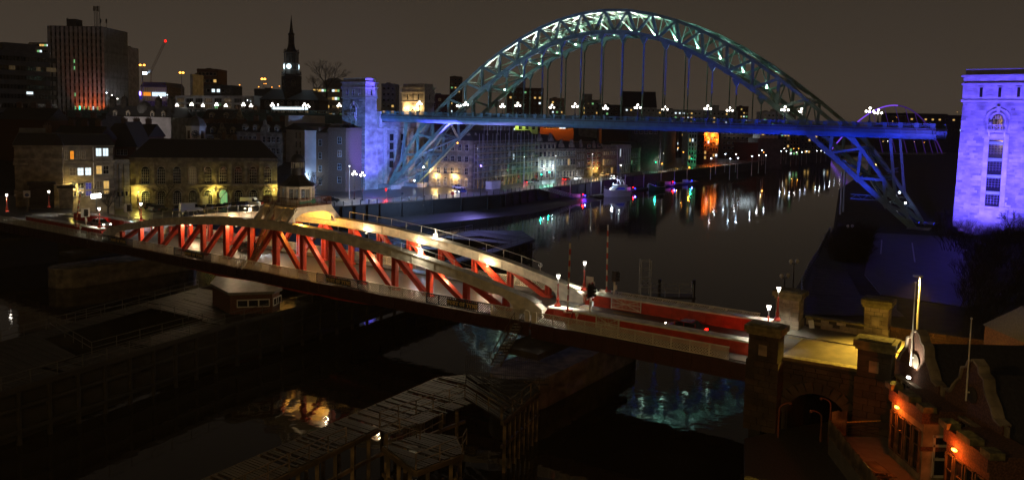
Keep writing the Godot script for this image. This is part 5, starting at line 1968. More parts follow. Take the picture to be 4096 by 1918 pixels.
func pub() -> void:
	var o := thing("brick_pub", "red brick riverside building with curved gables and bay windows, bottom right corner", "building")
	var bm: Material = M.brick
	var x0 := 31.2
	var body := MB.new()
	body.box(Vector3(x0 + 6, 4.8, -49), Vector3(12, 6.6, 28))
	obj("wall", body, bm, o)
	# two curved gables on the river front
	var gab := PackedVector2Array([Vector2(-3.3, 0), Vector2(3.3, 0), Vector2(3.3, 1.2), Vector2(2.6, 1.35), Vector2(2.2, 2.0), Vector2(1.5, 2.7), Vector2(1.3, 3.5), Vector2(0.75, 3.7), Vector2(0.6, 4.1), Vector2(0.0, 4.4), Vector2(-0.6, 4.1), Vector2(-0.75, 3.7), Vector2(-1.3, 3.5), Vector2(-1.5, 2.7), Vector2(-2.2, 2.0), Vector2(-2.6, 1.35), Vector2(-3.3, 1.2)])
	var k := 0
	for zc: float in [-59.4, -51.9]:
		var g := MB.new()
		g.slab(Vector3(x0, 8.0, zc), Vector3(0, 0, 1), Vector3.UP, gab, -0.25, 0.25)
		g.box(Vector3(x0 + 0.02, 6.2, zc), Vector3(0.5, 4.2, 6.6))
		obj("gable", g, bm, o)
		var tr := MB.new()
		for i in range(1, gab.size() - 1):
			tr.bar(Vector3(x0 - 0.05, 8.0 + gab[i].y, zc + gab[i].x), Vector3(x0 - 0.05, 8.0 + gab[i + 1].y, zc + gab[i + 1].x) if i < gab.size() - 2 else Vector3(x0 - 0.05, 9.35, zc - 3.3), 0.75, 0.14)
		obj("gable_coping", tr, M.stone, o)
		var rf := MB.new()
		rf.slab(Vector3(x0 + 0.3, 8.0, zc), Vector3(0, 0, 1), Vector3.UP, PackedVector2Array([Vector2(-3.6, 0), Vector2(3.6, 0), Vector2(0, 3.4)]), -12.0, 0.0)
		obj("roof", rf, M.slate, o)
		var rd := MB.new()
		rd.tube(Vector3(x0 - 0.22, 10.0, zc), Vector3(x0 - 0.32, 10.0, zc), 0.55, 0.55, 16)
		obj("round_plaque", rd, M.stone_dark, o)
		for s: float in [-1.15, 1.15]:
			var w := MB.new()
			w.box(Vector3(x0 - 0.22, 6.6, zc + s), Vector3(0.1, 2.6, 1.5))
			var wo := obj("window", w, M.glass_dark, o)
			var fr := MB.new()
			for q in [[0.0, 1.3, 0.12, 1.6], [0.0, 0.1, 0.1, 1.6], [0.0, -1.3, 0.12, 1.6]]:
				fr.box(Vector3(x0 - 0.3, 6.6 + q[1], zc + s), Vector3(0.12, q[2], q[3]))
			for e: float in [-0.75, 0.0, 0.75]:
				fr.box(Vector3(x0 - 0.3, 6.6, zc + s + e), Vector3(0.12, 2.6, 0.08))
			obj("window_frame", fr, M.frame_white, wo)
		var hood := MB.new()
		hood.box(Vector3(x0 - 0.4, 8.2, zc), Vector3(0.6, 0.2, 4.6))
		obj("window_hood", hood, M.stone, o)
		# projecting bay with four tall lights and a stone parapet
		var bz := zc + 4.3
		var bx := x0 - 2.9
		var bb := MB.new()
		bb.box(Vector3(bx + 1.5, 4.9, bz), Vector3(3.0, 5.6, 4.6))
		obj("bay_wall", bb, M.stone if k == 0 else bm, o)
		var bp := MB.new()
		bp.box(Vector3(bx + 1.4, 8.1, bz), Vector3(3.2, 0.9, 4.8))
		bp.box(Vector3(bx + 1.4, 5.9, bz + 2.33), Vector3(3.1, 0.3, 0.1))
		obj("bay_parapet", bp, bm, o)
		for q in [[0.1, -2.3, 1.0], [0.1, 2.3, 1.0], [0.1, 0.0, 1.5]]:
			var fb := MB.new()
			fb.box(Vector3(bx + 0.1, 8.75, bz + q[1]), Vector3(0.9, 0.4, q[2]))
			obj("parapet_block", fb, M.stone_moss, o)
		for i in 4:
			var w := MB.new()
			w.box(Vector3(bx - 0.02, 5.6, bz - 1.65 + i * 1.1), Vector3(0.08, 2.9, 0.72))
			var bo := obj("bay_window", w, M.glass_dark, o)
			var bf := MB.new()
			for q in [[0.0, 1.4, 0.1, 0.8], [0.0, 0.35, 0.08, 0.72], [0.0, -1.4, 0.12, 0.8]]:
				bf.box(Vector3(bx - 0.08, 5.6 + q[1], bz - 1.65 + i * 1.1), Vector3(0.12, q[2], q[3]))
			for s: float in [-0.4, 0.4]:
				bf.box(Vector3(bx - 0.1, 5.6, bz - 1.65 + i * 1.1 + s), Vector3(0.16, 2.9, 0.12))
			obj("bay_mullion", bf, M.timber_pale, bo)
		var sw := MB.new()
		sw.box(Vector3(bx + 1.35, 5.4, bz + 2.32), Vector3(1.15, 2.8, 0.06))
		var so := obj("sash_window", sw, M.glass_dark, o)
		var sf := MB.new()
		for y: float in [-1.4, -0.2, 0.75, 1.4]:
			sf.box(Vector3(bx + 1.35, 5.4 + y, bz + 2.37), Vector3(1.3, 0.16, 0.1))
		for e: float in [-0.6, 0.6]:
			sf.box(Vector3(bx + 1.35 + e, 5.4, bz + 2.37), Vector3(0.14, 2.9, 0.1))
		obj("window_frame", sf, M.frame_white, so)
		# orange uplight tucked behind the bay's cornice
		var ul := MB.new()
		var up := Vector3(bx - 0.3, 7.62, bz - 0.9)
		ul.box(up, Vector3(0.18, 0.12, 0.34))
		omni(obj("uplight_lamp", ul, M.lamp_amber, o), up - Vector3(0.2, 0.02, 0), 7.0, Color(1.0, 0.42, 0.12), 0.08)
		k += 1
	# white light on the first gable and the lantern between the gables
	var wl := MB.new()
	var wp := Vector3(x0 - 0.75, 8.75, -59.4)
	wl.box(wp, Vector3(0.18, 0.12, 0.3))
	var wlo := obj("gable_lamp", wl, M.lamp_white, o)
	spot(wlo, wp + Vector3(0, 0.15, 0), Vector3(x0 - 0.2, 12.5, -59.4), 60, Color(1.0, 0.93, 0.8), 40, 0.1)
	var ln := MB.new()
	var lp := Vector3(x0 - 0.8, 7.9, -55.6)
	ln.lathe(lp, [[0.12, -0.25], [0.24, 0.15], [0.1, 0.25]], 6, true)
	omni(obj("lantern", ln, M.lamp_warm, o), lp, 9, Color(1.0, 0.9, 0.7), 0.1)
	var lb := MB.new()
	lb.tube(lp - Vector3(0, 0.2, 0), lp - Vector3(0, 1.6, 0), 0.06, 0.08, 6)
	lb.tube(lp - Vector3(0, 1.5, 0), lp + Vector3(0.7, -1.5, 0), 0.05, 0.05, 6)
	obj("lantern_bracket", lb, M.black_paint, o)
	for q in [[Vector3(x0 - 0.5, 9.6, -59.7), 6.4, "white flagpole on the lit first gable of the brick building"], [Vector3(x0 - 0.5, 9.5, -52.2), 5.6, "grey flagpole on the dark second gable of the brick building"]]:
		var f := thing("flagpole", q[2], "flagpole", q[0], Basis.IDENTITY, "flagpoles on the brick building")
		var p := MB.new()
		p.tube(Vector3.ZERO, Vector3(0, q[1], 0), 0.06, 0.035, 7)
		p.ball(Vector3(0, q[1], 0), 0.08, 8)
		p.box(Vector3(0.2, 0.6, 0), Vector3(0.5, 0.08, 0.1))
		obj("pole", p, M.white_paint, f)
	# terrace in front with fence, table and benches
	struct("terrace_paving", flat([Vector2(23.6, -44), Vector2(24.4, -52), Vector2(25.2, -60.8), Vector2(31, -60.8), Vector2(31, -44)], 1.5, 3.5), M.paving)
	var fe := thing("board_fence", "ragged wooden board fence along the river edge of the terrace", "fence")
	for i in 52:
		var f := i / 51.0
		var a := Vector3(25.2, 3.5, -60.8).lerp(Vector3(23.7, 3.5, -45), f)
		var b := MB.new()
		b.box(a + Vector3(0, 0.62 + 0.1 * rng.randf(), 0), Vector3(0.04, 1.3 + 0.12 * rng.randf(), 0.27), Basis(Vector3.UP, 0.08))
		obj("board", b, M.timber_pale, fe)
	var sc := thing("board_screen", "tall upright wooden board screen at the far corner of the terrace", "screen")
	for i in 6:
		var b := MB.new()
		b.box(Vector3(25.4 + i * 0.2, 4.5 + 0.05 * (i % 3), -60.7), Vector3(0.19, 2.0, 0.04))
		obj("board", b, M.timber_pale, sc)
	var gr := thing("terrace_railing", "black metal railing with yellow top rail behind the terrace", "railing")
	var gm := MB.new()
	gm.bar(Vector3(26.6, 4.6, -60.9), Vector3(30.9, 4.9, -60.9), 0.07, 0.08)
	obj("top_rail", gm, M.yellow_paint, gr)
	for i in 4:
		var rb := MB.new()
		rb.bar(Vector3(26.6, 3.7 + i * 0.24, -60.9), Vector3(30.9, 4.0 + i * 0.24, -60.9), 0.03, 0.03)
		obj("bar", rb, M.black_paint, gr)
	var tb := thing("picnic_table", "weathered wooden picnic table on the terrace, bottom right", "picnic table", Vector3(25.5, 3.5, -53.4), Basis(Vector3.UP, 0.1))
	for i in 6:
		var b := MB.new()
		b.box(Vector3(-0.45 + i * 0.18, 0.76, 0), Vector3(0.165, 0.045, 1.9))
		obj("table_plank", b, M.timber_pale, tb)
	for s: float in [-0.85, 0.85]:
		for i in 2:
			var b := MB.new()
			b.box(Vector3(s + (i - 0.5) * 0.17, 0.44, 0), Vector3(0.155, 0.045, 1.9))
			obj("bench_plank", b, M.timber_pale, tb)
	for zz: float in [-0.7, 0.7]:
		for s: float in [-1, 1]:
			var b := MB.new()
			b.bar(Vector3(s * 0.7, 0, zz), Vector3(s * 0.25, 0.74, zz), 0.08, 0.09)
			obj("leg", b, M.timber_pale, tb)
		var cb := MB.new()
		cb.bar(Vector3(-0.95, 0.4, zz + 0.06), Vector3(0.95, 0.4, zz + 0.06), 0.06, 0.09)
		obj("cross_beam", cb, M.timber_pale, tb)
	# two dark roofed buildings behind
	var db := thing("dark_house", "unlit house with a dark roof and chimney behind the brick building", "house")
	var dm := MB.new()
	dm.box(Vector3(52, 7.5, -66), Vector3(18, 5.0, 10))
	obj("wall", dm, M.brick, db)
	var dr := MB.new()
	dr.slab(Vector3(43, 10.0, -66), Vector3(0, 0, -1), Vector3.UP, PackedVector2Array([Vector2(-5.4, 0), Vector2(5.4, 0), Vector2(0, 3.0)]), 0.0, 18.0)
	obj("roof", dr, M.slate, db)
	var dc := MB.new()
	dc.box(Vector3(45.2, 13.0, -66.5), Vector3(1.6, 2.6, 1.0))
	for i in 3:
		dc.tube(Vector3(44.8 + i * 0.4, 14.3, -66.5), Vector3(44.8 + i * 0.4, 14.9, -66.5), 0.13, 0.11, 7)
	obj("chimney", dc, M.brick, db)


func boardwalk() -> void:
	var o := thing("boardwalk", "sloping timber boardwalk deck on the south bank behind the low wall", "boardwalk")
	var out := [Vector2(33.6, -90.3), Vector2(47.2, -122.0), Vector2(50.6, -118.5), Vector2(45.2, -101.5), Vector2(49.0, -99.5), Vector2(46.3, -94.2), Vector2(45.5, -90.5)]
	obj("planking", planked(out, Vector2(0.28, -0.96), 0.22, 0.025, 6.12, 0.1, 0.0, 31), M.timber, o).set_meta("kind", "stuff")
	obj("edge_boards", flat([Vector2(33.2, -90.0), Vector2(46.9, -122.4), Vector2(47.4, -122.2), Vector2(33.8, -89.8)], 5.4, 6.2), M.timber_dark, o)
	var r := thing("river_railing", "dark post and rail fence with pale blue glints along the river edge", "railing")
	var pts := [Vector3(36.5, 6.1, -98.0), Vector3(39.0, 6.1, -105.5), Vector3(45.0, 6.1, -119.0), Vector3(52.0, 6.1, -133.5), Vector3(60.6, 6.0, -152.4), Vector3(66.0, 6.0, -164)]
	for i in pts.size() - 1:
		var n := int(pts[i].distance_to(pts[i + 1]) / 1.9)
		for k in n:
			var p: Vector3 = pts[i].lerp(pts[i + 1], float(k) / n)
			var b := MB.new()
			b.box(p + Vector3(0, 0.6, 0), Vector3(0.13, 1.25, 0.13))
			obj("post", b, M.navy_paint, r)
		for y: float in [0.4, 0.75, 1.1]:
			var q := MB.new()
			q.tube(pts[i] + Vector3(0, y, 0), pts[i + 1] + Vector3(0, y, 0), 0.045, 0.045, 6)
			obj("rail", q, M.galvanised, r)
	var k := 0
	for q in [[Vector3(37.93, 6.00, -105.64), 3.7, "unlit twin globe lamp standing behind the lit stone pier"], [Vector3(36.28, 6.00, -104.21), 2.0, "lower unlit globe lamp by the river left of the lit pier"], [Vector3(62.49, 6.00, -146.25), 3.6, "unlit globe lamp among bushes in the old yard"]]:
		var l := thing("globe_lamp", q[2], "street lamp", q[0], Basis(Vector3.UP, 0.4), "unlit globe lamps")
		var p := MB.new()
		p.lathe(Vector3.ZERO, [[0.14, 0], [0.09, 0.6], [0.06, q[1] - 0.3]], 8)
		p.bar(Vector3(-0.55, q[1] - 0.35, 0), Vector3(0.55, q[1] - 0.35, 0), 0.06, 0.06)
		obj("post", p, M.black_paint, l)
		for s: float in [-0.55, 0.55]:
			var g := MB.new()
			g.ball(Vector3(s, q[1], 0), 0.27, 10)
			g.tube(Vector3(s, q[1] - 0.36, 0), Vector3(s, q[1] - 0.22, 0), 0.07, 0.12, 7)
			obj("globe", g, M.white_paint, l)
		k += 1


func twigs(mb: MB, rg: RandomNumberGenerator, at: Vector3, d: Vector3, l: float, r: float, depth: int) -> void:
	var q := at + d * l
	mb.tube(at, q, r, r * 0.62, 4 if depth < 2 else 5, false)
	if depth <= 0:
		return
	var n := 3 if depth > 1 else 4
	for i in n:
		var e := (d + Vector3(rg.randf_range(-1, 1), rg.randf_range(-0.35, 0.75), rg.randf_range(-1, 1)) * 0.75).normalized()
		twigs(mb, rg, at.lerp(q, rg.randf_range(0.6, 1.0)), e, l * rg.randf_range(0.55, 0.8), r * 0.58, depth - 1)


func bare_tree(at: Vector3, h: float, label: String, sd: int, group: String) -> void:
	var rg := RandomNumberGenerator.new()
	rg.seed = sd
	var o := thing("bare_tree", label, "tree", at, Basis.IDENTITY, group)
	var tr := MB.new()
	tr.tube(Vector3(0, -0.2, 0), Vector3(0, h * 0.32, 0), h * 0.022, h * 0.016, 7)
	obj("trunk", tr, M.twig, o)
	var cr := MB.new()
	for i in 6:
		var a := TAU * i / 6.0 + rg.randf()
		twigs(cr, rg, Vector3(0, h * rg.randf_range(0.24, 0.32), 0), Vector3(cos(a) * 0.7, rg.randf_range(0.6, 1.3), sin(a) * 0.7).normalized(), h * 0.26, h * 0.010, 4)
	obj("crown", cr, M.twig, o)


func yard_and_scrub() -> void:
	struct("yard_tarmac", flat([Vector2(48.5, -103), Vector2(52.5, -117), Vector2(75, -165), Vector2(96, -160), Vector2(68, -108), Vector2(56, -96)], 5.6, 6.02), M.tarmac_old)
	for q in [[Vector3(72.2, 6.026, -154.2), Vector3(64.0, 6.026, -136.8)], [Vector3(76.5, 6.026, -151), Vector3(66, 6.026, -129)]]:
		var mb := MB.new()
		mb.bar(q[0], q[1], 0.22, 0.01)
		struct("yard_marking", mb, M.road_white)
	# slope of bare scrub up to the right-hand tower
	var sl := MB.new()
	var rg := RandomNumberGenerator.new()
	rg.seed = 55
	var n := FastNoiseLite.new()
	n.seed = 2
	n.frequency = 0.08
	var hf := func(x: float, z: float) -> float:
		var d := clampf((x - (46.0 + (-z - 75.0) * 0.52)) / 34.0, 0.0, 1.0)
		return 6.0 + 6.0 * d * d * (3 - 2 * d) + n.get_noise_2d(x, z) * 0.7 * minf(1.0, d * 6.0)
	for i in 30:
		for j in 34:
			var q := []
			for k in [[0, 0], [1, 0], [1, 1], [0, 1]]:
				var z: float = -72.0 - (j + k[1]) * 3.6
				var x: float = 44.0 + (-z - 75.0) * 0.5 + (i + k[0]) * 3.0
				q.append(Vector3(x, hf.call(x, z), z))
			sl.quad_to(q[0], q[1], q[2], q[3], Vector3.UP)
	struct("scrub_slope", sl, M.earth)
	var tw := []
	for i in 4:
		var mb := MB.new()
		for k in 9:
			var a := rg.randf() * TAU
			twigs(mb, rg, Vector3(rg.randf_range(-0.5, 0.5), 0, rg.randf_range(-0.5, 0.5)), Vector3(cos(a) * 0.45, 1.0, sin(a) * 0.45).normalized(), rg.randf_range(0.7, 1.3), 0.018, 2)
		tw.append(mb.mesh())
	for i in 4:
		var mm := MultiMesh.new()
		mm.transform_format = MultiMesh.TRANSFORM_3D
		mm.mesh = tw[i]
		mm.instance_count = 420
		for k in 420:
			var z := -74.0 - rg.randf() * 112.0
			var x := 45.0 + (-z - 75.0) * 0.5 + 60.0 * pow(rg.randf(), 0.9)
			if k % 5 == 0:
				z = -128.0 - rg.randf() * 30
				x = 52.0 + (-z - 128.0) * 0.47 + rg.randf() * 5.0
			var s := rg.randf_range(0.7, 1.9)
			mm.set_instance_transform(k, Transform3D(Basis(Vector3.UP, rg.randf() * TAU).scaled(Vector3(s, s * rg.randf_range(0.7, 1.2), s)), Vector3(x, hf.call(x, z) - 0.1, z)))
		var o := MultiMeshInstance3D.new()
		o.name = "scrub_undergrowth"
		o.multimesh = mm
		o.material_override = M.scrub
		add_child(o, true)
		tag(o, "dense leafless scrub and brambles over the south bank slope", "undergrowth", "", "stuff")
	for q in [[Vector3(62, 6, -139), 4.5, "low bare tree beside the river railing, left of the yard lamp"], [Vector3(58, 6, -128.5), 3.6, "small bare bush tree at the left edge of the tarmac yard"], [Vector3(88, 9.5, -140), 5.0, "bare tree before the foot of the violet right hand tower"], [Vector3(100, 11, -142), 5.5, "bare tree on the slope at the right edge of the picture"]]:
		bare_tree(q[0], q[1], q[2], int(q[0].x), "bare trees on the south bank")
	# two tall mooring poles at the corner of the river wall
	for q in [[Vector3(82.90, 5.50, -200.30), 11.0, "tall pale pole at the river wall corner, left of the pair"], [Vector3(86.16, 5.50, -206.38), 12.0, "tall pale pole at the river wall corner, right of the pair"]]:
		var o := thing("mooring_pole", q[2], "pole", q[0], Basis.IDENTITY, "tall poles at the river wall")
		var p := MB.new()
		p.tube(Vector3(0, -3, 0), Vector3(0, q[1], 0), 0.22, 0.2, 8)
		obj("pole", p, M.galvanised, o)


# ---- buildings: a box-like house with its front on local z = 0 from x = 0 to w; windows are cut proud of it as framed glass
var win_cache := {}


func win_mesh(w: float, h: float, style: String) -> ArrayMesh:
	var key := "%.2f %.2f %s" % [w, h, style]
	if win_cache.has(key):
		return win_cache[key]
	var g := MB.new()
	var f := MB.new()
	var b := 0.07 if w < 2.0 else 0.1
	if style == "arch":
		var pts := PackedVector2Array([Vector2(-w / 2, 0), Vector2(w / 2, 0)])
		for i in 9:
			pts.append(Vector2(cos(PI * i / 8.0) * w / 2, h - w / 2 + sin(PI * i / 8.0) * w / 2))
		g.slab(Vector3(0, -h / 2, 0), Vector3.RIGHT, Vector3.UP, pts, 0.0, 0.04)
		for i in 8:
			var a := PI * i / 8.0
			var c := PI * (i + 1) / 8.0
			f.bar(Vector3(cos(a) * w / 2, h / 2 - w / 2 + sin(a) * w / 2, 0.06), Vector3(cos(c) * w / 2, h / 2 - w / 2 + sin(c) * w / 2, 0.06), 0.1, b, Vector3.BACK)
		for x: float in [-0.5, -0.25, 0.0, 0.25, 0.5]:
			f.box(Vector3(x * w, -w * 0.18, 0.06), Vector3(b * 0.8, h - w * 0.36, 0.06))
		for i in 6:
			f.box(Vector3(0, -h / 2 + (h - w * 0.4) * i / 5.0, 0.06), Vector3(w, b * 0.8, 0.06))
	else:
		g.box(Vector3(0, 0, 0.02), Vector3(w, h, 0.04))
		for x: float in [-0.5, 0.5]:
			f.box(Vector3(x * w, 0, 0.05), Vector3(b, h + b, 0.1))
		for y: float in [-0.5, 0.5]:
			f.box(Vector3(0, y * h, 0.05), Vector3(w - b, b * (1.6 if y < 0 else 1.0), 0.12))
		if style == "sash" or style == "grid":
			f.box(Vector3(0, 0, 0.06), Vector3(w - b, b * 0.8, 0.06))
			f.box(Vector3(0, 0, 0.065), Vector3(b * 0.6, h - b, 0.05))
		if style == "grid":
			for y: float in [-0.25, 0.25]:
				f.box(Vector3(0, y * h, 0.06), Vector3(w - b, b * 0.5, 0.04))
		if style == "band":
			var n := int(w / 1.2)
			for i in range(1, n):
				f.box(Vector3(-w / 2 + w * i / n, 0, 0.05), Vector3(0.09, h, 0.08))
	win_cache[key] = f.mesh(g.mesh())
	return win_cache[key]


func bld(called: String, label: String, cat: String, a: Vector3, b: Vector3, h: float, depth: float, wall: String, roof := "flat", rh := 3.0, roofm := "slate", group := "") -> Node3D:
	var d := b - a
	d.y = 0
	var w := d.length()
	var o := thing(called, label, cat, a, yaw(d), group)
	o.set_meta("w", w)
	o.set_meta("h", h)
	o.set_meta("d", depth)
	var mb := MB.new()
	mb.box(Vector3(w / 2, h / 2 - 2.5, -depth / 2), Vector3(w, h + 5.0, depth))
	obj("wall", mb, M[wall], o)
	var tr := MB.new()
	tr.box(Vector3(w / 2, h - 0.2, -depth / 2), Vector3(w + 0.5, 0.35, depth + 0.5))
	var r := MB.new()
	var e := 0.35
	match roof:
		"flat":
			tr.box(Vector3(w / 2, h + 0.35, -0.18), Vector3(w, 0.75, 0.3))
			tr.box(Vector3(w / 2, h + 0.35, -depth + 0.18), Vector3(w, 0.75, 0.3))
			tr.box(Vector3(0.18, h + 0.35, -depth / 2), Vector3(0.3, 0.75, depth - 0.7))
			tr.box(Vector3(w - 0.18, h + 0.35, -depth / 2), Vector3(0.3, 0.75, depth - 0.7))
			r.box(Vector3(w / 2, h + 0.1, -depth / 2), Vector3(w - 0.7, 0.22, depth - 0.7))
			r.box(Vector3(w * 0.35, h + 0.9, -depth * 0.55), Vector3(minf(3.0, w * 0.3), 1.4, minf(3.0, depth * 0.3)))
		"gable":
			r.slab(Vector3(-e, h, -depth / 2), Vector3(0, 0, -1), Vector3.UP, PackedVector2Array([Vector2(-depth / 2 - e, 0), Vector2(depth / 2 + e, 0), Vector2(0, rh)]), 0.0, w + 2 * e)
		"front":
			r.slab(Vector3(w / 2, h, -depth + 0.2), Vector3.RIGHT, Vector3.UP, PackedVector2Array([Vector2(-w / 2 - e, 0), Vector2(w / 2 + e, 0), Vector2(0, rh)]), 0.0, depth - 0.4)
		_:
			var k := rh * 0.9 if roof == "hip" else rh * 0.35
			k = minf(k, minf(w, depth) * 0.47)
			var lo := [Vector3(-e, h, e), Vector3(w + e, h, e), Vector3(w + e, h, -depth - e), Vector3(-e, h, -depth - e)]
			var hi := [Vector3(k, h + rh, -k), Vector3(w - k, h + rh, -k), Vector3(w - k, h + rh, -depth + k), Vector3(k, h + rh, -depth + k)]
			for i in 4:
				r.quad(lo[i], lo[(i + 1) % 4], hi[(i + 1) % 4], hi[i])
			r.quad(hi[0], hi[1], hi[2], hi[3])
	obj("cornice", tr, M[wall], o)
	obj("roof", r, M[roofm], o)
	return o


# n windows in a row on face "f" (front), "l" or "r"; x0..x1 are fractions of the face, lit is a list of glow names cycled ("" dark)
func wins(o: Node3D, face: String, x0: float, x1: float, n: int, y: float, w: float, h: float, style := "sash", lit := [], p := 0.0, frame := "frame_white") -> void:
	var W: float = o.get_meta("w")
	var D: float = o.get_meta("d")
	var L := W if face == "f" else D
	var m := win_mesh(w, h, style)
	for i in n:
		var x := lerpf(x0, x1, (i + 0.5) / n) * L
		var at := Vector3(x, y, 0.0)
		var bs := Basis.IDENTITY
		if face == "r":
			at = Vector3(W, y, -x)
			bs = Basis(Vector3(0, 0, -1), Vector3.UP, Vector3(1, 0, 0))
		elif face == "l":
			at = Vector3(0, y, -x)
			bs = Basis(Vector3(0, 0, 1), Vector3.UP, Vector3(-1, 0, 0))
		var g := "glass_dark"
		if lit.size() and lit[i % lit.size()]:
			g = lit[i % lit.size()]
		elif p > 0 and rng.randf() < p:
			g = ["win_warm", "win_white", "win_dim", "win_warm", "win_green"][rng.randi() % 5]
		var wn := put("window", m, M[g], o, at, bs)
		wn.set_surface_override_material(1, M[frame])


func bands(o: Node3D, face: String, ys: Array, m: String, th := 0.25, out := 0.18) -> void:
	var W: float = o.get_meta("w")
	var D: float = o.get_meta("d")
	for y in ys:
		var mb := MB.new()
		mb.box(Vector3(W / 2, y, -D / 2), Vector3(W + out * 2, th, D + out * 2))
		obj("string_course", mb, M[m], o)


func chimney(o: Node3D, x: float, y: float, z: float, h: float, w := 1.6) -> void:
	var mb := MB.new()
	mb.box(Vector3(x, y + h / 2, z), Vector3(w, h, 0.8))
	mb.box(Vector3(x, y + h, z), Vector3(w + 0.2, 0.2, 1.0))
	for i in 3:
		mb.tube(Vector3(x + (i - 1) * w * 0.3, y + h, z), Vector3(x + (i - 1) * w * 0.3, y + h + 0.6, z), 0.16, 0.13, 6)
	obj("chimney", mb, M.brick_brown, o)


func dormer(o: Node3D, x: float, y: float, z: float, m := "stone") -> void:
	var mb := MB.new()
	mb.box(Vector3(x, y + 0.9, z - 0.9), Vector3(1.5, 1.8, 1.8))
	mb.slab(Vector3(x, y + 1.8, z + 0.1), Vector3.RIGHT, Vector3.UP, PackedVector2Array([Vector2(-0.95, 0), Vector2(0.95, 0), Vector2(0, 0.8)]), -1.9, 0.0)
	var d := obj("dormer", mb, M[m], o)
	var wn := put("window", win_mesh(0.9, 1.3, "sash"), M.glass_dark, d, Vector3(x, y + 0.95, z + 0.01))
	wn.set_surface_override_material(1, M.frame_white)


func wall_lamp(o: Node3D, at: Vector3, e: float, glowm := "lamp_warm", col := Color(1, 0.86, 0.45)) -> void:
	var mb := MB.new()
	mb.box(at, Vector3(0.3, 0.24, 0.2))
	omni(obj("wall_lamp", mb, M[glowm], o), at + Vector3(0, 0, 0.05), e, col, 0.12)


func mast(label: String, at: Vector3, h: float, col: String, e: float, c: Color, heads := 1, group := "street lamps in the city", down := false) -> void:
	var o := thing("street_lamp", label, "street lamp", at, Basis.IDENTITY, group)
	var p := MB.new()
	p.lathe(Vector3.ZERO, [[h * 0.02, 0], [h * 0.008 + 0.03, h]], 7)
	obj("post", p, M.galvanised, o)
	for i in heads:
		var a := TAU * i / heads
		var s := Vector3(cos(a), 0, sin(a)) * (h * 0.06 if heads > 1 else 0.0)
		var g := MB.new()
		g.ball(s + Vector3(0, h + 0.1, 0), 0.26 if h < 14 else 0.8, 8, 0.7)
		var ob := obj("lamp", g, M[col], o)
		if i == 0 and e > 0:
			omni(ob, s + Vector3(0, h + 0.1, 0), e, c, 0.2 if h < 14 else 0.45)
	if down:
		var ln := MB.new()
		ln.box(Vector3(0, h - 0.14, 0), Vector3(0.3, 0.05, 0.3))
		spot(obj("lens_lamp", ln, M.lamp_white, o), Vector3(0, h - 0.2, 0), Vector3(0, 0, 0.01), 1300, Color(1.0, 0.97, 0.92), 66, 0.15)


func north_bank() -> void:
	west_block()
	guildhall()
	hill_city()
	church()
	quayside_row()
	far_bank()


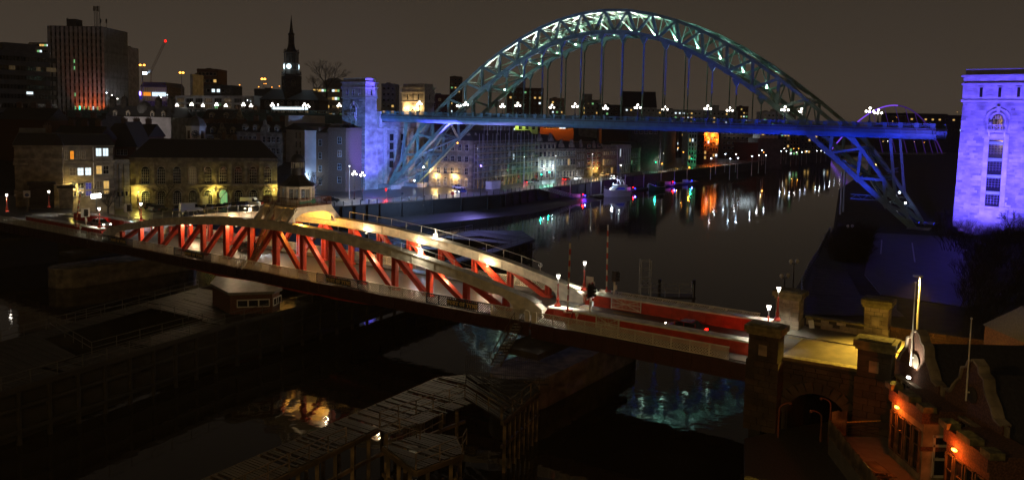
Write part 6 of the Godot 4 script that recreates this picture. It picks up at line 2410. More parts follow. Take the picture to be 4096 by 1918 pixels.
func west_block() -> void:
	var h := 14.07
	var g := bld("stone_building", "sandstone corner building at the far left edge with tall windows", "building", Vector3(-112.67, 6.30, -183.71), Vector3(-106.67, 6.30, -170.71), h, 9.0, "stone", "mansard", 2.5)
	for y: float in [2.2, 6.2, 9.7, 12.4]:
		wins(g, "f", 0.05, 0.95, 3, minf(y, h - 1.4), 1.0, 2.0 if y < 7 else 1.5, "sash")
	bands(g, "f", [4.2, h - 3.0], "stone_pale")
	var o := bld("stone_building", "sandstone townhouse with pediments and small paned windows, left of the lit floors", "building", Vector3(-106.67, 6.30, -170.71), Vector3(-100.83, 6.30, -174.32), h, 11.0, "stone", "mansard", 2.6)
	wins(o, "f", 0.18, 0.92, 3, h - 2.4, 1.15, 1.9, "grid")
	wins(o, "f", 0.18, 0.92, 3, h - 6.0, 1.15, 1.9, "grid")
	wins(o, "f", 0.18, 0.92, 3, h - 9.8, 1.15, 2.6, "grid", ["", "win_dim", "win_dim"])
	wins(o, "f", 0.18, 0.92, 3, 1.6, 1.1, 2.4, "plain")
	bands(o, "f", [3.4, h - 4.0], "stone_pale", 0.4, 0.3)
	var sk := MB.new()
	sk.box(Vector3(3.5, h + 2.9, -4), Vector3(5, 1.4, 3))
	obj("roof_light", sk, M.lead, o)
	chimney(o, 6.5, h + 2.0, -7, 2.2)
	var h2 := 14.08
	var p := bld("stone_building", "long sandstone building with orange and white lit windows on upper floors", "building", Vector3(-100.83, 6.30, -174.32), Vector3(-91.09, 6.30, -181.94), h2, 13.0, "stone", "mansard", 2.4)
	wins(p, "f", 0.01, 0.55, 6, h2 - 2.2, 0.75, 1.9, "sash", ["win_warm", "win_warm", "win_dim", "win_amber", "win_dim", "win_dim"])
	wins(p, "f", 0.70, 0.93, 2, h2 - 1.6, 1.15, 1.8, "grid", ["win_white"])
	wins(p, "f", 0.03, 0.13, 1, h2 - 6.8, 1.1, 1.5, "sash", ["win_blue"])
	wins(p, "f", 0.27, 0.64, 3, h2 - 5.9, 1.2, 1.7, "sash", ["win_dim", "win_white", "win_white"])
	wins(p, "f", 0.70, 0.93, 2, h2 - 5.6, 1.15, 1.9, "sash", ["win_warm", ""])
	wins(p, "f", 0.03, 0.13, 1, h2 - 9.9, 1.1, 2.3, "sash")
	wins(p, "f", 0.27, 0.64, 3, h2 - 9.9, 1.2, 3.0, "grid", ["", "", "win_blue"])
	wins(p, "f", 0.70, 0.93, 2, h2 - 9.6, 1.15, 3.0, "sash", ["win_dim", "win_warm"])
	bands(p, "f", [4.0, h2 - 3.7], "stone_pale", 0.4, 0.3)
	var dp := MB.new()
	dp.tube(Vector3(8.25, 3.0, 0.15), Vector3(8.25, h2, 0.15), 0.09, 0.09, 6)
	obj("downpipe", dp, M.frame_white, p)
	wall_lamp(p, Vector3(2.2, 3.6, 0.4), 26)
	wall_lamp(p, Vector3(4.2, 4.3, 0.5), 30)
	# market canopy in front
	var cn := thing("market_canopy", "dark sloping glass canopy over stalls with bright white lamps beneath", "canopy", Vector3(-101.52, 6.20, -183.51), yaw(Vector3(-97.23, 5.60, -194.72) - Vector3(-101.52, 6.20, -183.51)))
	var kw := 12.02
	var rf := MB.new()
	rf.bar(Vector3(-0.5, 4.3, -1.8), Vector3(kw + 0.3, 4.3, -1.8), 4.6, 0.12, Vector3(0, 1, 0.25).normalized())
	obj("roof", rf, M.slate_wet, cn)
	for i in 9:
		var rb := MB.new()
		rb.bar(Vector3(kw * i / 8.0, 4.0, 0.5), Vector3(kw * i / 8.0, 5.1, -4.0), 0.1, 0.14)
		obj("rafter", rb, M.galvanised, cn)
	for i in 4:
		var cl := MB.new()
		cl.box(Vector3(0.4 + kw * 0.31 * i, 2.0, 0.2), Vector3(0.16, 4.0, 0.16))
		obj("post", cl, M.black_paint, cn)
		wall_lamp(cn, Vector3(1.2 + kw * 0.24 * i, 3.3, -1.2), 12, "lamp_cool", Color(0.85, 1.0, 1.0))
		var st := MB.new()
		st.box(Vector3(1.5 + kw * 0.24 * i, 0.8, -2.2), Vector3(2.0, 1.6, 1.2))
		obj("stall", st, M.timber, cn)
	# bright oval sign lamp on a post before it
	var sg := thing("lit_sign", "bright white oblong lit sign in front of the market canopy", "sign", Vector3(-90.61, 6.20, -173.14), yaw(Vector3(-97.23, 5.60, -194.72) - Vector3(-101.52, 6.20, -183.51)))
	var sp := MB.new()
	sp.tube(Vector3.ZERO, Vector3(0, 3.0, 0), 0.08, 0.07, 7)
	obj("post", sp, M.black_paint, sg)
	var sl := MB.new()
	sl.box(Vector3(0, 3.4, 0), Vector3(2.3, 0.95, 0.3))
	var lamp := obj("lamp_panel", sl, M.lamp_white, sg)
	omni(lamp, Vector3(0, 3.4, 0.35), 30, Color(1, 0.98, 0.85), 0.4)
	# gatehouse blocks either side of the bridge road
	for q in [[Vector3(-96.60, 6.80, -169.58), 2.6, 4.6, "pale stone gate pier with dark side beside the bridge road"], [Vector3(-101.31, 6.80, -166.82), 4.5, 5.5, "dark sooty stone gate kiosk at the left end of the road"]]:
		var gp := thing("gate_pier", q[3], "gate pier", q[0], yaw(Vector3(-100.83, 6.30, -174.32) - Vector3(-106.67, 6.30, -170.71)))
		var m := MB.new()
		m.box(Vector3(q[1] / 2, q[2] / 2, -1.5), Vector3(q[1], q[2], 3.0))
		obj("block", m, M.stone_pale if q[1] < 3 else M.stone_dark, gp)
		var cp := MB.new()
		cp.box(Vector3(q[1] / 2, q[2] + 0.2, -1.5), Vector3(q[1] + 0.7, 0.4, 3.7))
		obj("cap", cp, M.stone_dark, gp)
	struct("north_road", flat([xz(S(-76, 0.2, 0)), xz(S(-76, 14.2, 0)), xz(S(-96, 24, 0)), xz(S(-125, 24, 0)), xz(S(-125, -20, 0)), xz(S(-90, -8, 0))], 5.0, 7.15), M.asphalt)
	var ns := thing("road_sign", "grey rectangular road sign with purple disc on a dark post", "road sign", Vector3(-99.80, 7.10, -163.49), yaw(Vector3(-100.83, 6.30, -174.32) - Vector3(-106.67, 6.30, -170.71)))
	var np := MB.new()
	np.box(Vector3(0, 2.0, -0.1), Vector3(0.25, 4.0, 0.25))
	obj("post", np, M.black_paint, ns)
	var nb := MB.new()
	nb.box(Vector3(0, 3.6, 0.08), Vector3(1.2, 1.4, 0.08))
	obj("board", nb, M.galvanised, ns)
	var nd := MB.new()
	nd.tube(Vector3(0, 3.4, 0.11), Vector3(0, 3.4, 0.16), 0.38, 0.38, 16)
	obj("disc", nd, M.car_blue, ns)
	# side wall and gables between this block and the guildhall
	var yh := 10.55
	var yb := bld("plain_building", "plain yellow lit side building in the alley left of the guildhall", "building", Vector3(-94.54, 5.40, -189.07), Vector3(-92.17, 5.40, -191.77), yh, 9.0, "stone_pale", "flat")
	wins(yb, "f", 0.1, 0.9, 3, 3.0, 0.6, 1.2, "plain")
	for x: float in [0.3, 0.62]:
		var pi := MB.new()
		pi.tube(Vector3(3.55 * x, 0, 0.12), Vector3(3.55 * x, yh, 0.12), 0.08, 0.08, 6)
		obj("pipe", pi, M.black_paint, yb)
	var gb := bld("gabled_house", "narrow house with white gable edge and pinkish wall behind the alley", "house", Vector3(-112.24, 4.31, -225.00), Vector3(-106.21, 4.43, -225.00), 14.0, 10.0, "brick", "front", 7.0)
	wins(gb, "f", 0.1, 0.6, 3, 12.4, 0.9, 1.6, "sash")


func guildhall() -> void:
	var h := 12.03
	var o := bld("guildhall", "long sandstone guildhall with tall arched windows under a dark hipped roof", "building", Vector3(-92.65, 5.00, -193.17), Vector3(-60.24, 5.00, -204.08), h, 15.0, "stone", "hip", 4.4)
	wins(o, "f", 0.045, 0.985, 9, h - 4.3, 1.75, 4.3, "arch", ["", "", "", "win_dim", "", "", "", "", ""])
	var W := 34.2
	for i in 9:
		var x := W * (0.045 + 0.94 * (i + 0.5) / 9)
		var ar := MB.new()
		for k in 8:
			var a0 := PI * k / 8.0
			var a1 := PI * (k + 1) / 8.0
			ar.bar(Vector3(x + cos(a0) * 1.65, 2.9 + sin(a0) * 1.65, 0.12), Vector3(x + cos(a1) * 1.65, 2.9 + sin(a1) * 1.65, 0.12), 0.3, 0.34, Vector3.BACK)
		for s: float in [-1.65, 1.65]:
			ar.box(Vector3(x + s, 1.45, 0.12), Vector3(0.34, 2.9, 0.3))
		obj("arcade_arch", ar, M.stone_pale, o)
		var lit := "glass_dark"
		if i == 5:
			lit = "win_green"
		var wn := put("window", win_mesh(1.9, 3.4, "arch"), M[lit], o, Vector3(x, 2.3, 0.02))
		wn.set_surface_override_material(1, M.frame_white)
		var pl := MB.new()
		pl.box(Vector3(W * (0.045 + 0.94 * i / 9.0), h * 0.72, 0.14), Vector3(0.55, h * 0.5, 0.28))
		obj("pilaster", pl, M.stone, o)
	bands(o, "f", [5.15, h - 0.9], "stone", 0.4, 0.35)
	wins(o, "r", 0.1, 0.7, 3, h - 1.6, 1.3, 1.5, "grid")
	wins(o, "r", 0.1, 0.7, 3, h - 5.6, 1.3, 3.0, "grid")
	for q in [[0.052, 3.7], [0.555, 4.0], [0.975, 4.0]]:
		wall_lamp(o, Vector3(W * q[0], q[1], 0.75), 24, "lamp_warm", Color(1.0, 0.90, 0.42))
	var dr := MB.new()
	dr.box(Vector3(W * 0.4945, 1.2, 0.1), Vector3(1.3, 2.4, 0.16))
	obj("door", dr, M.frame_white, o)
	chimney(o, W * 0.70, h + 3.0, -5.5, 2.2, 0.9)
	chimney(o, W * 0.87, h + 3.0, -5.5, 2.6, 1.0)
	chimney(o, W * 0.62, h + 3.8, -8.0, 1.8, 0.8)
	# white clock turret with its lead dome
	var tx := W * 0.425
	var ty := h + 3.6
	var b := MB.new()
	b.lathe(Vector3(tx, ty - 1.0, -7.5), [[2.6, -2.0], [2.6, 1.0]], 8, true, PI / 8)
	obj("turret_base", b, M.slate, o)
	var t := MB.new()
	t.lathe(Vector3(tx, ty, -7.5), [[2.55, 0.0], [2.7, 0.1], [2.7, 0.3], [2.45, 0.35], [2.45, 3.9], [2.75, 4.0], [2.75, 4.2], [0, 4.22]], 8, true, PI / 8)
	var tw := obj("clock_turret", t, M.render_white, o)
	var dm := MB.new()
	dm.lathe(Vector3(tx, ty + 4.2, -7.5), [[2.7, 0], [2.5, 0.7], [1.9, 1.6], [0.9, 2.3], [0.25, 2.6], [0.12, 3.2], [0, 3.8]], 8, true, PI / 8)
	obj("dome", dm, M.lead, tw)
	var cf := MB.new()
	cf.tube(Vector3(tx, ty + 2.1, -5.24), Vector3(tx, ty + 2.1, -5.16), 0.98, 0.98, 24)
	obj("clock_face", cf, M.navy_paint, tw)
	var ck := MB.new()
	for i in 12:
		var a := TAU * i / 12
		var n := Vector3(sin(a), cos(a), 0)
		ck.bar(Vector3(tx, ty + 2.1, -5.13) + n * 0.62, Vector3(tx, ty + 2.1, -5.13) + n * 0.9, 0.02, 0.13, n.cross(Vector3.BACK))
	ck.bar(Vector3(tx, ty + 2.1, -5.12), Vector3(tx - 0.62, ty + 2.35, -5.12), 0.02, 0.08)
	ck.bar(Vector3(tx, ty + 2.1, -5.12), Vector3(tx - 0.38, ty + 2.42, -5.12), 0.02, 0.1)
	obj("clock_hands", ck, M.render_white, tw)
	for s: float in [-1, 1]:
		var lv := MB.new()
		var n := Vector3(s * sin(PI / 4), 0, cos(PI / 4))
		lv.box(Vector3(tx, ty + 2.0, -7.5) + n * 2.29, Vector3(0.85, 2.0, 0.06), Basis(Vector3(n.z, 0, -n.x), Vector3.UP, n))
		obj("louvre", lv, M.timber_pale, tw)
	# iron fence, parked cars and bare trees on the car park before it
	var cars := ["car_black", "car_silver", "car_black", "car_blue", "car_silver", "car_black", "car_silver", "car_black", "car_silver", "car_black", "car_blue", "car_red"]
	var cl := [Vector3(-86.72, 4.80, -191.23), Vector3(-84.69, 4.80, -189.02), Vector3(-82.71, 4.80, -186.86), Vector3(-78.40, 4.80, -187.63), Vector3(-75.80, 4.80, -188.10), Vector3(-74.32, 4.80, -190.05), Vector3(-72.63, 4.80, -192.07), Vector3(-70.79, 4.80, -193.27), Vector3(-70.06, 4.80, -196.07), Vector3(-68.83, 4.80, -198.11), Vector3(-67.38, 4.80, -200.24), Vector3(-64.30, 4.80, -203.67)]
	var nm := ["leftmost in the row before the guildhall", "second from the left before the guildhall", "third from the left, under the bare tree", "by the pale kiosk, yellow lamp on its roof", "beside the small white van", "behind the girder rail, left of centre", "in the middle of the row", "right of the middle of the row", "under the young bare tree", "right of the young bare tree", "left of the white van", "at the right end of the row, by the control cabin"]
	for i in cl.size():
		make_car(cl[i], (Vector3(-60.24, 5.00, -204.08) - Vector3(-92.65, 5.00, -193.17)).normalized().rotated(Vector3.UP, 1.25), cars[i], "parked %s car %s" % [cars[i].substr(4), nm[i]], false, "cars parked before the guildhall")
	make_car(Vector3(-66.18, 4.80, -201.40), (Vector3(-60.24, 5.00, -204.08) - Vector3(-92.65, 5.00, -193.17)).normalized().rotated(Vector3.UP, -0.4), "car_white", "white van parked at the right among the cars before the guildhall", false, "", true)
	make_car(Vector3(-75.04, 4.80, -185.77), (Vector3(-60.24, 5.00, -204.08) - Vector3(-92.65, 5.00, -193.17)).normalized().rotated(Vector3.UP, 0.3), "car_white", "small white van with a blue sign on its roof before the guildhall", false, "", true)
	make_car(Vector3(-49.06, 4.80, -215.91), (Vector3(-60.24, 5.00, -204.08) - Vector3(-92.65, 5.00, -193.17)).normalized(), "car_black", "black car parked on the quay right of the control cabin", false, "")
	for q in [[Vector3(-85.16, 4.80, -195.06), 8.5, "wide bare tree before the guildhall's left arches"], [Vector3(-73.13, 4.80, -199.15), 7.0, "young bare tree lit yellow before the guildhall's middle arch"], [Vector3(-61.73, 4.80, -203.20), 7.5, "bare tree before the guildhall's right arch"], [Vector3(-56.64, 4.80, -228.39), 9.0, "bare tree before the yellow lit restaurant windows"], [Vector3(-84.72, 6.00, -166.63), 7.0, "bare tree right of the bright oblong sign"]]:
		bare_tree(q[0], q[1], q[2], int(q[1] * 10 + absf(q[0].x)), "bare trees on the north bank")
	# white gabled house, brown brick blocks and the low restaurant beyond
	var wh := bld("white_house", "tall white rendered gable house lit violet left of the stone tower", "house", Vector3(-75.55, 4.60, -262.00), Vector3(-65.08, 4.60, -250.00), 18.92, 14.0, "render_white", "front", 2.2)
	for i in 3:
		wins(wh, "f", 0.55, 0.9, 2, 11.47 + i * 2.87, 1.0, 2.0, "sash")
	var ww := MB.new()
	ww.slab(Vector3(0, 16.76, -0.2), Vector3.RIGHT, Vector3.UP, PackedVector2Array([Vector2(0.0, 0), Vector2(-0.2, -4.0), Vector2(4.0, -4.0), Vector2(4.0, 6.8), Vector2(1.6, 6.6), Vector2(1.2, 3.0)]), -13.0, -0.05)
	obj("curved_gable", ww, M.render_white, wh)
	for q2 in [[Vector3(-66.22, 4.60, -255.00), Vector3(-61.36, 4.60, -252.00), 19.31, "brown brick warehouse block next to the white gable house", 0.5], [Vector3(-61.36, 4.60, -252.00), Vector3(-57.76, 4.60, -250.00), 18.34, "brown brick block with dark sloping roof, middle of the three", 0.2], [Vector3(-57.76, 4.60, -250.00), Vector3(-51.89, 4.60, -248.00), 19.22, "brown brick block touching the left side of the stone tower", 0.65]]:
		var bk := bld("brick_block", q2[3], "building", q2[0], q2[1], q2[2], 16.0, "brick_brown", "flat" if q2[4] != 0.2 else "gable", 3.0, "slate", "brown brick blocks by the tower")
		for i in 4:
			wins(bk, "f", q2[4] - 0.22, q2[4] + 0.22, 1, q2[2] - 3.2 - i * 4.1, 1.2, 2.0, "sash", ["win_dim"] if i == 1 and q2[4] > 0.6 else [])
	var rs := bld("glass_restaurant", "low restaurant with dark pyramid roof and amber lit glass walls", "building", Vector3(-65.58, 4.70, -249.47), Vector3(-56.97, 4.70, -262.96), 4.77, 15.0, "concrete_dark", "hip", 3.6, "slate_wet")
	wins(rs, "f", 0.60, 0.97, 3, 2.6, 3.0, 3.4, "band", ["win_amber", "win_amber", "win_warm"], 0, "black_paint")
	wins(rs, "f", 0.04, 0.42, 2, 2.6, 3.2, 3.0, "band", ["win_amber"], 0, "black_paint")
	wall_lamp(rs, Vector3(12.8, 3.9, 0.8), 34, "lamp_amber", Color(1.0, 0.62, 0.15))
	wall_lamp(rs, Vector3(4, 3.9, 0.8), 20, "lamp_amber", Color(1.0, 0.62, 0.15))
	wall_lamp(rs, Vector3(1.2, 4.6, 0.6), 20, "lamp_cool", Color(0.7, 0.85, 1.0))


func hill_city() -> void:
	# dark office, upper left
	var o := bld("office_block", "dark office block with long window bands at the upper left edge", "office block", Vector3(-212.77, 11.85, -330.00), Vector3(-199.10, 12.24, -345.00), 40.28, 25.0, "concrete_dark", "flat")
	for i in 7:
		wins(o, "f", 0.02, 0.98, 5, 37.75 - i * 3.9, 9.6, 1.9, "band", ["win_dim", "", "", "", "win_dim"] if i == 1 else [], 0.0, "concrete_dark")
	wins(o, "f", 0.55, 0.66, 1, 23.42, 2.6, 1.6, "plain", ["win_white"])
	var ph := MB.new()
	ph.box(Vector3(9.82, 41.37, -8), Vector3(12.28, 6.0, 10))
	obj("plant_room", ph, M.concrete_dark, o)
	var fb := bld("hotel_block", "distant pale block with a few yellow windows peeping over the dark office", "building", Vector3(-313.35, 43.09, -520.00), Vector3(-299.57, 43.36, -520.00), 28.49, 20.0, "concrete", "flat")
	for i in 3:
		wins(fb, "f", 0.05, 0.95, 8, 27.54 - i * 4.0, 1.6, 1.6, "plain", [], 0.3)
	# ribbed tower block
	var th := 55.77
	var tw := 26.7
	var t := bld("tower_block", "tall ribbed concrete tower block with orange light at its foot", "tower block", Vector3(-230.70, 13.83, -400.00), Vector3(-204.00, 13.83, -400.00), th, 24.0, "concrete_dark", "flat")
	for i in 13:
		var rb := MB.new()
		rb.box(Vector3(tw * (i + 0.0) / 12.0, th / 2, 0.25), Vector3(tw * 0.045, th + 1.0, 0.9))
		obj("rib", rb, M.concrete, t)
	for i in 12:
		for f in 14:
			var y := th - 3.4 - f * (th - 13.0) / 13.0
			var lit: String = "glass_dark"
			if f == 11 and i in [5, 6, 7, 8, 9, 10]:
				lit = ["win_green", "lamp_green", "win_green", "win_green", "win_white", "win_green"][i - 5]
			elif i == 5 and f in [4, 5, 9]:
				lit = "win_green"
			if f < 12 or i > 2:
				put("window", win_mesh(tw * 0.034, (th - 13.0) / 13.0 * 0.56, "none"), M[lit], t, Vector3(tw * (i + 0.5) / 12.0, y, 0.02)).set_surface_override_material(1, M.concrete_dark)
	var td: float = t.get_meta("d")
	for i in 17:
		var rb := MB.new()
		rb.box(Vector3(tw + 0.3, th / 2, -td * (i + 0.5) / 17.0), Vector3(0.9, th + 1.0, td * 0.028))
		obj("rib", rb, M.concrete, t)
	for i in 4:
		var rb := MB.new()
		rb.box(Vector3(-0.3, th / 2, -td * (i + 0.5) / 4.0), Vector3(0.9, th + 1.0, 1.2))
		obj("rib", rb, M.concrete, t)
	var pr := MB.new()
	pr.box(Vector3(tw * 0.29, th + 2.4, -9), Vector3(tw * 0.18, 5.0, 6))
	obj("plant_room", pr, M.concrete_dark, t)
	var ms := MB.new()
	for s in [[-0.9, -0.9], [0.9, -0.9], [0.9, 0.9], [-0.9, 0.9]]:
		ms.bar(Vector3(tw * 0.7 + s[0], th, -10 + s[1]), Vector3(tw * 0.7 + s[0], th + 12, -10 + s[1]), 0.16, 0.16, Vector3.RIGHT)
	for i in 6:
		for s: float in [-0.9, 0.9]:
			ms.bar(Vector3(tw * 0.7 - 0.9, th + i * 2.0, -10 + s), Vector3(tw * 0.7 + 0.9, th + (i + 1) * 2.0, -10 + s), 0.1, 0.1)
	for i in 5:
		ms.box(Vector3(tw * 0.7 - 1.2 + 0.6 * i, th + 10.5, -9.0), Vector3(0.3, 2.4, 0.2))
	obj("radio_mast", ms, M.black_paint, t)
	for x: float in [0.24, 0.86, 0.97]:
		var an := MB.new()
		an.tube(Vector3(tw * x, th, -5), Vector3(tw * x, th + 5.5, -5), 0.12, 0.08, 5)
		an.box(Vector3(tw * x, th + 4.0, -5), Vector3(0.7, 1.8, 0.3))
		obj("aerial", an, M.black_paint, t)
	# orange uplights at its foot
	for i in 3:
		floodlight(["orange uplight at the foot of the ribbed tower, left one", "orange uplight at the foot of the ribbed tower, middle one", "orange uplight at the foot of the ribbed tower, right one"][i], t.transform * Vector3(tw * (0.55 + 0.19 * i), 13.0, 3.6), t.transform * Vector3(tw * (0.6 + 0.17 * i), 24.0, 0.2), 75, Color(1.0, 0.40, 0.18), M.lamp_amber, 42)
	# slim pale tower behind its right edge
	var sl := bld("slim_tower", "slim pale tower with one column of windows behind the ribbed block", "tower block", Vector3(-254.67, 25.08, -520.00), Vector3(-251.01, 25.15, -520.00), 45.14, 18.0, "render_white", "flat")
	for i in 8:
		wins(sl, "f", 0.15, 0.85, 1, 41.33 - i * 2.96, 6.0, 4.2, "band", ["win_blue"] if i == 2 else (["win_dim"] if i == 5 else []))
	# amber lit hall with slanted roof, right of it the blue sign
	var hl := bld("amber_hall", "amber lit hall with a slanted ribbed roof and glowing glass front", "building", Vector3(-260.24, 22.06, -560.00), Vector3(-242.06, 22.43, -560.00), 24.65, 30.0, "stone_pale", "mansard", 3.33, "lead")
	wins(hl, "f", 0.02, 0.98, 1, 22.93, 17.68, 4.0, "band", ["win_dim"], 0, "concrete")
	wins(hl, "f", 0.42, 0.98, 1, 19.69, 9.71, 3.6, "band", ["win_white"], 0, "concrete")
	wins(hl, "f", 0.02, 0.4, 1, 19.69, 6.59, 3.4, "band", ["win_amber"], 0, "concrete")
	wins(hl, "f", 0.02, 0.98, 1, 16.52, 17.68, 3.4, "band", ["win_dim"], 0, "concrete")
	var bs := thing("lit_hoarding", "glowing blue white lit hoarding left of the amber hall", "sign", Vector3(-254.73, 41.43, -540.00))
	var bp := MB.new()
	bp.box(Vector3.ZERO, Vector3(7.5, 2.6, 0.6))
	obj("lamp_panel", bp, M.lamp_violet, bs)
	var bq := MB.new()
	bq.box(Vector3(-1, -3.0, 0), Vector3(11, 1.8, 0.5))
	obj("lower_panel", bq, M.win_blue, bs)
	for x: float in [-3, 3]:
		var lg := MB.new()
		lg.box(Vector3(x, -6, -0.2), Vector3(0.4, 12, 0.4))
		obj("leg", lg, M.black_paint, bs)
	# long pale office with strip windows along the viaduct
	var lo := bld("long_office", "long pale two storey office with strip windows behind the viaduct", "office block", Vector3(-181.32, 17.38, -430.00), Vector3(-129.39, 17.93, -400.00), 19.69, 18.0, "render_white", "flat")
	for y in [17.94, 14.92]:
		wins(lo, "f", 0.01, 0.99, 8, y, 5.33, 2.13, "band", ["win_dim", "", "", "win_dim", ""], 0.1, "concrete")
	for q in [[Vector3(-185.48, 36.45, -480.00), Vector3(-186.94, 43.50, -480.00), Vector3(-186.85, 50.57, -480.00), "pale building lit amber with two dark panels beside the flats", "render_white", 2], [Vector3(-197.20, 44.12, -500.00), Vector3(-184.21, 44.38, -500.00), Vector3(-184.10, 55.72, -500.00), "dark block of flats with a few lit windows left of the church", "brick", 5], [Vector3(-169.50, 37.88, -440.00), Vector3(-154.25, 38.18, -440.00), Vector3(-154.21, 43.59, -440.00), "flat dark rooftop building in front of the bright yellow wall", "concrete_dark", 1], [Vector3(-137.42, 38.05, -425.00), Vector3(-123.49, 36.23, -425.00), Vector3(-123.47, 41.46, -425.00), "dark low rooftops left of the church tower", "slate", 0]]:
		var w: Vector3 = q[1] - q[0]
		var hb := bld("city_block", q[3], "building", q[0] - Vector3(0, 14, 0), q[1] - Vector3(0, 14 + w.y, 0), q[2].y - q[0].y + 14, 16.0, q[4], "flat", 3.0, "slate", "city blocks left of the church")
		for i in q[5]:
			wins(hb, "f", 0.05, 0.95, 5, q[2].y - q[0].y + 14 - 2.4 - i * 4.3, 1.8, 1.8, "plain", [], 0.28)
	var ypan := thing("lit_wall", "small bright yellow floodlit wall among the rooftops", "wall", Vector3(-162.13, 37.14, -470.00))
	var ym := MB.new()
	ym.box(Vector3(0, 0, 0), Vector3(4.94, 13.6, 1.0))
	obj("wall", ym, M.render_white, ypan)
	var yf := MB.new()
	yf.box(Vector3(0, 6.2, 3.4), Vector3(1.2, 0.4, 0.4))
	omni(obj("lamp", yf, M.lamp_amber, ypan), Vector3(0, 6.3, 3.2), 60, Color(1.0, 0.75, 0.25), 0.2)
	# high mast sodium lamps
	var k := 0
	for q in [[Vector3(-258.89, 46.73, -560.00), Vector3(-258.62, 61.49, -560.00), 2], [Vector3(-231.52, 47.28, -560.00), Vector3(-231.39, 56.76, -560.00), 2], [Vector3(-162.13, 45.00, -520.00), Vector3(-162.09, 51.70, -520.00), 2], [Vector3(-173.56, 46.36, -560.00), Vector3(-173.54, 50.35, -560.00), 2], [Vector3(-158.86, 43.65, -500.00), Vector3(-158.85, 45.86, -500.00), 1], [Vector3(-150.64, 43.81, -500.00), Vector3(-150.63, 45.78, -500.00), 1], [Vector3(-146.00, 44.52, -500.00), Vector3(-145.99, 46.49, -500.00), 1], [Vector3(-177.56, 45.33, -520.00), Vector3(-177.54, 47.57, -520.00), 1], [Vector3(-187.53, 44.49, -520.00), Vector3(-187.51, 46.66, -520.00), 1]]:
		var hh: float = q[1].y - q[0].y
		mast(["tall sodium mast lamp above the amber hall, left one", "tall sodium mast lamp above the amber hall, right one", "tallest sodium mast left of the church", "shorter sodium mast close beside the tallest one", "low sodium lamp farthest left of the church group", "low sodium lamp right of the paired masts", "sodium lamp touching the church's left edge", "sodium lamp above the bright yellow wall", "sodium lamp behind the dark rooftops, left of the yellow wall"][k], q[0] - Vector3(0, 8, 0), hh + 8.0, "lamp_amber", 420.0 if k < 4 else 120.0, Color(1.0, 0.7, 0.25), q[2], "sodium lamps on the hill")
		k += 1
	k = 0
	for q in [Vector3(-195.34, 37.30, -385.00), Vector3(-195.10, 36.38, -390.00), Vector3(-194.61, 34.89, -388.00), Vector3(-195.09, 34.75, -395.00), Vector3(-174.10, 32.20, -405.00), Vector3(-206.51, 37.62, -470.00), Vector3(-202.82, 39.02, -470.00), Vector3(-190.92, 29.76, -320.00)]:
		mast(["white street lamp before the ribbed tower, highest", "white street lamp before the ribbed tower, second", "warm street lamp before the ribbed tower, third", "street lamp before the ribbed tower, lowest right", "street lamp beside the left end of the long pale office", "white lamp below the amber hall, left one", "white lamp below the amber hall, right one", "lone bluish street lamp left of the ribbed tower"][k], q - Vector3(0, 9, 0), 9.0, "lamp_cool" if k % 2 == 0 else "lamp_white", [420.0, 300.0, 300.0, 420.0, 300.0, 260.0, 260.0, 160.0][k], Color(0.95, 0.95, 1.0), 1, "white lamps on the hill")
		k += 1
	# tower crane
	var cr := thing("tower_crane", "distant luffing crane with red lamp on its tip", "crane", Vector3(-293.52, 47.94, -650.00))
	var cm := MB.new()
	lattice_bar(cm, Vector3.ZERO, Vector3(0, 14, 0), 1.6, 0.3, Vector3.RIGHT, 2.0)
	obj("mast", cm, M.rust, cr)
	var cj := MB.new()
	lattice_bar(cj, Vector3(0, 14, 0), Vector3(12.09, 38.66, 0.00), 1.4, 0.4, Vector3(0, 0, 1), 2.4)
	obj("jib", cj, M.rust, cr)
	var cc := MB.new()
	cc.box(Vector3(-1.0, 14.0, 0), Vector3(2.0, 2.4, 2.0))
	obj("cab", cc, M.render_white, cr)
	var ct := MB.new()
	ct.ball(Vector3(12.09, 38.66, 0.00), 0.9, 8)
	omni(obj("tip_lamp", ct, M.lamp_red, cr), Vector3(12.09, 38.66, 0.00), 20, Color(1, 0.1, 0.05), 0.4)
	var cl := MB.new()
	cl.box(Vector3(-4.5, 12.6, 1.2), Vector3(3.2, 2.0, 0.6))
	omni(obj("site_lamp", cl, M.lamp_cool, cr), Vector3(-4.5, 12.6, 2.0), 60, Color(0.8, 0.9, 1.0), 0.4)
	# wrapped building with domed mansard
	var mw := 24.59
	var mh := 22.18
	var mo := bld("wrapped_building", "grand building wrapped in white sheeting under a dark domed roof", "building", Vector3(-152.35, 4.26, -300.00), Vector3(-127.77, 4.75, -300.00), mh, 18.0, "concrete", "mansard", 4.2)
	for i in 4:
		var shh := MB.new()
		shh.box(Vector3(mw / 2, mh - 1.6 - i * 3.5, 1.2 + 0.05 * (i % 2)), Vector3(mw, 3.44, 0.12))
		obj("sheeting", shh, M.sheeting, mo)
	floodlight("added unseen floodlight on a roof that brightens the white sheeting", mo.transform * Vector3(mw * 0.5, mh - 9.0, 26.0), mo.transform * Vector3(mw * 0.5, mh - 6.0, 1.0), 260, Color(1.0, 0.94, 0.9), M.lamp_flood, 50)  # added lamp without a seen source, lightens the sheeting
	var dm := MB.new()
	dm.lathe(Vector3(mw * 0.52, mh + 1.0, -3.0), [[2.8, 0], [2.8, 2.0], [2.5, 3.3], [1.6, 4.4], [0.4, 5.0], [0.3, 5.6], [0.0, 6.0]], 14)
	obj("dome", dm, M.lead, mo)
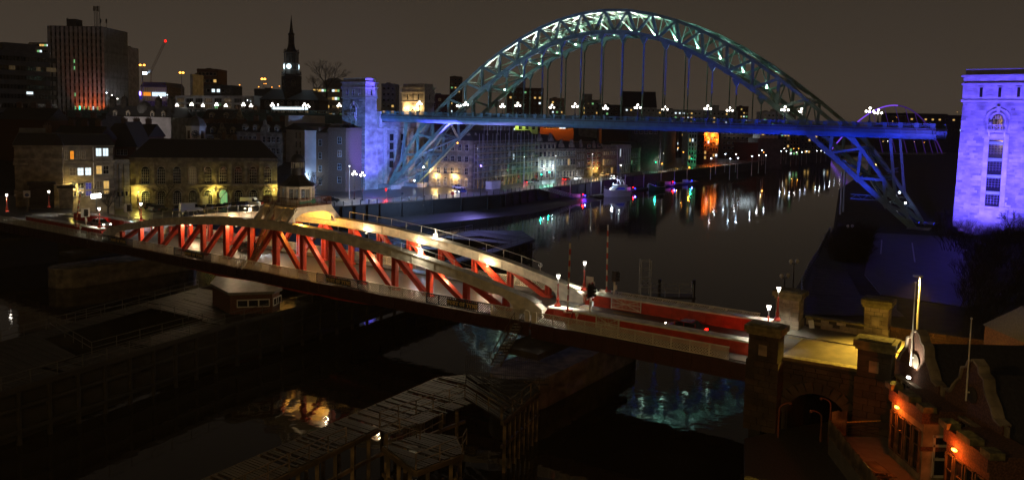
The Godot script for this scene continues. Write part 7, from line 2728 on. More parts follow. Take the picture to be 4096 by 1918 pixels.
	for x: float in [0.06, 0.24, 0.76, 0.95]:
		var tu := MB.new()
		tu.box(Vector3(mw * x, mh + 3.5, -2.0), Vector3(1.8, 6.0, 1.8))
		tu.lathe(Vector3(mw * x, mh + 6.5, -2.0), [[1.3, 0], [0.9, 0.9], [0.2, 1.4], [0.0, 2.0]], 8)
		obj("turret", tu, M.stone_dark, mo)
	for x: float in [0.13, 0.33, 0.70, 0.87]:
		dormer(mo, mw * x, mh, 0.2, "stone_pale")
	# dark roofs and the stair block with bright windows in front of the ribbed tower
	var sb := bld("stair_block", "dark block with two columns of bright square windows below the ribbed tower", "building", Vector3(-138.34, 4.63, -262.00), Vector3(-133.35, 4.72, -262.00), 21.42, 12.0, "concrete_dark", "flat")
	for i in 3:
		wins(sb, "f", 0.05, 1.02, 2, 20.38 - i * 2.12, 1.3, 1.75, "plain", ["win_white"])
	var r := 0
	for q in [[Vector3(-154.54, 23.18, -240.00), Vector3(-139.63, 23.47, -240.00), "long dark roofed terrace behind the left sandstone houses"], [Vector3(-149.98, 21.93, -255.00), Vector3(-133.50, 22.25, -255.00), "dark gabled roofs with a reddish gable wall, left of the stair block"], [Vector3(-124.37, 20.98, -215.00), Vector3(-112.06, 21.22, -215.00), "low dark slate roofs behind the lit sandstone building"], [Vector3(-119.56, 20.84, -235.00), Vector3(-107.29, 21.09, -235.00), "dark slate roof with brick chimneys before the white sheeting"], [Vector3(-106.87, 19.29, -270.00), Vector3(-93.10, 19.90, -270.00), "ornate stone terrace with curly gable behind the clock turret"], [Vector3(-90.35, 19.47, -262.00), Vector3(-74.53, 19.88, -258.00), "stone terrace with white dormers behind the guildhall roof"], [Vector3(-116.43, 24.74, -300.00), Vector3(-94.09, 24.44, -300.00), "tangle of dark roofs and chimneys below the viaduct"]]:
		var w2: Vector3 = q[1] - q[0]
		var hb := bld("roofscape_house", q[2], "house", q[0] - Vector3(0, 14, 0), q[1] - Vector3(0, 14 + w2.y, 0), [16.0, 14.5, 13.4, 14.2, 16.0, 17.0, 15.5][r], 11.0, ["brick", "brick", "brick", "brick", "stone", "stone", "brick_brown"][r], "gable", 3.6, "slate", "dark roofs on the hillside")
		var ww: float = hb.get_meta("w")
		var hh: float = hb.get_meta("h")
		for i in 3:
			chimney(hb, ww * (0.2 + 0.3 * i), hh + 2.6, -6.0, 2.4)
		if r >= 4:
			wins(hb, "f", 0.03, 0.97, 9, hh - 2.3, 1.1, 1.9, "sash", [], 0.08)
			wins(hb, "f", 0.03, 0.97, 9, hh - 6.0, 1.1, 1.9, "sash", [], 0.08)
			for i in 4:
				dormer(hb, ww * (0.14 + 0.24 * i), hh, -0.4, "stone_pale")
			var cg := MB.new()
			cg.slab(Vector3(ww * 0.62, hh, 0.1), Vector3.RIGHT, Vector3.UP, PackedVector2Array([Vector2(-1.7, 0), Vector2(1.7, 0), Vector2(1.2, 1.4), Vector2(0.7, 2.2), Vector2(0.4, 3.6), Vector2(0, 4.0), Vector2(-0.4, 3.6), Vector2(-0.7, 2.2), Vector2(-1.2, 1.4)]), -0.5, 0.1)
			obj("curly_gable", cg, M.stone_pale, hb)
		r += 1
	# right of the church: tree, glassy building, blocks behind the towers
	var gx := bld("glassy_building", "rounded glassy building with many lit windows behind bare trees", "building", Vector3(-140.18, 29.45, -560.00), Vector3(-117.31, 29.91, -560.00), 18.26, 20.0, "concrete", "flat")
	for i in 4:
		wins(gx, "f", 0.02, 0.98, 12, 17.23 - i * 5.6, 2.2, 2.0, "plain", [], 0.75)
	var gd := MB.new()
	gd.lathe(Vector3(13.17, 18.26, -9), [[8.5, 0], [8.0, 3.5], [6.2, 6.2], [3.0, 7.8], [0, 8.2]], 16)
	obj("glass_dome", gd, M.lead, gx)
	bare_tree(Vector3(-97.86, 36.09, -420.00), 26.0, "large bare tree against the sky left of the violet tower", 91, "bare trees on the north bank")
	bare_tree(Vector3(-105.51, 37.25, -430.00), 15.0, "smaller bare tree right of the church", 92, "bare trees on the north bank")
	var j := 0
	for q in [[Vector3(-77.51, 38.33, -470.00), Vector3(-69.37, 38.49, -470.00), Vector3(-69.44, 47.73, -470.00), "pale flats between the two stone towers", "concrete", 6, 0.3], [Vector3(-47.48, 32.58, -430.00), Vector3(-44.28, 32.64, -430.00), Vector3(-44.38, 41.11, -430.00), "narrow pale block with lit stair windows right of the dark tower", "render_white", 6, 0.5], [Vector3(-46.62, 32.87, -450.00), Vector3(-36.31, 33.08, -450.00), Vector3(-36.42, 41.39, -450.00), "brick flats left of the arch with a bright top window", "brick", 4, 0.12], [Vector3(-55.95, 48.26, -700.00), Vector3(-45.82, 48.46, -700.00), Vector3(-46.07, 65.21, -700.00), "distant tall apartment tower left of the arch", "brick_brown", 14, 0.3], [Vector3(-4.31, 35.98, -520.00), Vector3(19.19, 36.45, -520.00), Vector3(18.89, 49.23, -520.00), "long block of flats seen through the arch's left leg", "brick_brown", 9, 0.2], [Vector3(25.56, 35.16, -560.00), Vector3(35.27, 35.35, -560.00), Vector3(35.05, 43.97, -560.00), "low flats between the first tall hangers", "concrete", 4, 0.2], [Vector3(50.39, 34.69, -600.00), Vector3(64.51, 34.97, -600.00), Vector3(64.23, 44.57, -600.00), "grey flats with a white stair tower behind the hangers", "concrete", 4, 0.3], [Vector3(60.21, 34.47, -560.00), Vector3(76.85, 34.80, -560.00), Vector3(76.68, 40.32, -560.00), "low grey flats with window grid behind the hangers", "concrete_dark", 3, 0.12], [Vector3(82.29, 36.80, -600.00), Vector3(106.82, 36.55, -600.00), Vector3(106.71, 39.88, -600.00), "wide low hall with a big dark roof behind the middle hangers", "concrete", 1, 0.4], [Vector3(114.03, 34.79, -640.00), Vector3(151.27, 35.53, -640.00), Vector3(151.09, 39.87, -640.00), "long pale low block with scattered lit windows behind the right hangers", "render_white", 3, 0.3], [Vector3(156.06, 34.15, -660.00), Vector3(184.66, 34.72, -660.00), Vector3(184.43, 40.01, -660.00), "pale low housing with yellow windows behind the right hangers", "concrete", 3, 0.35], [Vector3(214.43, 37.73, -760.00), Vector3(222.43, 37.89, -760.00), Vector3(222.08, 45.84, -760.00), "small distant tower with yellow windows by the right shoulder", "brick_brown", 5, 0.6], [Vector3(192.72, 33.14, -620.00), Vector3(205.77, 33.40, -620.00), Vector3(205.52, 38.75, -620.00), "pale flats just left of where the arch meets the deck", "render_white", 4, 0.3], [Vector3(229.21, 35.90, -700.00), Vector3(246.54, 36.25, -700.00), Vector3(246.23, 42.57, -700.00), "grey block of flats inside the arch's right foot", "concrete", 4, 0.4]]:
		var w3: Vector3 = q[1] - q[0]
		var top_y: float = q[2].y - q[1].y + 25
		var hb := bld("city_block", q[3], "building", q[0] - Vector3(0, 25, 0), q[1] - Vector3(0, 25 + w3.y, 0), top_y, 16.0, q[4], "gable" if j == 8 else "flat", 12.0, "slate", "city blocks beyond the arch")
		var nn: int = int(clampf(w3.length() / 3.2, 3, 16))
		for i in q[5]:
			wins(hb, "f", 0.03, 0.97, nn, top_y - 2.2 - i * 3.4, minf(1.4, w3.length() / nn * 0.5), 1.3, "plain", [], q[6])
		if j in [4, 6, 10]:
			var pt := MB.new()
			pt.box(Vector3(w3.length() * 0.35, top_y + 2.6, -6), Vector3(7, 5.0, 7))
			obj("plant_room", pt, M.concrete, hb)
		j += 1


func church() -> void:
	var o := thing("church", "dark classical church tower with tall needle spire and glowing clock faces", "church", Vector3(-110.78, 23.83, -400.00), Basis(Vector3.UP, 0.5))
	var u := 0.05
	var y0 := 12.0
	var hw := 112 * u * 0.72
	var b := MB.new()
	b.box(Vector3(0, y0 + 105 * u * 0.5 - 6 + 60 * u, 0), Vector3(hw * 2, 260 * u + 12, hw * 2))
	obj("tower", b, M.stone_dark, o)
	var yy := func(py: float) -> float:
		return y0 + (1000 - py) * u
	var c := MB.new()
	c.box(Vector3(0, yy.call(780), 0), Vector3(hw * 2.08, 6 * u, hw * 2.08))
	c.box(Vector3(0, yy.call(745), 0), Vector3(hw * 2.0, 10 * u, hw * 2.0))
	obj("cornice", c, M.stone_dark, o)
	for s in [[-1, -1], [1, -1], [1, 1], [-1, 1]]:
		var ur := MB.new()
		ur.lathe(Vector3(s[0] * hw * 0.92, yy.call(740), s[1] * hw * 0.92), [[6 * u, 0], [4 * u, 8 * u], [8 * u, 20 * u], [2 * u, 30 * u], [0, 36 * u]], 8)
		obj("urn", ur, M.stone_dark, o)
	for f in 4:
		var bs := Basis(Vector3.UP, f * PI / 2)
		var wn := put("belfry_window", win_mesh(hw * 0.52, hw * 0.75, "arch"), M.glass_dark, o, bs * Vector3(0, yy.call(830), hw + 0.03), bs)
		wn.set_surface_override_material(1, M.stone)
	var st := MB.new()
	st.lathe(Vector3(0, yy.call(745), 0), [[hw * 1.1, 0], [72 * u * 1.05, 45 * u], [70 * u, 50 * u], [70 * u, 108 * u], [78 * u, 110 * u], [78 * u, 116 * u], [60 * u, 118 * u]], 8, true, PI / 8)
	obj("clock_stage", st, M.stone_dark, o)
	var pc := MB.new()
	for i in 16:
		var a := TAU * (i + 0.5) / 16
		pc.tube(Vector3(cos(a) * 66 * u, yy.call(628), sin(a) * 66 * u), Vector3(cos(a) * 66 * u, yy.call(535), sin(a) * 66 * u), 5 * u, 5 * u, 6)
	pc.lathe(Vector3(0, yy.call(628), 0), [[46 * u, 0], [46 * u, 93 * u]], 8, true)
	obj("columns", pc, M.stone_dark, o)
	var sp := MB.new()
	sp.lathe(Vector3(0, yy.call(535), 0), [[60 * u, 0], [80 * u, 2 * u], [80 * u, 12 * u], [56 * u, 16 * u], [36 * u, 60 * u], [30 * u, 95 * u], [28 * u, 180 * u], [34 * u, 184 * u], [34 * u, 190 * u], [22 * u, 200 * u], [18 * u, 212 * u], [2.2 * u, 355 * u], [2 * u, 360 * u], [5 * u, 364 * u], [0.8 * u, 370 * u], [0.0, 388 * u]], 8, true, PI / 8)
	obj("spire", sp, M.stone_dark, o)
	for s in 8:
		var a := TAU * s / 8 + PI / 8
		var ur := MB.new()
		ur.lathe(Vector3(cos(a) * 68 * u, yy.call(522), sin(a) * 68 * u), [[5 * u, 0], [3 * u, 8 * u], [6 * u, 18 * u], [0, 34 * u]], 7)
		obj("urn", ur, M.stone_dark, o)
	for f in 4:
		var bs := Basis(Vector3.UP, f * PI / 2 - 0.5 - 0.08 if f == 0 else f * PI / 2)
		if f == 2:
			continue
		var n := bs * Vector3(0, 0, 1)
		var ck := MB.new()
		ck.tube(Vector3(0, yy.call(667), 0) + n * 69 * u, Vector3(0, yy.call(667), 0) + n * 73 * u, 25 * u, 25 * u, 20)
		obj("clock_face", ck, M.lamp_clock, o)
		omni(o, Vector3(0, yy.call(667), 0) + n * 80 * u, 26, Color(0.85, 0.95, 1.0), 2.0)
	var nv := bld("church_nave", "round ended dark church body below the spire, behind the viaduct", "church", Vector3(-124.83, 20.06, -395.00), Vector3(-95.94, 20.63, -395.00), 16.09, 20.0, "stone_dark", "hip", 5.0)
	wins(nv, "f", 0.05, 0.95, 7, 13.5, 2.0, 4.0, "arch")


func row_house(label: String, p: Vector3, q: Vector3, h: float, wall: String, rows: Array, roof := "mansard", rh := 2.6, depth := 14.0, gables := 0) -> Node3D:
	var o := bld("quay_building", label, "building", p, q, h, depth, wall, roof, rh, "slate", "buildings along the quay")
	var W: float = o.get_meta("w")
	for r in rows:   # [y, n, w, h, style, lit...]
		wins(o, "f", 0.04, 0.96, r[1], r[0], r[2], r[3], r[4], r.slice(5), 0.03)
	bands(o, "f", [4.2, h - 0.9], wall, 0.3, 0.22)
	for i in gables:
		var x := W * (i + 0.5) / gables
		var g := MB.new()
		g.slab(Vector3(x, h, 0.1), Vector3.RIGHT, Vector3.UP, PackedVector2Array([Vector2(-1.8, 0), Vector2(1.8, 0), Vector2(1.4, 1.5), Vector2(0.8, 2.0), Vector2(0.5, 3.2), Vector2(0, 3.7), Vector2(-0.5, 3.2), Vector2(-0.8, 2.0), Vector2(-1.4, 1.5)]), -0.6, 0.1)
		obj("gable", g, M[wall], o)
		wins_one(o, Vector3(x, h + 0.9, 0.12), 0.9, 1.4)
	return o


func wins_one(o: Node3D, at: Vector3, w: float, h: float, glow_name := "glass_dark") -> void:
	put("window", win_mesh(w, h, "sash"), M[glow_name], o, at).set_surface_override_material(1, M.frame_white)


func quayside_row() -> void:
	# the corner block behind the scaffolding
	var h := 16.17
	var o := bld("corner_block", "big sooty stone corner block lit warm at street level, left of the scaffolding", "building", Vector3(-28.90, 4.70, -274.86), Vector3(-13.75, 4.70, -267.49), h, 8.0, "stone", "mansard", 3.4)
	for r in 4:
		wins(o, "f", 0.16, 0.97, 5, h - 2.4 - r * 4.0, 1.2, 2.2, "sash", ["", "", "", "win_dim", ""] if r == 2 else [], 0.05)
	wins(o, "f", 0.16, 0.97, 5, 2.2, 1.3, 2.8, "arch", ["win_warm", "", "win_dim", "win_warm", "win_warm"])
	bands(o, "f", [4.6, h - 0.9, h * 0.55], "stone", 0.45, 0.35)
	for i in 4:
		dormer(o, 17 * (0.3 + 0.2 * i), h, -0.5, "stone_pale")
	for x: float in [0.2, 0.62]:
		wall_lamp(o, Vector3(17 * x, 4.0, 0.9), 42, "lamp_warm", Color(1.0, 0.82, 0.5))
	var s := bld("scaffolded_block", "tall sooty stone block wrapped in poles and planks of scaffolding", "building", Vector3(-13.44, 4.70, -267.79), Vector3(8.08, 4.70, -312.01), h, 16.0, "stone", "mansard", 3.4)
	var sw := 49.58
	for r in 5:
		wins(s, "f", 0.03, 0.97, 10, h - 2.4 - r * 3.9, 1.1, 2.1, "sash", ["", "", "", "", "win_dim", "", "win_white", "", "", ""] if r == 1 else [], 0.02)
	bands(s, "f", [4.6, h - 0.9], "stone", 0.45, 0.35)
	var tz := MB.new()
	tz.box(Vector3(sw * 0.45, h + 3.4, -6), Vector3(sw * 0.36, 5.6, 9))
	tz.slab(Vector3(sw * 0.45, h + 6.2, -1.6), Vector3.RIGHT, Vector3.UP, PackedVector2Array([Vector2(-sw * 0.2, 0), Vector2(sw * 0.2, 0), Vector2(sw * 0.15, 2.4), Vector2(-sw * 0.15, 2.4)]), -8.0, 0.0)
	obj("attic_storey", tz, M.stone, s)
	for i in 6:
		dormer(s, sw * (0.06 + 0.17 * i), h, -0.5, "stone_pale")
		wins_one(s, Vector3(sw * (0.3 + 0.06 * i), h + 4.0, -1.4), 0.9, 1.6)
	var sc := thing("scaffolding", "tube and plank scaffolding with yellow base frames along the stone block", "scaffolding", Vector3(-13.61, 4.70, -267.43), yaw(Vector3(8.08, 4.70, -312.01) - Vector3(-13.61, 4.70, -267.43)))
	var n := 15
	for i in n + 1:
		for zz: float in [0.9, 2.2]:
			var pl := MB.new()
			pl.tube(Vector3(sw * i / n, 0, zz), Vector3(sw * i / n, 15.0 + 3.6 * ((i * 7) % 3), zz), 0.06, 0.06, 5)
			obj("standard", pl, M.scaffold_pole, sc)
	for l in 6:
		var y := 3.4 + l * 2.1
		var pk := MB.new()
		pk.box(Vector3(sw / 2, y, 1.55), Vector3(sw + 0.6, 0.1, 1.4))
		pk.box(Vector3(sw / 2, y + 0.2, 2.28), Vector3(sw + 0.6, 0.26, 0.06))
		obj("plank_lift", pk, M.scaffold_plank, sc)
		var lg := MB.new()
		for dy: float in [0.7, 1.2]:
			lg.tube(Vector3(-0.4, y + dy, 2.3), Vector3(sw + 0.4, y + dy, 2.3), 0.05, 0.05, 5)
		obj("ledger", lg, M.scaffold_pole, sc)
	for i in n:
		var yb := MB.new()
		yb.bar(Vector3(sw * i / n, 0, 2.3), Vector3(sw * i / n, 3.2, 2.3), 0.14, 0.14, Vector3.RIGHT)
		yb.bar(Vector3(sw * i / n, 0, 2.3), Vector3(sw * (i + 0.5) / n, 3.2, 2.3), 0.1, 0.1)
		obj("base_frame", yb, M.yellow_paint, sc)
	for q in [[0.48, 11.3, 1.5, 2.0], [0.55, 6.0, 3.2, 1.4]]:
		var bd := MB.new()
		bd.box(Vector3(sw * q[0], q[1], 2.4), Vector3(q[2], q[3], 0.06))
		obj("site_board", bd, M.render_white, sc)
	# the street row onwards
	var w1 := row_house("stone building with white floodlit lower floors right of the scaffolding", Vector3(8.08, 4.70, -312.01), Vector3(17.40, 4.70, -321.37), 15.02, "stone_pale", [[2.2, 4, 1.5, 2.6, "grid"], [6.4, 4, 1.5, 3.0, "grid"], [10.12, 5, 1.3, 2.0, "sash"], [13.39, 5, 1.3, 2.0, "sash"]], "mansard", 3.0, 14.0, 2)
	for x: float in [0.42, 0.82]:
		for y: float in [4.4, 5.6]:
			wall_lamp(w1, Vector3(float(w1.get_meta("w")) * x, y, 0.7), 22, "lamp_cool", Color(0.82, 0.95, 1.0))
	row_house("pale stone building with two tall gables and eight narrow windows a floor", Vector3(17.40, 4.70, -321.37), Vector3(26.25, 4.70, -329.69), 12.48, "stone_pale", [[2.0, 6, 1.0, 2.4, "sash"], [6.88, 7, 0.9, 2.6, "sash"], [10.24, 7, 0.9, 1.8, "sash"]], "mansard", 2.8, 14.0, 2)
	row_house("narrow stone building with one small gable and white ground floor bars", Vector3(26.25, 4.70, -329.69), Vector3(30.55, 4.70, -337.01), 12.32, "stone", [[2.0, 4, 0.8, 2.8, "grid"], [5.74, 4, 0.8, 2.2, "sash"], [8.89, 4, 0.8, 2.0, "sash"], [11.61, 4, 0.8, 1.2, "sash"]], "mansard", 2.6, 14.0, 1)
	var rp := row_house("stone building with tall red window panels between pale piers", Vector3(30.55, 4.70, -337.01), Vector3(39.43, 4.70, -352.56), 11.69, "stone_pale", [], "mansard", 3.0, 14.0, 1)
	for i in 3:
		var pn := MB.new()
		pn.box(Vector3(float(rp.get_meta("w")) * (0.2 + 0.3 * i), 8.6, 0.05), Vector3(float(rp.get_meta("w")) * 0.19, 11.0, 0.1))
		obj("red_panel", pn, M.red_paint_dull, rp)
		for k in 5:
			wins_one(rp, Vector3(float(rp.get_meta("w")) * (0.2 + 0.3 * i), 4.4 + k * 2.2, 0.11), float(rp.get_meta("w")) * 0.15, 1.2)
	wall_lamp(rp, Vector3(float(rp.get_meta("w")) * 0.42, 3.4, 0.7), 26, "lamp_warm", Color(1.0, 0.8, 0.4))
	wall_lamp(rp, Vector3(float(rp.get_meta("w")) * 0.66, 3.4, 0.7), 26, "lamp_warm", Color(1.0, 0.8, 0.4))
	row_house("brown stone building with arched heads and a plain parapet", Vector3(39.43, 4.70, -352.56), Vector3(47.22, 4.70, -361.80), 12.14, "stone_pale", [[2.0, 5, 1.3, 2.6, "arch"], [5.7, 7, 1.0, 2.8, "arch"], [9.69, 7, 1.0, 1.6, "sash"]], "flat", 2.0, 14.0, 0)
	row_house("pale modern front with rows of tall thin window slots", Vector3(47.22, 4.70, -361.80), Vector3(55.70, 4.70, -376.62), 12.48, "render_white", [[2.4, 6, 0.8, 3.8, "plain", "win_blue", "", "", "", "", ""], [6.09, 7, 0.75, 3.6, "plain"], [9.76, 7, 0.75, 3.8, "plain"]], "flat", 2.0, 14.0, 0)
	row_house("narrow dark stone building with a black shopfront", Vector3(55.70, 4.70, -376.62), Vector3(60.67, 4.70, -385.96), 11.31, "stone_dark", [[2.0, 1, 4.0, 3.0, "plain"], [4.76, 4, 0.9, 2.0, "sash"], [8.04, 4, 0.9, 2.0, "sash"]], "mansard", 3.0, 14.0, 0)
	row_house("stone building with small pointed gable and bay columns", Vector3(60.67, 4.70, -385.96), Vector3(69.20, 4.70, -405.36), 11.53, "stone", [[2.2, 3, 1.4, 2.8, "arch"], [4.65, 6, 0.8, 2.2, "sash"], [8.44, 6, 0.8, 2.2, "sash"]], "mansard", 2.6, 14.0, 1)
	var ct := row_house("tall stone corner building with a slender turret at its right edge", Vector3(69.20, 4.70, -405.36), Vector3(77.62, 4.70, -423.29), 12.93, "stone_pale", [[2.2, 3, 1.4, 2.8, "arch"], [4.32, 4, 0.9, 2.2, "sash"], [7.91, 4, 0.9, 2.2, "sash"], [11.14, 4, 0.9, 2.0, "sash"]], "mansard", 3.0, 14.0, 0)
	var tt := MB.new()
	var cw: float = ct.get_meta("w")
	tt.lathe(Vector3(cw - 1.4, 12.93, -1.4), [[1.9, -2], [1.9, 7], [2.1, 7.2], [1.5, 8.6], [0.3, 11.5], [0, 12.5]], 8, true)
	obj("turret", tt, M.stone, ct)
	# dark glass office and the flats beyond
	var og := bld("glass_office", "black modern office with vertical fins, end of the stone row", "office block", Vector3(77.82, 4.70, -423.35), Vector3(103.59, 4.70, -511.53), 20.75, 18.0, "concrete_dark", "flat")
	wins(og, "f", 0.05, 0.95, 6, 10.37, 1.6, 16.6, "band", ["", "", "win_dim", "", "", ""], 0, "galvanised")
	for i in 13:
		var fn := MB.new()
		fn.box(Vector3(float(og.get_meta("w")) * i / 12.0, 10.37, 0.3), Vector3(0.18, 20.75, 0.6))
		obj("fin", fn, M.galvanised, og)
	var j := 0
	for r in [[Vector3(119.24, 4.70, -588.13), Vector3(140.14, 4.70, -638.59), 26.4, "brick apartment tower with yellow windows and balconies above the sodium lamp", "brick", 9, 3, 0.45], [Vector3(96.51, 12.99, -440.00), Vector3(101.31, 13.09, -440.00), 26.04, "grey apartment wing right of the brick tower", "concrete", 8, 3, 0.2], [Vector3(108.19, 12.96, -470.00), Vector3(112.33, 13.04, -470.00), 21.14, "low dark brick block left of the orange lit corner tower", "brick", 3, 2, 0.0], [Vector3(114.67, 14.04, -480.00), Vector3(118.28, 14.11, -480.00), 25.85, "orange floodlit corner tower on the bend of the road", "brick_brown", 6, 2, 0.25], [Vector3(123.19, 14.01, -500.00), Vector3(128.42, 14.11, -500.00), 25.43, "orange lit building with a green glass strip", "stone", 5, 3, 0.4], [Vector3(145.44, 10.50, -560.00), Vector3(172.90, 11.05, -560.00), 24.75, "wide modern building with a bright rooftop glass strip", "brick_brown", 5, 8, 0.15], [Vector3(166.71, 12.13, -540.00), Vector3(178.97, 12.37, -540.00), 24.61, "white walled block below the broken deck apron", "render_white", 4, 4, 0.2], [Vector3(169.28, 4.70, -611.51), Vector3(162.37, 4.70, -529.49), 19.12, "glass fronted office with dim greenish floors by the quay", "concrete_dark", 5, 4, 0.55], [Vector3(162.48, 4.70, -529.54), Vector3(199.76, 4.70, -600.24), 16.14, "red brick office with tall white pilasters on the quay", "brick", 4, 8, 0.3], [Vector3(200.02, 9.08, -600.00), Vector3(215.28, 9.39, -600.00), 23.52, "buff brick flats right of the quay offices", "brick_brown", 6, 6, 0.25], [Vector3(229.63, 8.18, -640.00), Vector3(255.20, 8.69, -640.00), 22.61, "long dim flats behind the purple arch's left leg", "concrete_dark", 5, 9, 0.2]]:
		var a0: Vector3 = r[0]
		var b0: Vector3 = r[1]
		var hh: float = r[2] - 4.7
		a0.y = 4.7
		b0.y = 4.7
		var bo := bld("quay_block", r[3], "building", a0, b0, hh, 16.0, r[4], "flat", 2.0, "slate", "modern blocks down the quay")
		for i in r[5]:
			wins(bo, "f", 0.04, 0.96, r[6], hh - 2.0 - i * minf(3.6, (hh - 2.5) / r[5]), minf(2.6, a0.distance_to(b0) / r[6] * 0.55), 1.7, "plain" if j != 7 else "band", [], r[7])
		if j == 3 or j == 4:
			wall_lamp(bo, Vector3(a0.distance_to(b0) * 0.3, hh - 3.5, 1.2), 110, "lamp_amber", Color(1.0, 0.45, 0.12))
			wall_lamp(bo, Vector3(a0.distance_to(b0) * 0.8, hh - 6.5, 1.2), 80, "lamp_amber", Color(1.0, 0.45, 0.12))
		if j == 5:
			for i in 4:
				wall_lamp(bo, Vector3(a0.distance_to(b0) * (0.1 + 0.13 * i), hh + 0.9, 0.5), 20, "lamp_cool", Color(0.9, 0.97, 1.0))
			var gs := MB.new()
			gs.box(Vector3(a0.distance_to(b0) * 0.76, hh + 1.0, -2.0), Vector3(a0.distance_to(b0) * 0.36, 3.2, 4.0))
			obj("lit_window_strip", gs, M.win_white, bo)
		j += 1
	# hillside behind the row, seen under the deck
	var l := 0
	for r in [[Vector3(0.90, 23.17, -400.00), Vector3(12.25, 23.39, -400.00), 27.78, "greenish lit rendered house with two dark windows under the deck", "render_white", 1, 3, 0.0], [Vector3(14.42, 24.20, -430.00), Vector3(32.45, 24.20, -430.00), 28.19, "long orange lit brick terrace under the deck", "brick", 1, 9, 0.3], [Vector3(44.32, 22.01, -400.00), Vector3(58.90, 21.96, -400.00), 27.36, "plain reddish brick wall building under the deck", "brick", 0, 0, 0.0], [Vector3(57.45, 21.11, -390.00), Vector3(71.33, 21.38, -390.00), 26.98, "dark building with pale round headed windows under the deck", "stone_dark", 1, 5, 0.0]]:
		var a1: Vector3 = r[0] - Vector3(0, 12, 0)
		var b1: Vector3 = r[1]
		b1.y = a1.y
		var hh: float = r[2] - a1.y
		var ho := bld("hillside_house", r[3], "house", a1, b1, hh, 12.0, r[4], "flat", 2.0, "slate", "houses on the bank behind the quay row")
		for i in r[5]:
			wins(ho, "f", 0.1, 0.95, r[6], hh - 3.0, 1.6, 2.0, "sash", [], r[7])
		if l == 1:
			for x: float in [0.1, 0.45, 0.8]:
				wall_lamp(ho, Vector3(a1.distance_to(b1) * x, hh - 1.2, 4.0), 70, "lamp_amber", Color(1.0, 0.55, 0.15))
		if l == 0:
			wall_lamp(ho, Vector3(a1.distance_to(b1) * 0.15, hh - 1.0, 3.0), 36, "lamp_warm", Color(0.85, 1.0, 0.35))
		l += 1


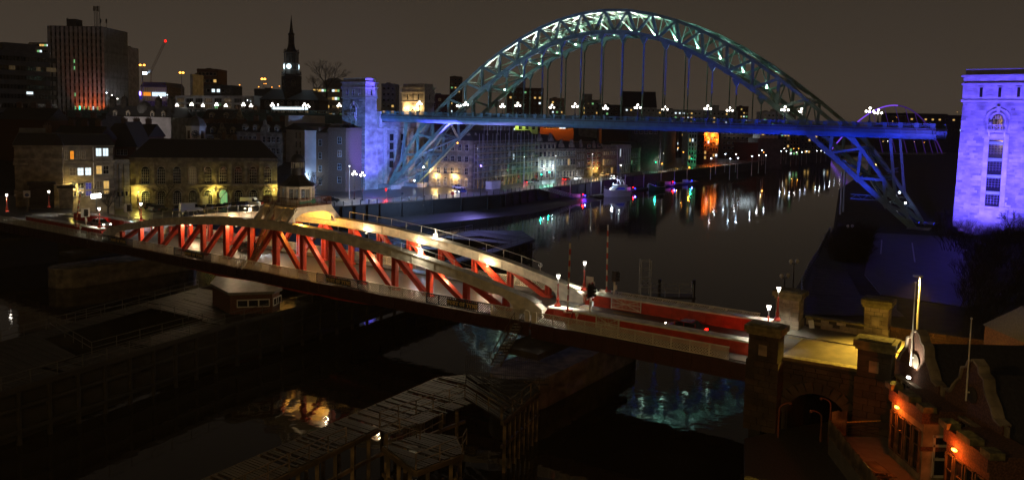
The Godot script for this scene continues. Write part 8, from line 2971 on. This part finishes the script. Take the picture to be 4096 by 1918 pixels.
func far_bank() -> void:
	# the tilting arch bridge far down the river, lit purple
	var o := thing("far_arch_bridge", "distant slim arch footbridge lit purple beyond the great arch", "arch bridge", Vector3(308.96, 0.00, -783.14))
	var pr := Vector3(110, 0, 6)
	var mb := MB.new()
	var prev := Vector3.ZERO
	for i in 41:
		var f := i / 40.0
		var s := 4.0 * f * (1.0 - f)
		var p := pr * f + Vector3(0, 2.0 + 48.5 * s, 0) + Vector3(0.35, 0, 0.94) * (8.0 * s)
		if i > 0:
			mb.tube(prev, p, 0.6, 0.6, 7, false)
		prev = p
		if i == 21 or i == 40:
			obj("arch_rib_glow", mb, M.purple_rib if i == 21 else M.purple_dim, o)  # rib is no lamp: purple light put into its surface, weaker on the right
			mb = MB.new()
	var dk := MB.new()
	prev = Vector3.ZERO
	for i in 25:
		var f := i / 24.0
		var s := 4.0 * f * (1.0 - f)
		var p := pr * f + Vector3(0, 4.6, 0) - Vector3(0.35, 0, 0.94) * (-26.0 * s)
		if i > 0:
			dk.bar(prev, p, 6.0, 1.0)
			dk.bar(prev + Vector3(0, 1.3, 0), p + Vector3(0, 1.3, 0), 5.6, 0.1)
		prev = p
	obj("deck", dk, M.render_white, o)
	for i in 9:
		var f := 0.14 + 0.72 * i / 8.0
		var s := 4.0 * f * (1.0 - f)
		var c := MB.new()
		c.tube(pr * f + Vector3(0, 2.0 + 48.5 * s, 0) + Vector3(0.35, 0, 0.94) * (8.0 * s), pr * f + Vector3(0, 5.0, 0) + Vector3(0.35, 0, 0.94) * (26.0 * s), 0.25, 0.25, 5, false)
		obj("cable", c, M.purple_dim, o)  # purple light put into the cables as a faint glow
	for f: float in [0.0, 1.0]:
		var pb := MB.new()
		pb.box(pr * f + Vector3(0, 1.5, 4), Vector3(16, 5.0, 14))
		obj("pier", pb, M.concrete, o)
	var gl := MB.new()
	gl.ball(Vector3(-2, 4.0, 9.0), 1.0, 8)
	omni(obj("pier_lamp", gl, M.lamp_violet, o), Vector3(-2, 4.0, 9.0), 500, Color(0.6, 0.35, 1.0), 0.8)
	# low blocks and trees of the far south bank, with a sprinkle of lamps
	var i := 0
	for q in [[Vector3(414.69, 19.93, -900.00), 150.0, 12.0, "long low dark block across the river behind the arch's south leg"], [Vector3(559.48, 41.28, -1200.00), 90.0, 10.0, "distant roofs on the skyline right of the purple arch"], [Vector3(538.43, 37.92, -1100.00), 160.0, 8.0, "far hillside houses at the right under the skyline"], [Vector3(788.44, 46.50, -1500.00), 200.0, 9.0, "dark wooded skyline left of the right hand tower"]]:
		var bo := bld("distant_block", q[3], "building", q[0] - Vector3(0, 26, 0), q[0] + Vector3(q[1], -26, 0), 26 + q[2], 20, "concrete_dark", "flat")
		wins(bo, "f", 0.02, 0.98, 16, 26 + q[2] - 4.0, 3.0, 2.2, "plain", [], 0.3)
		i += 1
	var rg := RandomNumberGenerator.new()
	rg.seed = 61
	var places := ["above the arch's south foot", "over the far quay", "by the purple arch", "under the deck's right end", "on the far hillside", "near the right hand tower"]
	var n := 0
	for q in [Vector3(404.31, 5.00, -873.99), Vector3(419.32, 5.00, -895.28), Vector3(432.16, 5.00, -911.48), Vector3(435.76, 5.00, -904.81), Vector3(449.38, 5.00, -912.70), Vector3(455.74, 5.00, -916.39), Vector3(463.24, 5.00, -920.73), Vector3(474.06, 5.00, -927.01), Vector3(482.83, 5.00, -932.09), Vector3(482.85, 5.00, -918.87), Vector3(492.69, 5.00, -924.49), Vector3(498.21, 5.00, -927.64), Vector3(523.89, 5.00, -965.15)]:
		mast("far quay lamp beyond the arch's south leg, %s along its row" % ["first", "second", "third", "fourth", "fifth", "sixth", "seventh", "eighth", "ninth", "tenth", "eleventh", "twelfth", "thirteenth"][n], q, 9.0, "lamp_white" if n % 3 else "lamp_warm", 60, Color(1, 0.9, 0.75), 1, "lamps on the far south quay")
		n += 1
	var hl := [Vector3(411.41, 15.17, -820.00), Vector3(421.62, 14.70, -820.00), Vector3(520.22, 38.46, -1100.00), Vector3(549.22, 44.75, -1150.00), Vector3(556.87, 43.95, -1150.00), Vector3(588.76, 48.77, -1200.00), Vector3(593.95, 44.93, -1200.00), Vector3(647.40, 51.80, -1300.00), Vector3(628.32, 46.87, -1250.00), Vector3(607.86, 44.22, -1200.00), Vector3(668.03, 47.94, -1300.00), Vector3(698.04, 51.03, -1350.00), Vector3(651.75, 45.28, -1250.00), Vector3(681.97, 48.21, -1300.00), Vector3(713.84, 48.01, -1350.00), Vector3(745.90, 51.19, -1400.00), Vector3(752.90, 50.18, -1400.00), Vector3(758.75, 49.14, -1400.00), Vector3(718.93, 57.50, -1300.00), Vector3(512.91, 39.22, -1100.00)]
	n = 0
	for q in hl:
		mast("tiny %s hillside lamp on the far right skyline, %s from the left" % ["amber" if n % 2 else "warm white", ["first", "second", "third", "fourth", "fifth", "sixth", "seventh", "eighth", "ninth", "tenth", "eleventh", "twelfth", "thirteenth", "fourteenth", "fifteenth", "sixteenth", "seventeenth", "eighteenth", "nineteenth", "twentieth"][n]], q - Vector3(0, 12, 0), 12.0, "lamp_amber" if n % 2 else "lamp_warm", 90, Color(1.0, 0.7, 0.3), 1, "tiny hillside lamps at the right")
		n += 1
	# the southern hill itself
	var hill := MB.new()
	var f := FastNoiseLite.new()
	f.seed = 8
	f.frequency = 0.004
	for a in 26:
		for b in 8:
			var q := []
			for k in [[0, 0], [1, 0], [1, 1], [0, 1]]:
				var x: float = 380.0 + (a + k[0]) * 50.0
				var zz: float = -780.0 - (b + k[1]) * 110.0
				q.append(Vector3(x, minf(26.0, (b + k[1]) * 7.0) * clampf((x + zz * 0.15 - 300) / 160.0, 0, 1) + f.get_noise_2d(x, zz) * 7.0 * minf(1, b + k[1]), zz))
			hill.quad_to(q[0], q[1], q[2], q[3], Vector3.UP)
	struct("far_hill", hill, M.earth)


func traffic_light(at: Vector3, col: String, c: Color, label: String, h := 3.4) -> void:
	var o := thing("traffic_light", label, "traffic light", at, Basis.IDENTITY, "traffic lights on the quay")
	var p := MB.new()
	p.tube(Vector3.ZERO, Vector3(0, h, 0), 0.09, 0.08, 6)
	obj("post", p, M.black_paint, o)
	var hd := MB.new()
	hd.box(Vector3(0, h - 0.45, 0), Vector3(0.5, 1.2, 0.4))
	obj("signal_head", hd, M.black_paint, o)
	var g := MB.new()
	g.ball(Vector3(0, h - 0.45, 0.3), 0.26, 8)
	omni(obj("lamp", g, M[col], o), Vector3(0, h - 0.45, 0.62), 18, c, 0.2)


func quayside() -> void:
	# edge posts with two rails along the whole quay
	var rl := thing("quay_railing", "row of dark posts and rails along the edge of the far quay", "railing")
	var pm := MB.new()
	pm.lathe(Vector3.ZERO, [[0.13, 0], [0.13, 1.1], [0.17, 1.15], [0.1, 1.3], [0, 1.34]], 7)
	var pmesh := pm.mesh()
	var count := 0
	for i in range(3, 12):
		var a := Vector3(NQ[i].x, 5.0, NQ[i].y)
		var b := Vector3(NQ[i + 1].x, 5.0, NQ[i + 1].y)
		var n := int(a.distance_to(b) / 2.6)
		for k in n:
			if count < 290:
				put("post", pmesh, M.black_paint, rl, a.lerp(b, float(k) / n))
			count += 1
		for y: float in [0.5, 1.0]:
			var r := MB.new()
			r.tube(a + Vector3(0, y, 0), b + Vector3(0, y, 0), 0.04, 0.04, 5, false)
			obj("rail", r, M.galvanised, rl)
	for i in range(4, 9):   # timber fenders down the quay face
		var a := Vector3(NQ[i].x, 2.2, NQ[i].y)
		var b := Vector3(NQ[i + 1].x, 2.2, NQ[i + 1].y)
		var nrm := (b - a).cross(Vector3.UP).normalized()
		for k in 4:
			var f := MB.new()
			f.box(a.lerp(b, (k + 0.5) / 4.0) + nrm * 0.62, Vector3(0.4, 5.6, 0.4), yaw(b - a))
			obj("fender", f, M.timber_dark, rl)
	# road surface markings and kerb along the quay road
	var kb := strip(NQ.slice(4, 11), [8.8, 9.1], [4.78, 4.78], 1)
	struct("kerb", kb, M.stone_pale)
	for i in 22:
		var f := i / 22.0 * 5.0
		var s := int(f)
		var a: Vector2 = NQ[4 + s].lerp(NQ[5 + s], f - s)
		var d: Vector2 = (NQ[5 + s] - NQ[4 + s]).normalized()
		var p: Vector2 = a + Vector2(d.y, -d.x) * 15.0
		var mb := MB.new()
		mb.bar(Vector3(p.x, 4.632, p.y), Vector3(p.x + d.x * 2.4, 4.632, p.y + d.y * 2.4), 0.16, 0.008)
		struct("road_marking", mb, M.road_white)
	# street lamps of the quay, each where it stands
	var n := 0
	var lm := [Vector3(120.54, 13.50, -509.89), Vector3(97.37, 13.50, -382.16), Vector3(84.51, 13.50, -339.70), Vector3(105.84, 13.50, -397.48), Vector3(111.46, 13.50, -398.47), Vector3(93.07, 13.50, -341.38), Vector3(99.08, 13.50, -350.85), Vector3(112.14, 13.50, -373.76), Vector3(120.88, 13.50, -391.72), Vector3(124.23, 13.50, -391.62), Vector3(147.64, 13.50, -473.28), Vector3(212.39, 12.50, -630.00), Vector3(189.06, 12.50, -556.80), Vector3(166.98, 12.50, -496.87), Vector3(170.86, 12.50, -498.97), Vector3(163.16, 12.50, -468.27), Vector3(170.94, 12.50, -481.23), Vector3(176.52, 12.50, -487.63), Vector3(186.71, 12.50, -507.55), Vector3(197.89, 12.50, -520.01), Vector3(201.48, 12.50, -521.98), Vector3(215.95, 12.50, -550.50), Vector3(232.09, 12.50, -582.30), Vector3(240.50, 12.50, -595.30), Vector3(248.57, 12.50, -605.11)]
	var where := ["at the bend of the bright road", "on the ramp, upper one", "on the ramp, lower one", "at the left end of the glass office", "before the glass office, upper", "on the quay before the white kerb", "before the glass office, lower", "at the corner of the glass office", "before the red brick office, left", "before the red brick office, right", "high before the red brick office", "beyond the brick office, highest", "beyond the brick office, second", "beyond the brick office, at the left", "beyond the brick office, middle", "by the buff flats, first", "by the buff flats, second", "by the buff flats, third", "by the buff flats, fourth", "left of the purple arch, first", "left of the purple arch, second", "left of the purple arch, third", "just right of the purple leg, first", "just right of the purple leg, second", "just right of the purple leg, third"]
	for q in lm:
		if q.z > -900:
			mast("white quay street lamp %s" % where[n], q - Vector3(0, q.y - 4.6, 0), q.y - 4.6, "lamp_cool" if n % 4 else "lamp_white", 75.0 if n < 11 else 45.0, Color(0.9, 0.95, 1.0), 1, "white lamps of the far quay")
		n += 1
	n = 0
	for q in [Vector3(101.00, 13.50, -488.10), Vector3(88.44, 13.50, -413.97), Vector3(152.21, 12.00, -484.51), Vector3(208.62, 12.00, -583.22), Vector3(203.94, 12.00, -580.45)]:
		mast(["big sodium street lamp at the foot of the brick apartment tower", "small yellow lamp right of the big sodium lamp", "orange lamp on the quay before the brick office", "orange lamp beyond the buff flats, right one", "orange lamp beyond the buff flats, left one"][n], q - Vector3(0, q.y - 4.6, 0), q.y - 4.6, "lamp_amber", [260.0, 50.0, 110.0, 60.0, 60.0][n], Color(1.0, 0.62, 0.18), 1, "orange lamps of the far quay")
		n += 1
	n = 0
	for q in [[Vector3(4.15, 4.80, -281.26), 10.5], [Vector3(16.03, 4.80, -296.73), 10.5], [Vector3(32.06, 4.80, -320.27), 10.5], [Vector3(46.16, 4.80, -340.07), 5.0], [Vector3(73.27, 4.80, -388.41), 9.0], [Vector3(-45.73, 4.80, -223.61), 9.5], [Vector3(-64.13, 4.80, -264.02), 9.0]]:
		mast(["tall quay lamp post before the scaffolding", "tall quay lamp post before the white floodlit house", "tall quay lamp post before the red panel building", "short white globe lamp by the pale modern front", "quay lamp post near the road junction", "dark lamp post left of the tower's twin white globes", "tall lamp post before the low restaurant"][n], q[0], q[1], "galvanised" if n != 3 else "lamp_white", 12.0 if n == 3 else 0.0, Color(1, 0.95, 0.85), 1, "tall posts on the near quay", n != 3)
		n += 1
	for q in [[Vector3(-44.36, 4.80, -223.89), "triple globe street lamp before the violet tower, left one"], [Vector3(-41.43, 4.80, -220.24), "triple globe street lamp before the violet tower, right one"]]:
		lamp_cluster(q[0], q[1], 3, "globe lamps by the tower", 7.4, 15.0)
	for q in [[Vector3(10.81, 4.70, -295.05), "lamp_green", Color(0.1, 1, 0.6), "green traffic light right of the scaffolding, lower one", 4.0], [Vector3(14.17, 4.70, -304.24), "lamp_green", Color(0.1, 1, 0.6), "green traffic light before the white floodlit house", 4.4], [Vector3(69.72, 4.70, -388.88), "lamp_green", Color(0.1, 1, 0.7), "bright green traffic light at the end of the stone row", 5.0], [Vector3(74.13, 4.70, -395.71), "lamp_amber", Color(1, 0.6, 0.1), "amber signal lamp at the road junction", 4.0], [Vector3(98.16, 4.70, -438.40), "lamp_green", Color(0.1, 1, 0.6), "distant green traffic light on the wide junction", 5.0], [Vector3(194.52, 4.70, -791.31), "lamp_red", Color(1, 0.1, 0.05), "red traffic light by the orange corner tower", 6.0], [Vector3(84.43, 4.90, -380.79), "lamp_amber", Color(1, 0.5, 0.1), "amber lamp on the quay edge by the junction", 3.0], [Vector3(-36.76, 4.70, -232.48), "lamp_red", Color(1, 0.1, 0.05), "red traffic light at the arch's north foot", 2.8]]:
		traffic_light(q[0], q[1], q[2], q[3], q[4])
	# cars of the quay
	var al := Vector3(0.47983, 0.00000, -0.87736)
	for q in [[Vector3(-17.68, 4.66, -266.93), Vector3(0.93, 0, 0.35), "car_white", "white hatchback parked by the stone corner block", false], [Vector3(26.57, 4.66, -321.43), al, "car_white", "white estate car parked before the narrow stone house", false], [Vector3(39.66, 4.66, -346.60), al, "car_white", "white parked car before the brown stone building, left one", false], [Vector3(42.93, 4.66, -354.20), al, "car_white", "white parked car before the brown stone building, right one", false], [Vector3(35.86, 4.66, -345.48), al, "car_black", "dark parked car under the two yellow wall lamps", false], [Vector3(48.60, 4.66, -367.61), al, "car_silver", "silver car parked by the pale modern front", false], [Vector3(5.98, 4.66, -295.94), al, "car_silver", "silver car with red tail lights beside the scaffolding", true], [Vector3(8.57, 4.66, -303.29), al, "car_black", "black car right behind the silver one at the scaffolding", false], [Vector3(21.53, 4.66, -315.59), al, "car_red", "red car with tail lights on driving away along the quay", true], [Vector3(43.99, 4.66, -342.30), al * -1.0, "car_silver", "silver car with bright headlights coming along the quay", true], [Vector3(68.24, 4.66, -401.69), al, "car_black", "dark car with tail lights before the stone corner turret", true], [Vector3(-16.15, 4.66, -251.22), al * -1.0, "car_blue", "blue car with headlights on coming past the violet flood lamp", true], [Vector3(180.08, 4.66, -734.46), Vector3(-0.5, 0, 0.86), "car_white", "pale car with headlights on at the bend of the bright road", true]]:
		make_car(q[0], q[1], q[2], q[3], q[4], "cars on the quay road")
	# site container
	var ct := thing("site_container", "cream steel site container at the foot of the scaffolding", "container", Vector3(-6.45, 4.66, -270.82), yaw(al))
	var cb := MB.new()
	cb.box(Vector3(0, 1.3, 0), Vector3(6.0, 2.6, 2.4))
	obj("box", cb, M.render_white, ct)
	for i in 16:
		var r := MB.new()
		r.box(Vector3(-2.8 + i * 0.37, 1.3, 1.22), Vector3(0.12, 2.4, 0.06))
		obj("rib", r, M.render_white, ct)
	# life-buoy posts and a dark round sign
	var sb := thing("lifebuoy_post", "dark red round lifebuoy case on the quay edge", "lifebuoy", Vector3(-17.23, 4.90, -231.45))
	var sm := MB.new()
	sm.tube(Vector3(0, 0, 0), Vector3(0, 1.2, 0), 0.06, 0.06, 6)
	sm.tube(Vector3(0, 1.5, -0.1), Vector3(0, 1.5, 0.1), 0.5, 0.5, 14)
	obj("case", sm, M.car_red, sb)
	# floating pontoon, its lamps, gangway and boats
	var pts := [Vector3(22.16, 0.50, -283.41), Vector3(35.34, 0.50, -303.60), Vector3(47.55, 0.50, -324.62), Vector3(67.69, 0.50, -354.03), Vector3(89.10, 0.50, -385.92)]
	var po := thing("floating_pontoon", "long low floating pontoon moored below the far quay wall", "pontoon")
	for i in 4:
		var a: Vector3 = pts[i]
		var b: Vector3 = pts[i + 1]
		var n2 := int(a.distance_to(b) / 9.0) + 1
		for k in n2:
			var d := MB.new()
			var p0 := a.lerp(b, (k + 0.02) / n2)
			var p1 := a.lerp(b, (k + 0.98) / n2)
			d.bar(p0, p1, 3.0, 0.5)
			obj("float_section", d, M.concrete_dark, po)
			var pl := MB.new()
			pl.tube(p0 + Vector3(-1.4, -1, -1.2), p0 + Vector3(-1.4, 6.5, -1.2), 0.18, 0.18, 6)
			if k % 2 == 0:
				obj("guide_pile", pl, M.galvanised, po)
	n = 0
	for q in [[Vector3(25.49, 1.60, -285.36), true, "between the gangway and the white yacht"], [Vector3(48.96, 1.60, -321.69), true, "just right of the white yacht"], [Vector3(60.94, 1.60, -338.61), false, "by the green fishing boat"], [Vector3(72.24, 1.60, -358.23), true, "right of the green fishing boat"], [Vector3(83.41, 1.60, -373.40), false, "at the far end of the pontoon"]]:
		var o := thing("service_bollard", "pontoon service post with %s lamp %s" % ["red and blue" if q[1] else "blue", q[2]], "service post", q[0] - Vector3(0, q[0].y - 0.75, 0), Basis.IDENTITY, "lit posts on the pontoon")
		var b := MB.new()
		b.box(Vector3(-2.2, 0.75, 0), Vector3(2.6, 1.2, 0.5))
		obj("cabinet", b, M.render_white, o)
		var p := MB.new()
		p.tube(Vector3.ZERO, Vector3(0, 1.2, 0), 0.06, 0.06, 5)
		p.tube(Vector3(0.8, 0, 0), Vector3(0.8, 0.8, 0), 0.06, 0.06, 5)
		obj("post", p, M.galvanised, o)
		if q[1]:
			var rr := MB.new()
			rr.ball(Vector3(0, 1.35, 0.1), 0.24, 8)
			omni(obj("red_lamp", rr, M.lamp_red, o), Vector3(0, 1.35, 0.6), 6, Color(1, 0.08, 0.05), 0.2)
		var bl := MB.new()
		bl.ball(Vector3(0.8, 0.95, 0.1), 0.24, 8)
		omni(obj("blue_lamp", bl, M.lamp_blue, o), Vector3(0.8, 0.95, 0.7), 14, Color(0.2, 0.2, 1.0), 0.2)
		n += 1
	var g0 := Vector3(9.75, 4.90, -270.02)
	var g1 := Vector3(22.16, 0.50, -283.41)
	var gw := thing("gangway", "pale lattice gangway sloping from the quay down to the pontoon", "gangway")
	for s: float in [-0.7, 0.7]:
		var off := Vector3(0.3, 0, 0.95) * s
		var r := MB.new()
		r.bar(g0 + off, g1 + off + Vector3(0, 0.3, 0), 0.12, 0.14)
		r.bar(g0 + off + Vector3(0, 1.3, 0), g1 + off + Vector3(0, 1.6, 0), 0.12, 0.12)
		obj("side_beam", r, M.galvanised, gw)
		for i in 15:
			var d := MB.new()
			var p := g0.lerp(g1 + Vector3(0, 0.3, 0), i / 15.0) + off
			var p2 := g0.lerp(g1 + Vector3(0, 0.3, 0), (i + 1) / 15.0) + off
			d.bar(p, p2 + Vector3(0, 1.3, 0), 0.08, 0.08)
			d.bar(p, p + Vector3(0, 1.3, 0), 0.08, 0.08, Vector3.RIGHT)
			obj("lattice", d, M.galvanised, gw)
	var wk := MB.new()
	wk.bar(g0, g1 + Vector3(0, 0.3, 0), 1.4, 0.1)
	obj("walkway", wk, M.timber, gw)
	var gt := MB.new()
	for i in 5:
		gt.box(g0 + Vector3(-3.4 + i * 0.85, 1.2, 0.2), Vector3(0.12, 2.6, 0.12))
	gt.box(g0 + Vector3(-1.7, 2.5, 0.2), Vector3(3.6, 0.12, 0.12))
	obj("gate_frame", gt, M.galvanised, gw)
	yacht()
	fishing_boat()


func hull(prof: Array, L: float) -> MB:   # prof rows: [x along, half width at deck, half width at water, deck height, keel height]
	var mb := MB.new()
	for i in prof.size() - 1:
		var p: Array = prof[i]
		var q: Array = prof[i + 1]
		for s: float in [-1, 1]:
			var a := Vector3(p[0] * L, p[4], s * p[2])
			var b := Vector3(q[0] * L, q[4], s * q[2])
			var c := Vector3(q[0] * L, q[3], s * q[1])
			var d := Vector3(p[0] * L, p[3], s * p[1])
			mb.quad_to(a, b, c, d, Vector3(0, 0, s))
		mb.quad_to(Vector3(p[0] * L, p[3], p[1]), Vector3(q[0] * L, q[3], q[1]), Vector3(q[0] * L, q[3], -q[1]), Vector3(p[0] * L, p[3], -p[1]), Vector3.UP)
	var e: Array = prof[0]
	mb.quad_to(Vector3(e[0] * L, e[4], -e[2]), Vector3(e[0] * L, e[4], e[2]), Vector3(e[0] * L, e[3], e[1]), Vector3(e[0] * L, e[3], -e[1]), Vector3.LEFT)
	return mb


func yacht() -> void:
	var o := thing("motor_yacht", "white motor yacht with flybridge moored at the far pontoon", "motor yacht", Vector3(39.77, 0.20, -302.91) - Vector3(0, 0.2, 0), yaw(Vector3(34.91, 0.20, -299.76) - Vector3(44.63, 0.20, -306.06)))
	var L := 11.58
	obj("hull", hull([[-0.5, 2.0, 1.8, 1.7, -0.5], [-0.2, 2.2, 2.0, 1.8, -0.5], [0.1, 2.2, 1.9, 2.1, -0.5], [0.32, 1.6, 1.1, 2.5, -0.5], [0.46, 0.6, 0.25, 2.9, -0.4], [0.53, 0.04, 0.02, 3.05, 0.4]], L), M.hull_white, o)
	var st := MB.new()
	st.slab(Vector3.ZERO, Vector3.RIGHT, Vector3.UP, PackedVector2Array([Vector2(-0.36 * L, 1.8), Vector2(0.24 * L, 2.2), Vector2(0.13 * L, 3.1), Vector2(0.02 * L, 3.75), Vector2(-0.30 * L, 3.75)]), -1.65, 1.65)
	obj("deckhouse", st, M.hull_white, o)
	var wn := MB.new()
	wn.slab(Vector3.ZERO, Vector3.RIGHT, Vector3.UP, PackedVector2Array([Vector2(-0.26 * L, 2.6), Vector2(0.17 * L, 2.75), Vector2(0.11 * L, 3.2), Vector2(0.03 * L, 3.45), Vector2(-0.22 * L, 3.4)]), -1.68, 1.68)
	obj("cabin_window", wn, M.win_blue, o)
	var fb := MB.new()
	fb.slab(Vector3.ZERO, Vector3.RIGHT, Vector3.UP, PackedVector2Array([Vector2(-0.38 * L, 3.75), Vector2(0.05 * L, 3.75), Vector2(0.10 * L, 4.3), Vector2(0.02 * L, 4.35), Vector2(-0.05 * L, 4.5), Vector2(-0.34 * L, 4.4)]), -1.5, 1.5)
	obj("flybridge", fb, M.hull_white, o)
	var ar := MB.new()
	for s: float in [-1.2, 1.2]:
		ar.bar(Vector3(-0.26 * L, 4.3, s), Vector3(-0.18 * L, 6.3, s * 0.8), 0.16, 0.4)
		ar.bar(Vector3(-0.06 * L, 4.4, s), Vector3(-0.14 * L, 6.2, s * 0.8), 0.12, 0.25)
	ar.box(Vector3(-0.16 * L, 6.35, 0), Vector3(2.4, 0.2, 2.2))
	ar.ball(Vector3(-0.16 * L, 7.0, 0), 0.5, 8, 0.8)
	ar.tube(Vector3(-0.16 * L, 6.3, 0), Vector3(-0.16 * L, 8.2, 0), 0.06, 0.04, 5)
	obj("radar_arch", ar, M.hull_white, o)
	var rl := MB.new()
	for i in 9:
		var x := lerpf(-0.05, 0.5, i / 8.0) * L
		var hw := lerpf(2.1, 0.2, pow(i / 8.0, 2))
		for s: float in [-1, 1]:
			rl.tube(Vector3(x, 2.1 + i * 0.1, s * hw), Vector3(x, 2.9 + i * 0.1, s * hw), 0.025, 0.025, 4)
			if i < 8:
				var x2 := lerpf(-0.05, 0.5, (i + 1) / 8.0) * L
				var h2 := lerpf(2.1, 0.2, pow((i + 1) / 8.0, 2))
				rl.tube(Vector3(x, 2.9 + i * 0.1, s * hw), Vector3(x2, 3.0 + i * 0.1, s * h2), 0.025, 0.025, 4)
	obj("bow_rail", rl, M.galvanised, o)
	for x: float in [-0.3, -0.1, 0.1, 0.25]:
		var p := MB.new()
		p.tube(Vector3(x * L, 1.2, 2.02 - maxf(0, x) * 1.6), Vector3(x * L, 1.2, 2.2 - maxf(0, x) * 1.6), 0.16, 0.16, 8)
		obj("porthole", p, M.glass_dark, o)
	var lp := MB.new()
	lp.ball(Vector3(-0.33 * L, 3.3, 1.9), 0.18, 8)
	omni(obj("deck_lamp", lp, M.lamp_violet, o), Vector3(-0.33 * L, 3.3, 2.25), 10, Color(0.4, 0.35, 1.0), 0.15)
	var lq := MB.new()
	lq.ball(Vector3(0.05 * L, 4.7, 1.2), 0.12, 8)
	omni(obj("deck_lamp", lq, M.lamp_cool, o), Vector3(0.05 * L, 5.0, 1.9), 30, Color(0.8, 0.85, 1.0), 0.12)


func fishing_boat() -> void:
	var o := thing("fishing_boat", "small dark green fishing boat with white rubbing band at the pontoon", "fishing boat", Vector3(60.63, 0.10, -334.77) - Vector3(0, 0.1, 0), yaw(Vector3(56.91, 0.10, -331.44) - Vector3(64.36, 0.10, -338.10)))
	var L := 10
	obj("hull", hull([[-0.5, 1.3, 0.8, 1.7, -0.4], [-0.35, 1.9, 1.5, 1.5, -0.5], [0.0, 2.1, 1.8, 1.5, -0.5], [0.25, 1.8, 1.3, 1.9, -0.5], [0.42, 0.9, 0.4, 2.6, -0.4], [0.5, 0.06, 0.04, 3.1, 0.0]], L), M.hull_green, o)
	var bd := MB.new()
	for s: float in [-1, 1]:
		bd.bar(Vector3(-0.35 * L, 1.5, s * 1.94), Vector3(0.0, 1.5, s * 2.14), 0.1, 0.14)
		bd.bar(Vector3(0.0, 1.5, s * 2.14), Vector3(0.25 * L, 1.9, s * 1.84), 0.1, 0.14)
		bd.bar(Vector3(0.25 * L, 1.9, s * 1.84), Vector3(0.42 * L, 2.6, s * 0.94), 0.1, 0.14)
		bd.bar(Vector3(0.42 * L, 2.6, s * 0.94), Vector3(0.5 * L, 3.1, s * 0.1), 0.1, 0.14)
	bd.bar(Vector3(0.5 * L, 3.1, 0), Vector3(0.49 * L, -0.1, 0), 0.14, 0.14)
	obj("rubbing_band", bd, M.hull_white, o)
	var wh := MB.new()
	wh.box(Vector3(-0.26 * L, 2.5, 0), Vector3(2.6, 2.2, 2.2))
	wh.box(Vector3(-0.26 * L, 3.65, 0), Vector3(3.0, 0.14, 2.6))
	obj("wheelhouse", wh, M.timber, o)
	for x: float in [-0.7, 0.0, 0.7]:
		var wn := MB.new()
		wn.box(Vector3(-0.26 * L + x, 2.9, 1.11), Vector3(0.5, 0.6, 0.05))
		obj("window", wn, M.glass_dark, o)
	var ms := MB.new()
	ms.tube(Vector3(-0.1 * L, 1.5, 0), Vector3(-0.1 * L, 8.5, 0), 0.1, 0.06, 6)
	ms.tube(Vector3(0.38 * L, 2.2, 0), Vector3(0.38 * L, 5.0, 0), 0.08, 0.05, 6)
	ms.tube(Vector3(-0.1 * L, 3.0, 0), Vector3(0.2 * L, 5.2, 0), 0.06, 0.05, 5)
	obj("mast", ms, M.timber_pale, o)


func high_bridge() -> void:
	# the edge of the high bridge one looks from, with its lamps, just below and beside the eye
	var o := thing("high_bridge", "edge of the high iron bridge on which one stands, out of the picture", "bridge")
	var mb := MB.new()
	mb.box(Vector3(-10, 25.6, 5.2), Vector3(90, 0.5, 11.0))
	mb.box(Vector3(-10, 24.6, 0.0), Vector3(90, 2.2, 0.4))
	obj("deck", mb, M.deck_steel, o)
	var pr := MB.new()
	pr.box(Vector3(-10, 26.6, 0.35), Vector3(90, 0.12, 0.2))
	for i in 90:
		pr.box(Vector3(-55 + i, 26.2, 0.35), Vector3(0.08, 0.9, 0.08))
	obj("parapet", pr, M.deck_steel, o)
	for q in [[Vector3(-0.84, 28.95, -3.15), "sodium bracket lamp reaching out over the river beside the viewpoint", 45.0], [Vector3(-19, 31.0, -2.2), "sodium lamp on the high bridge to the left of the viewpoint", 480.0]]:
		var l := thing("street_lamp", q[1], "street lamp", Vector3(q[0].x - 1.6, 25.85, 0.7), Basis.IDENTITY, "lamps of the high bridge")
		var p := MB.new()
		var e: Vector3 = q[0] - Vector3(q[0].x - 1.6, 25.85, 0.7)
		p.tube(Vector3.ZERO, Vector3(0, e.y + 0.5, 0), 0.09, 0.06, 7)
		p.tube(Vector3(0, e.y + 0.5, 0), e + Vector3(0, 0.18, 0), 0.05, 0.04, 6)
		obj("post", p, M.black_paint, l)
		var g := MB.new()
		g.ball(e, 0.16, 8, 0.7)
		omni(obj("lamp", g, M.lamp_amber, l), e, q[2], Color(1.0, 0.80, 0.46), 0.14)
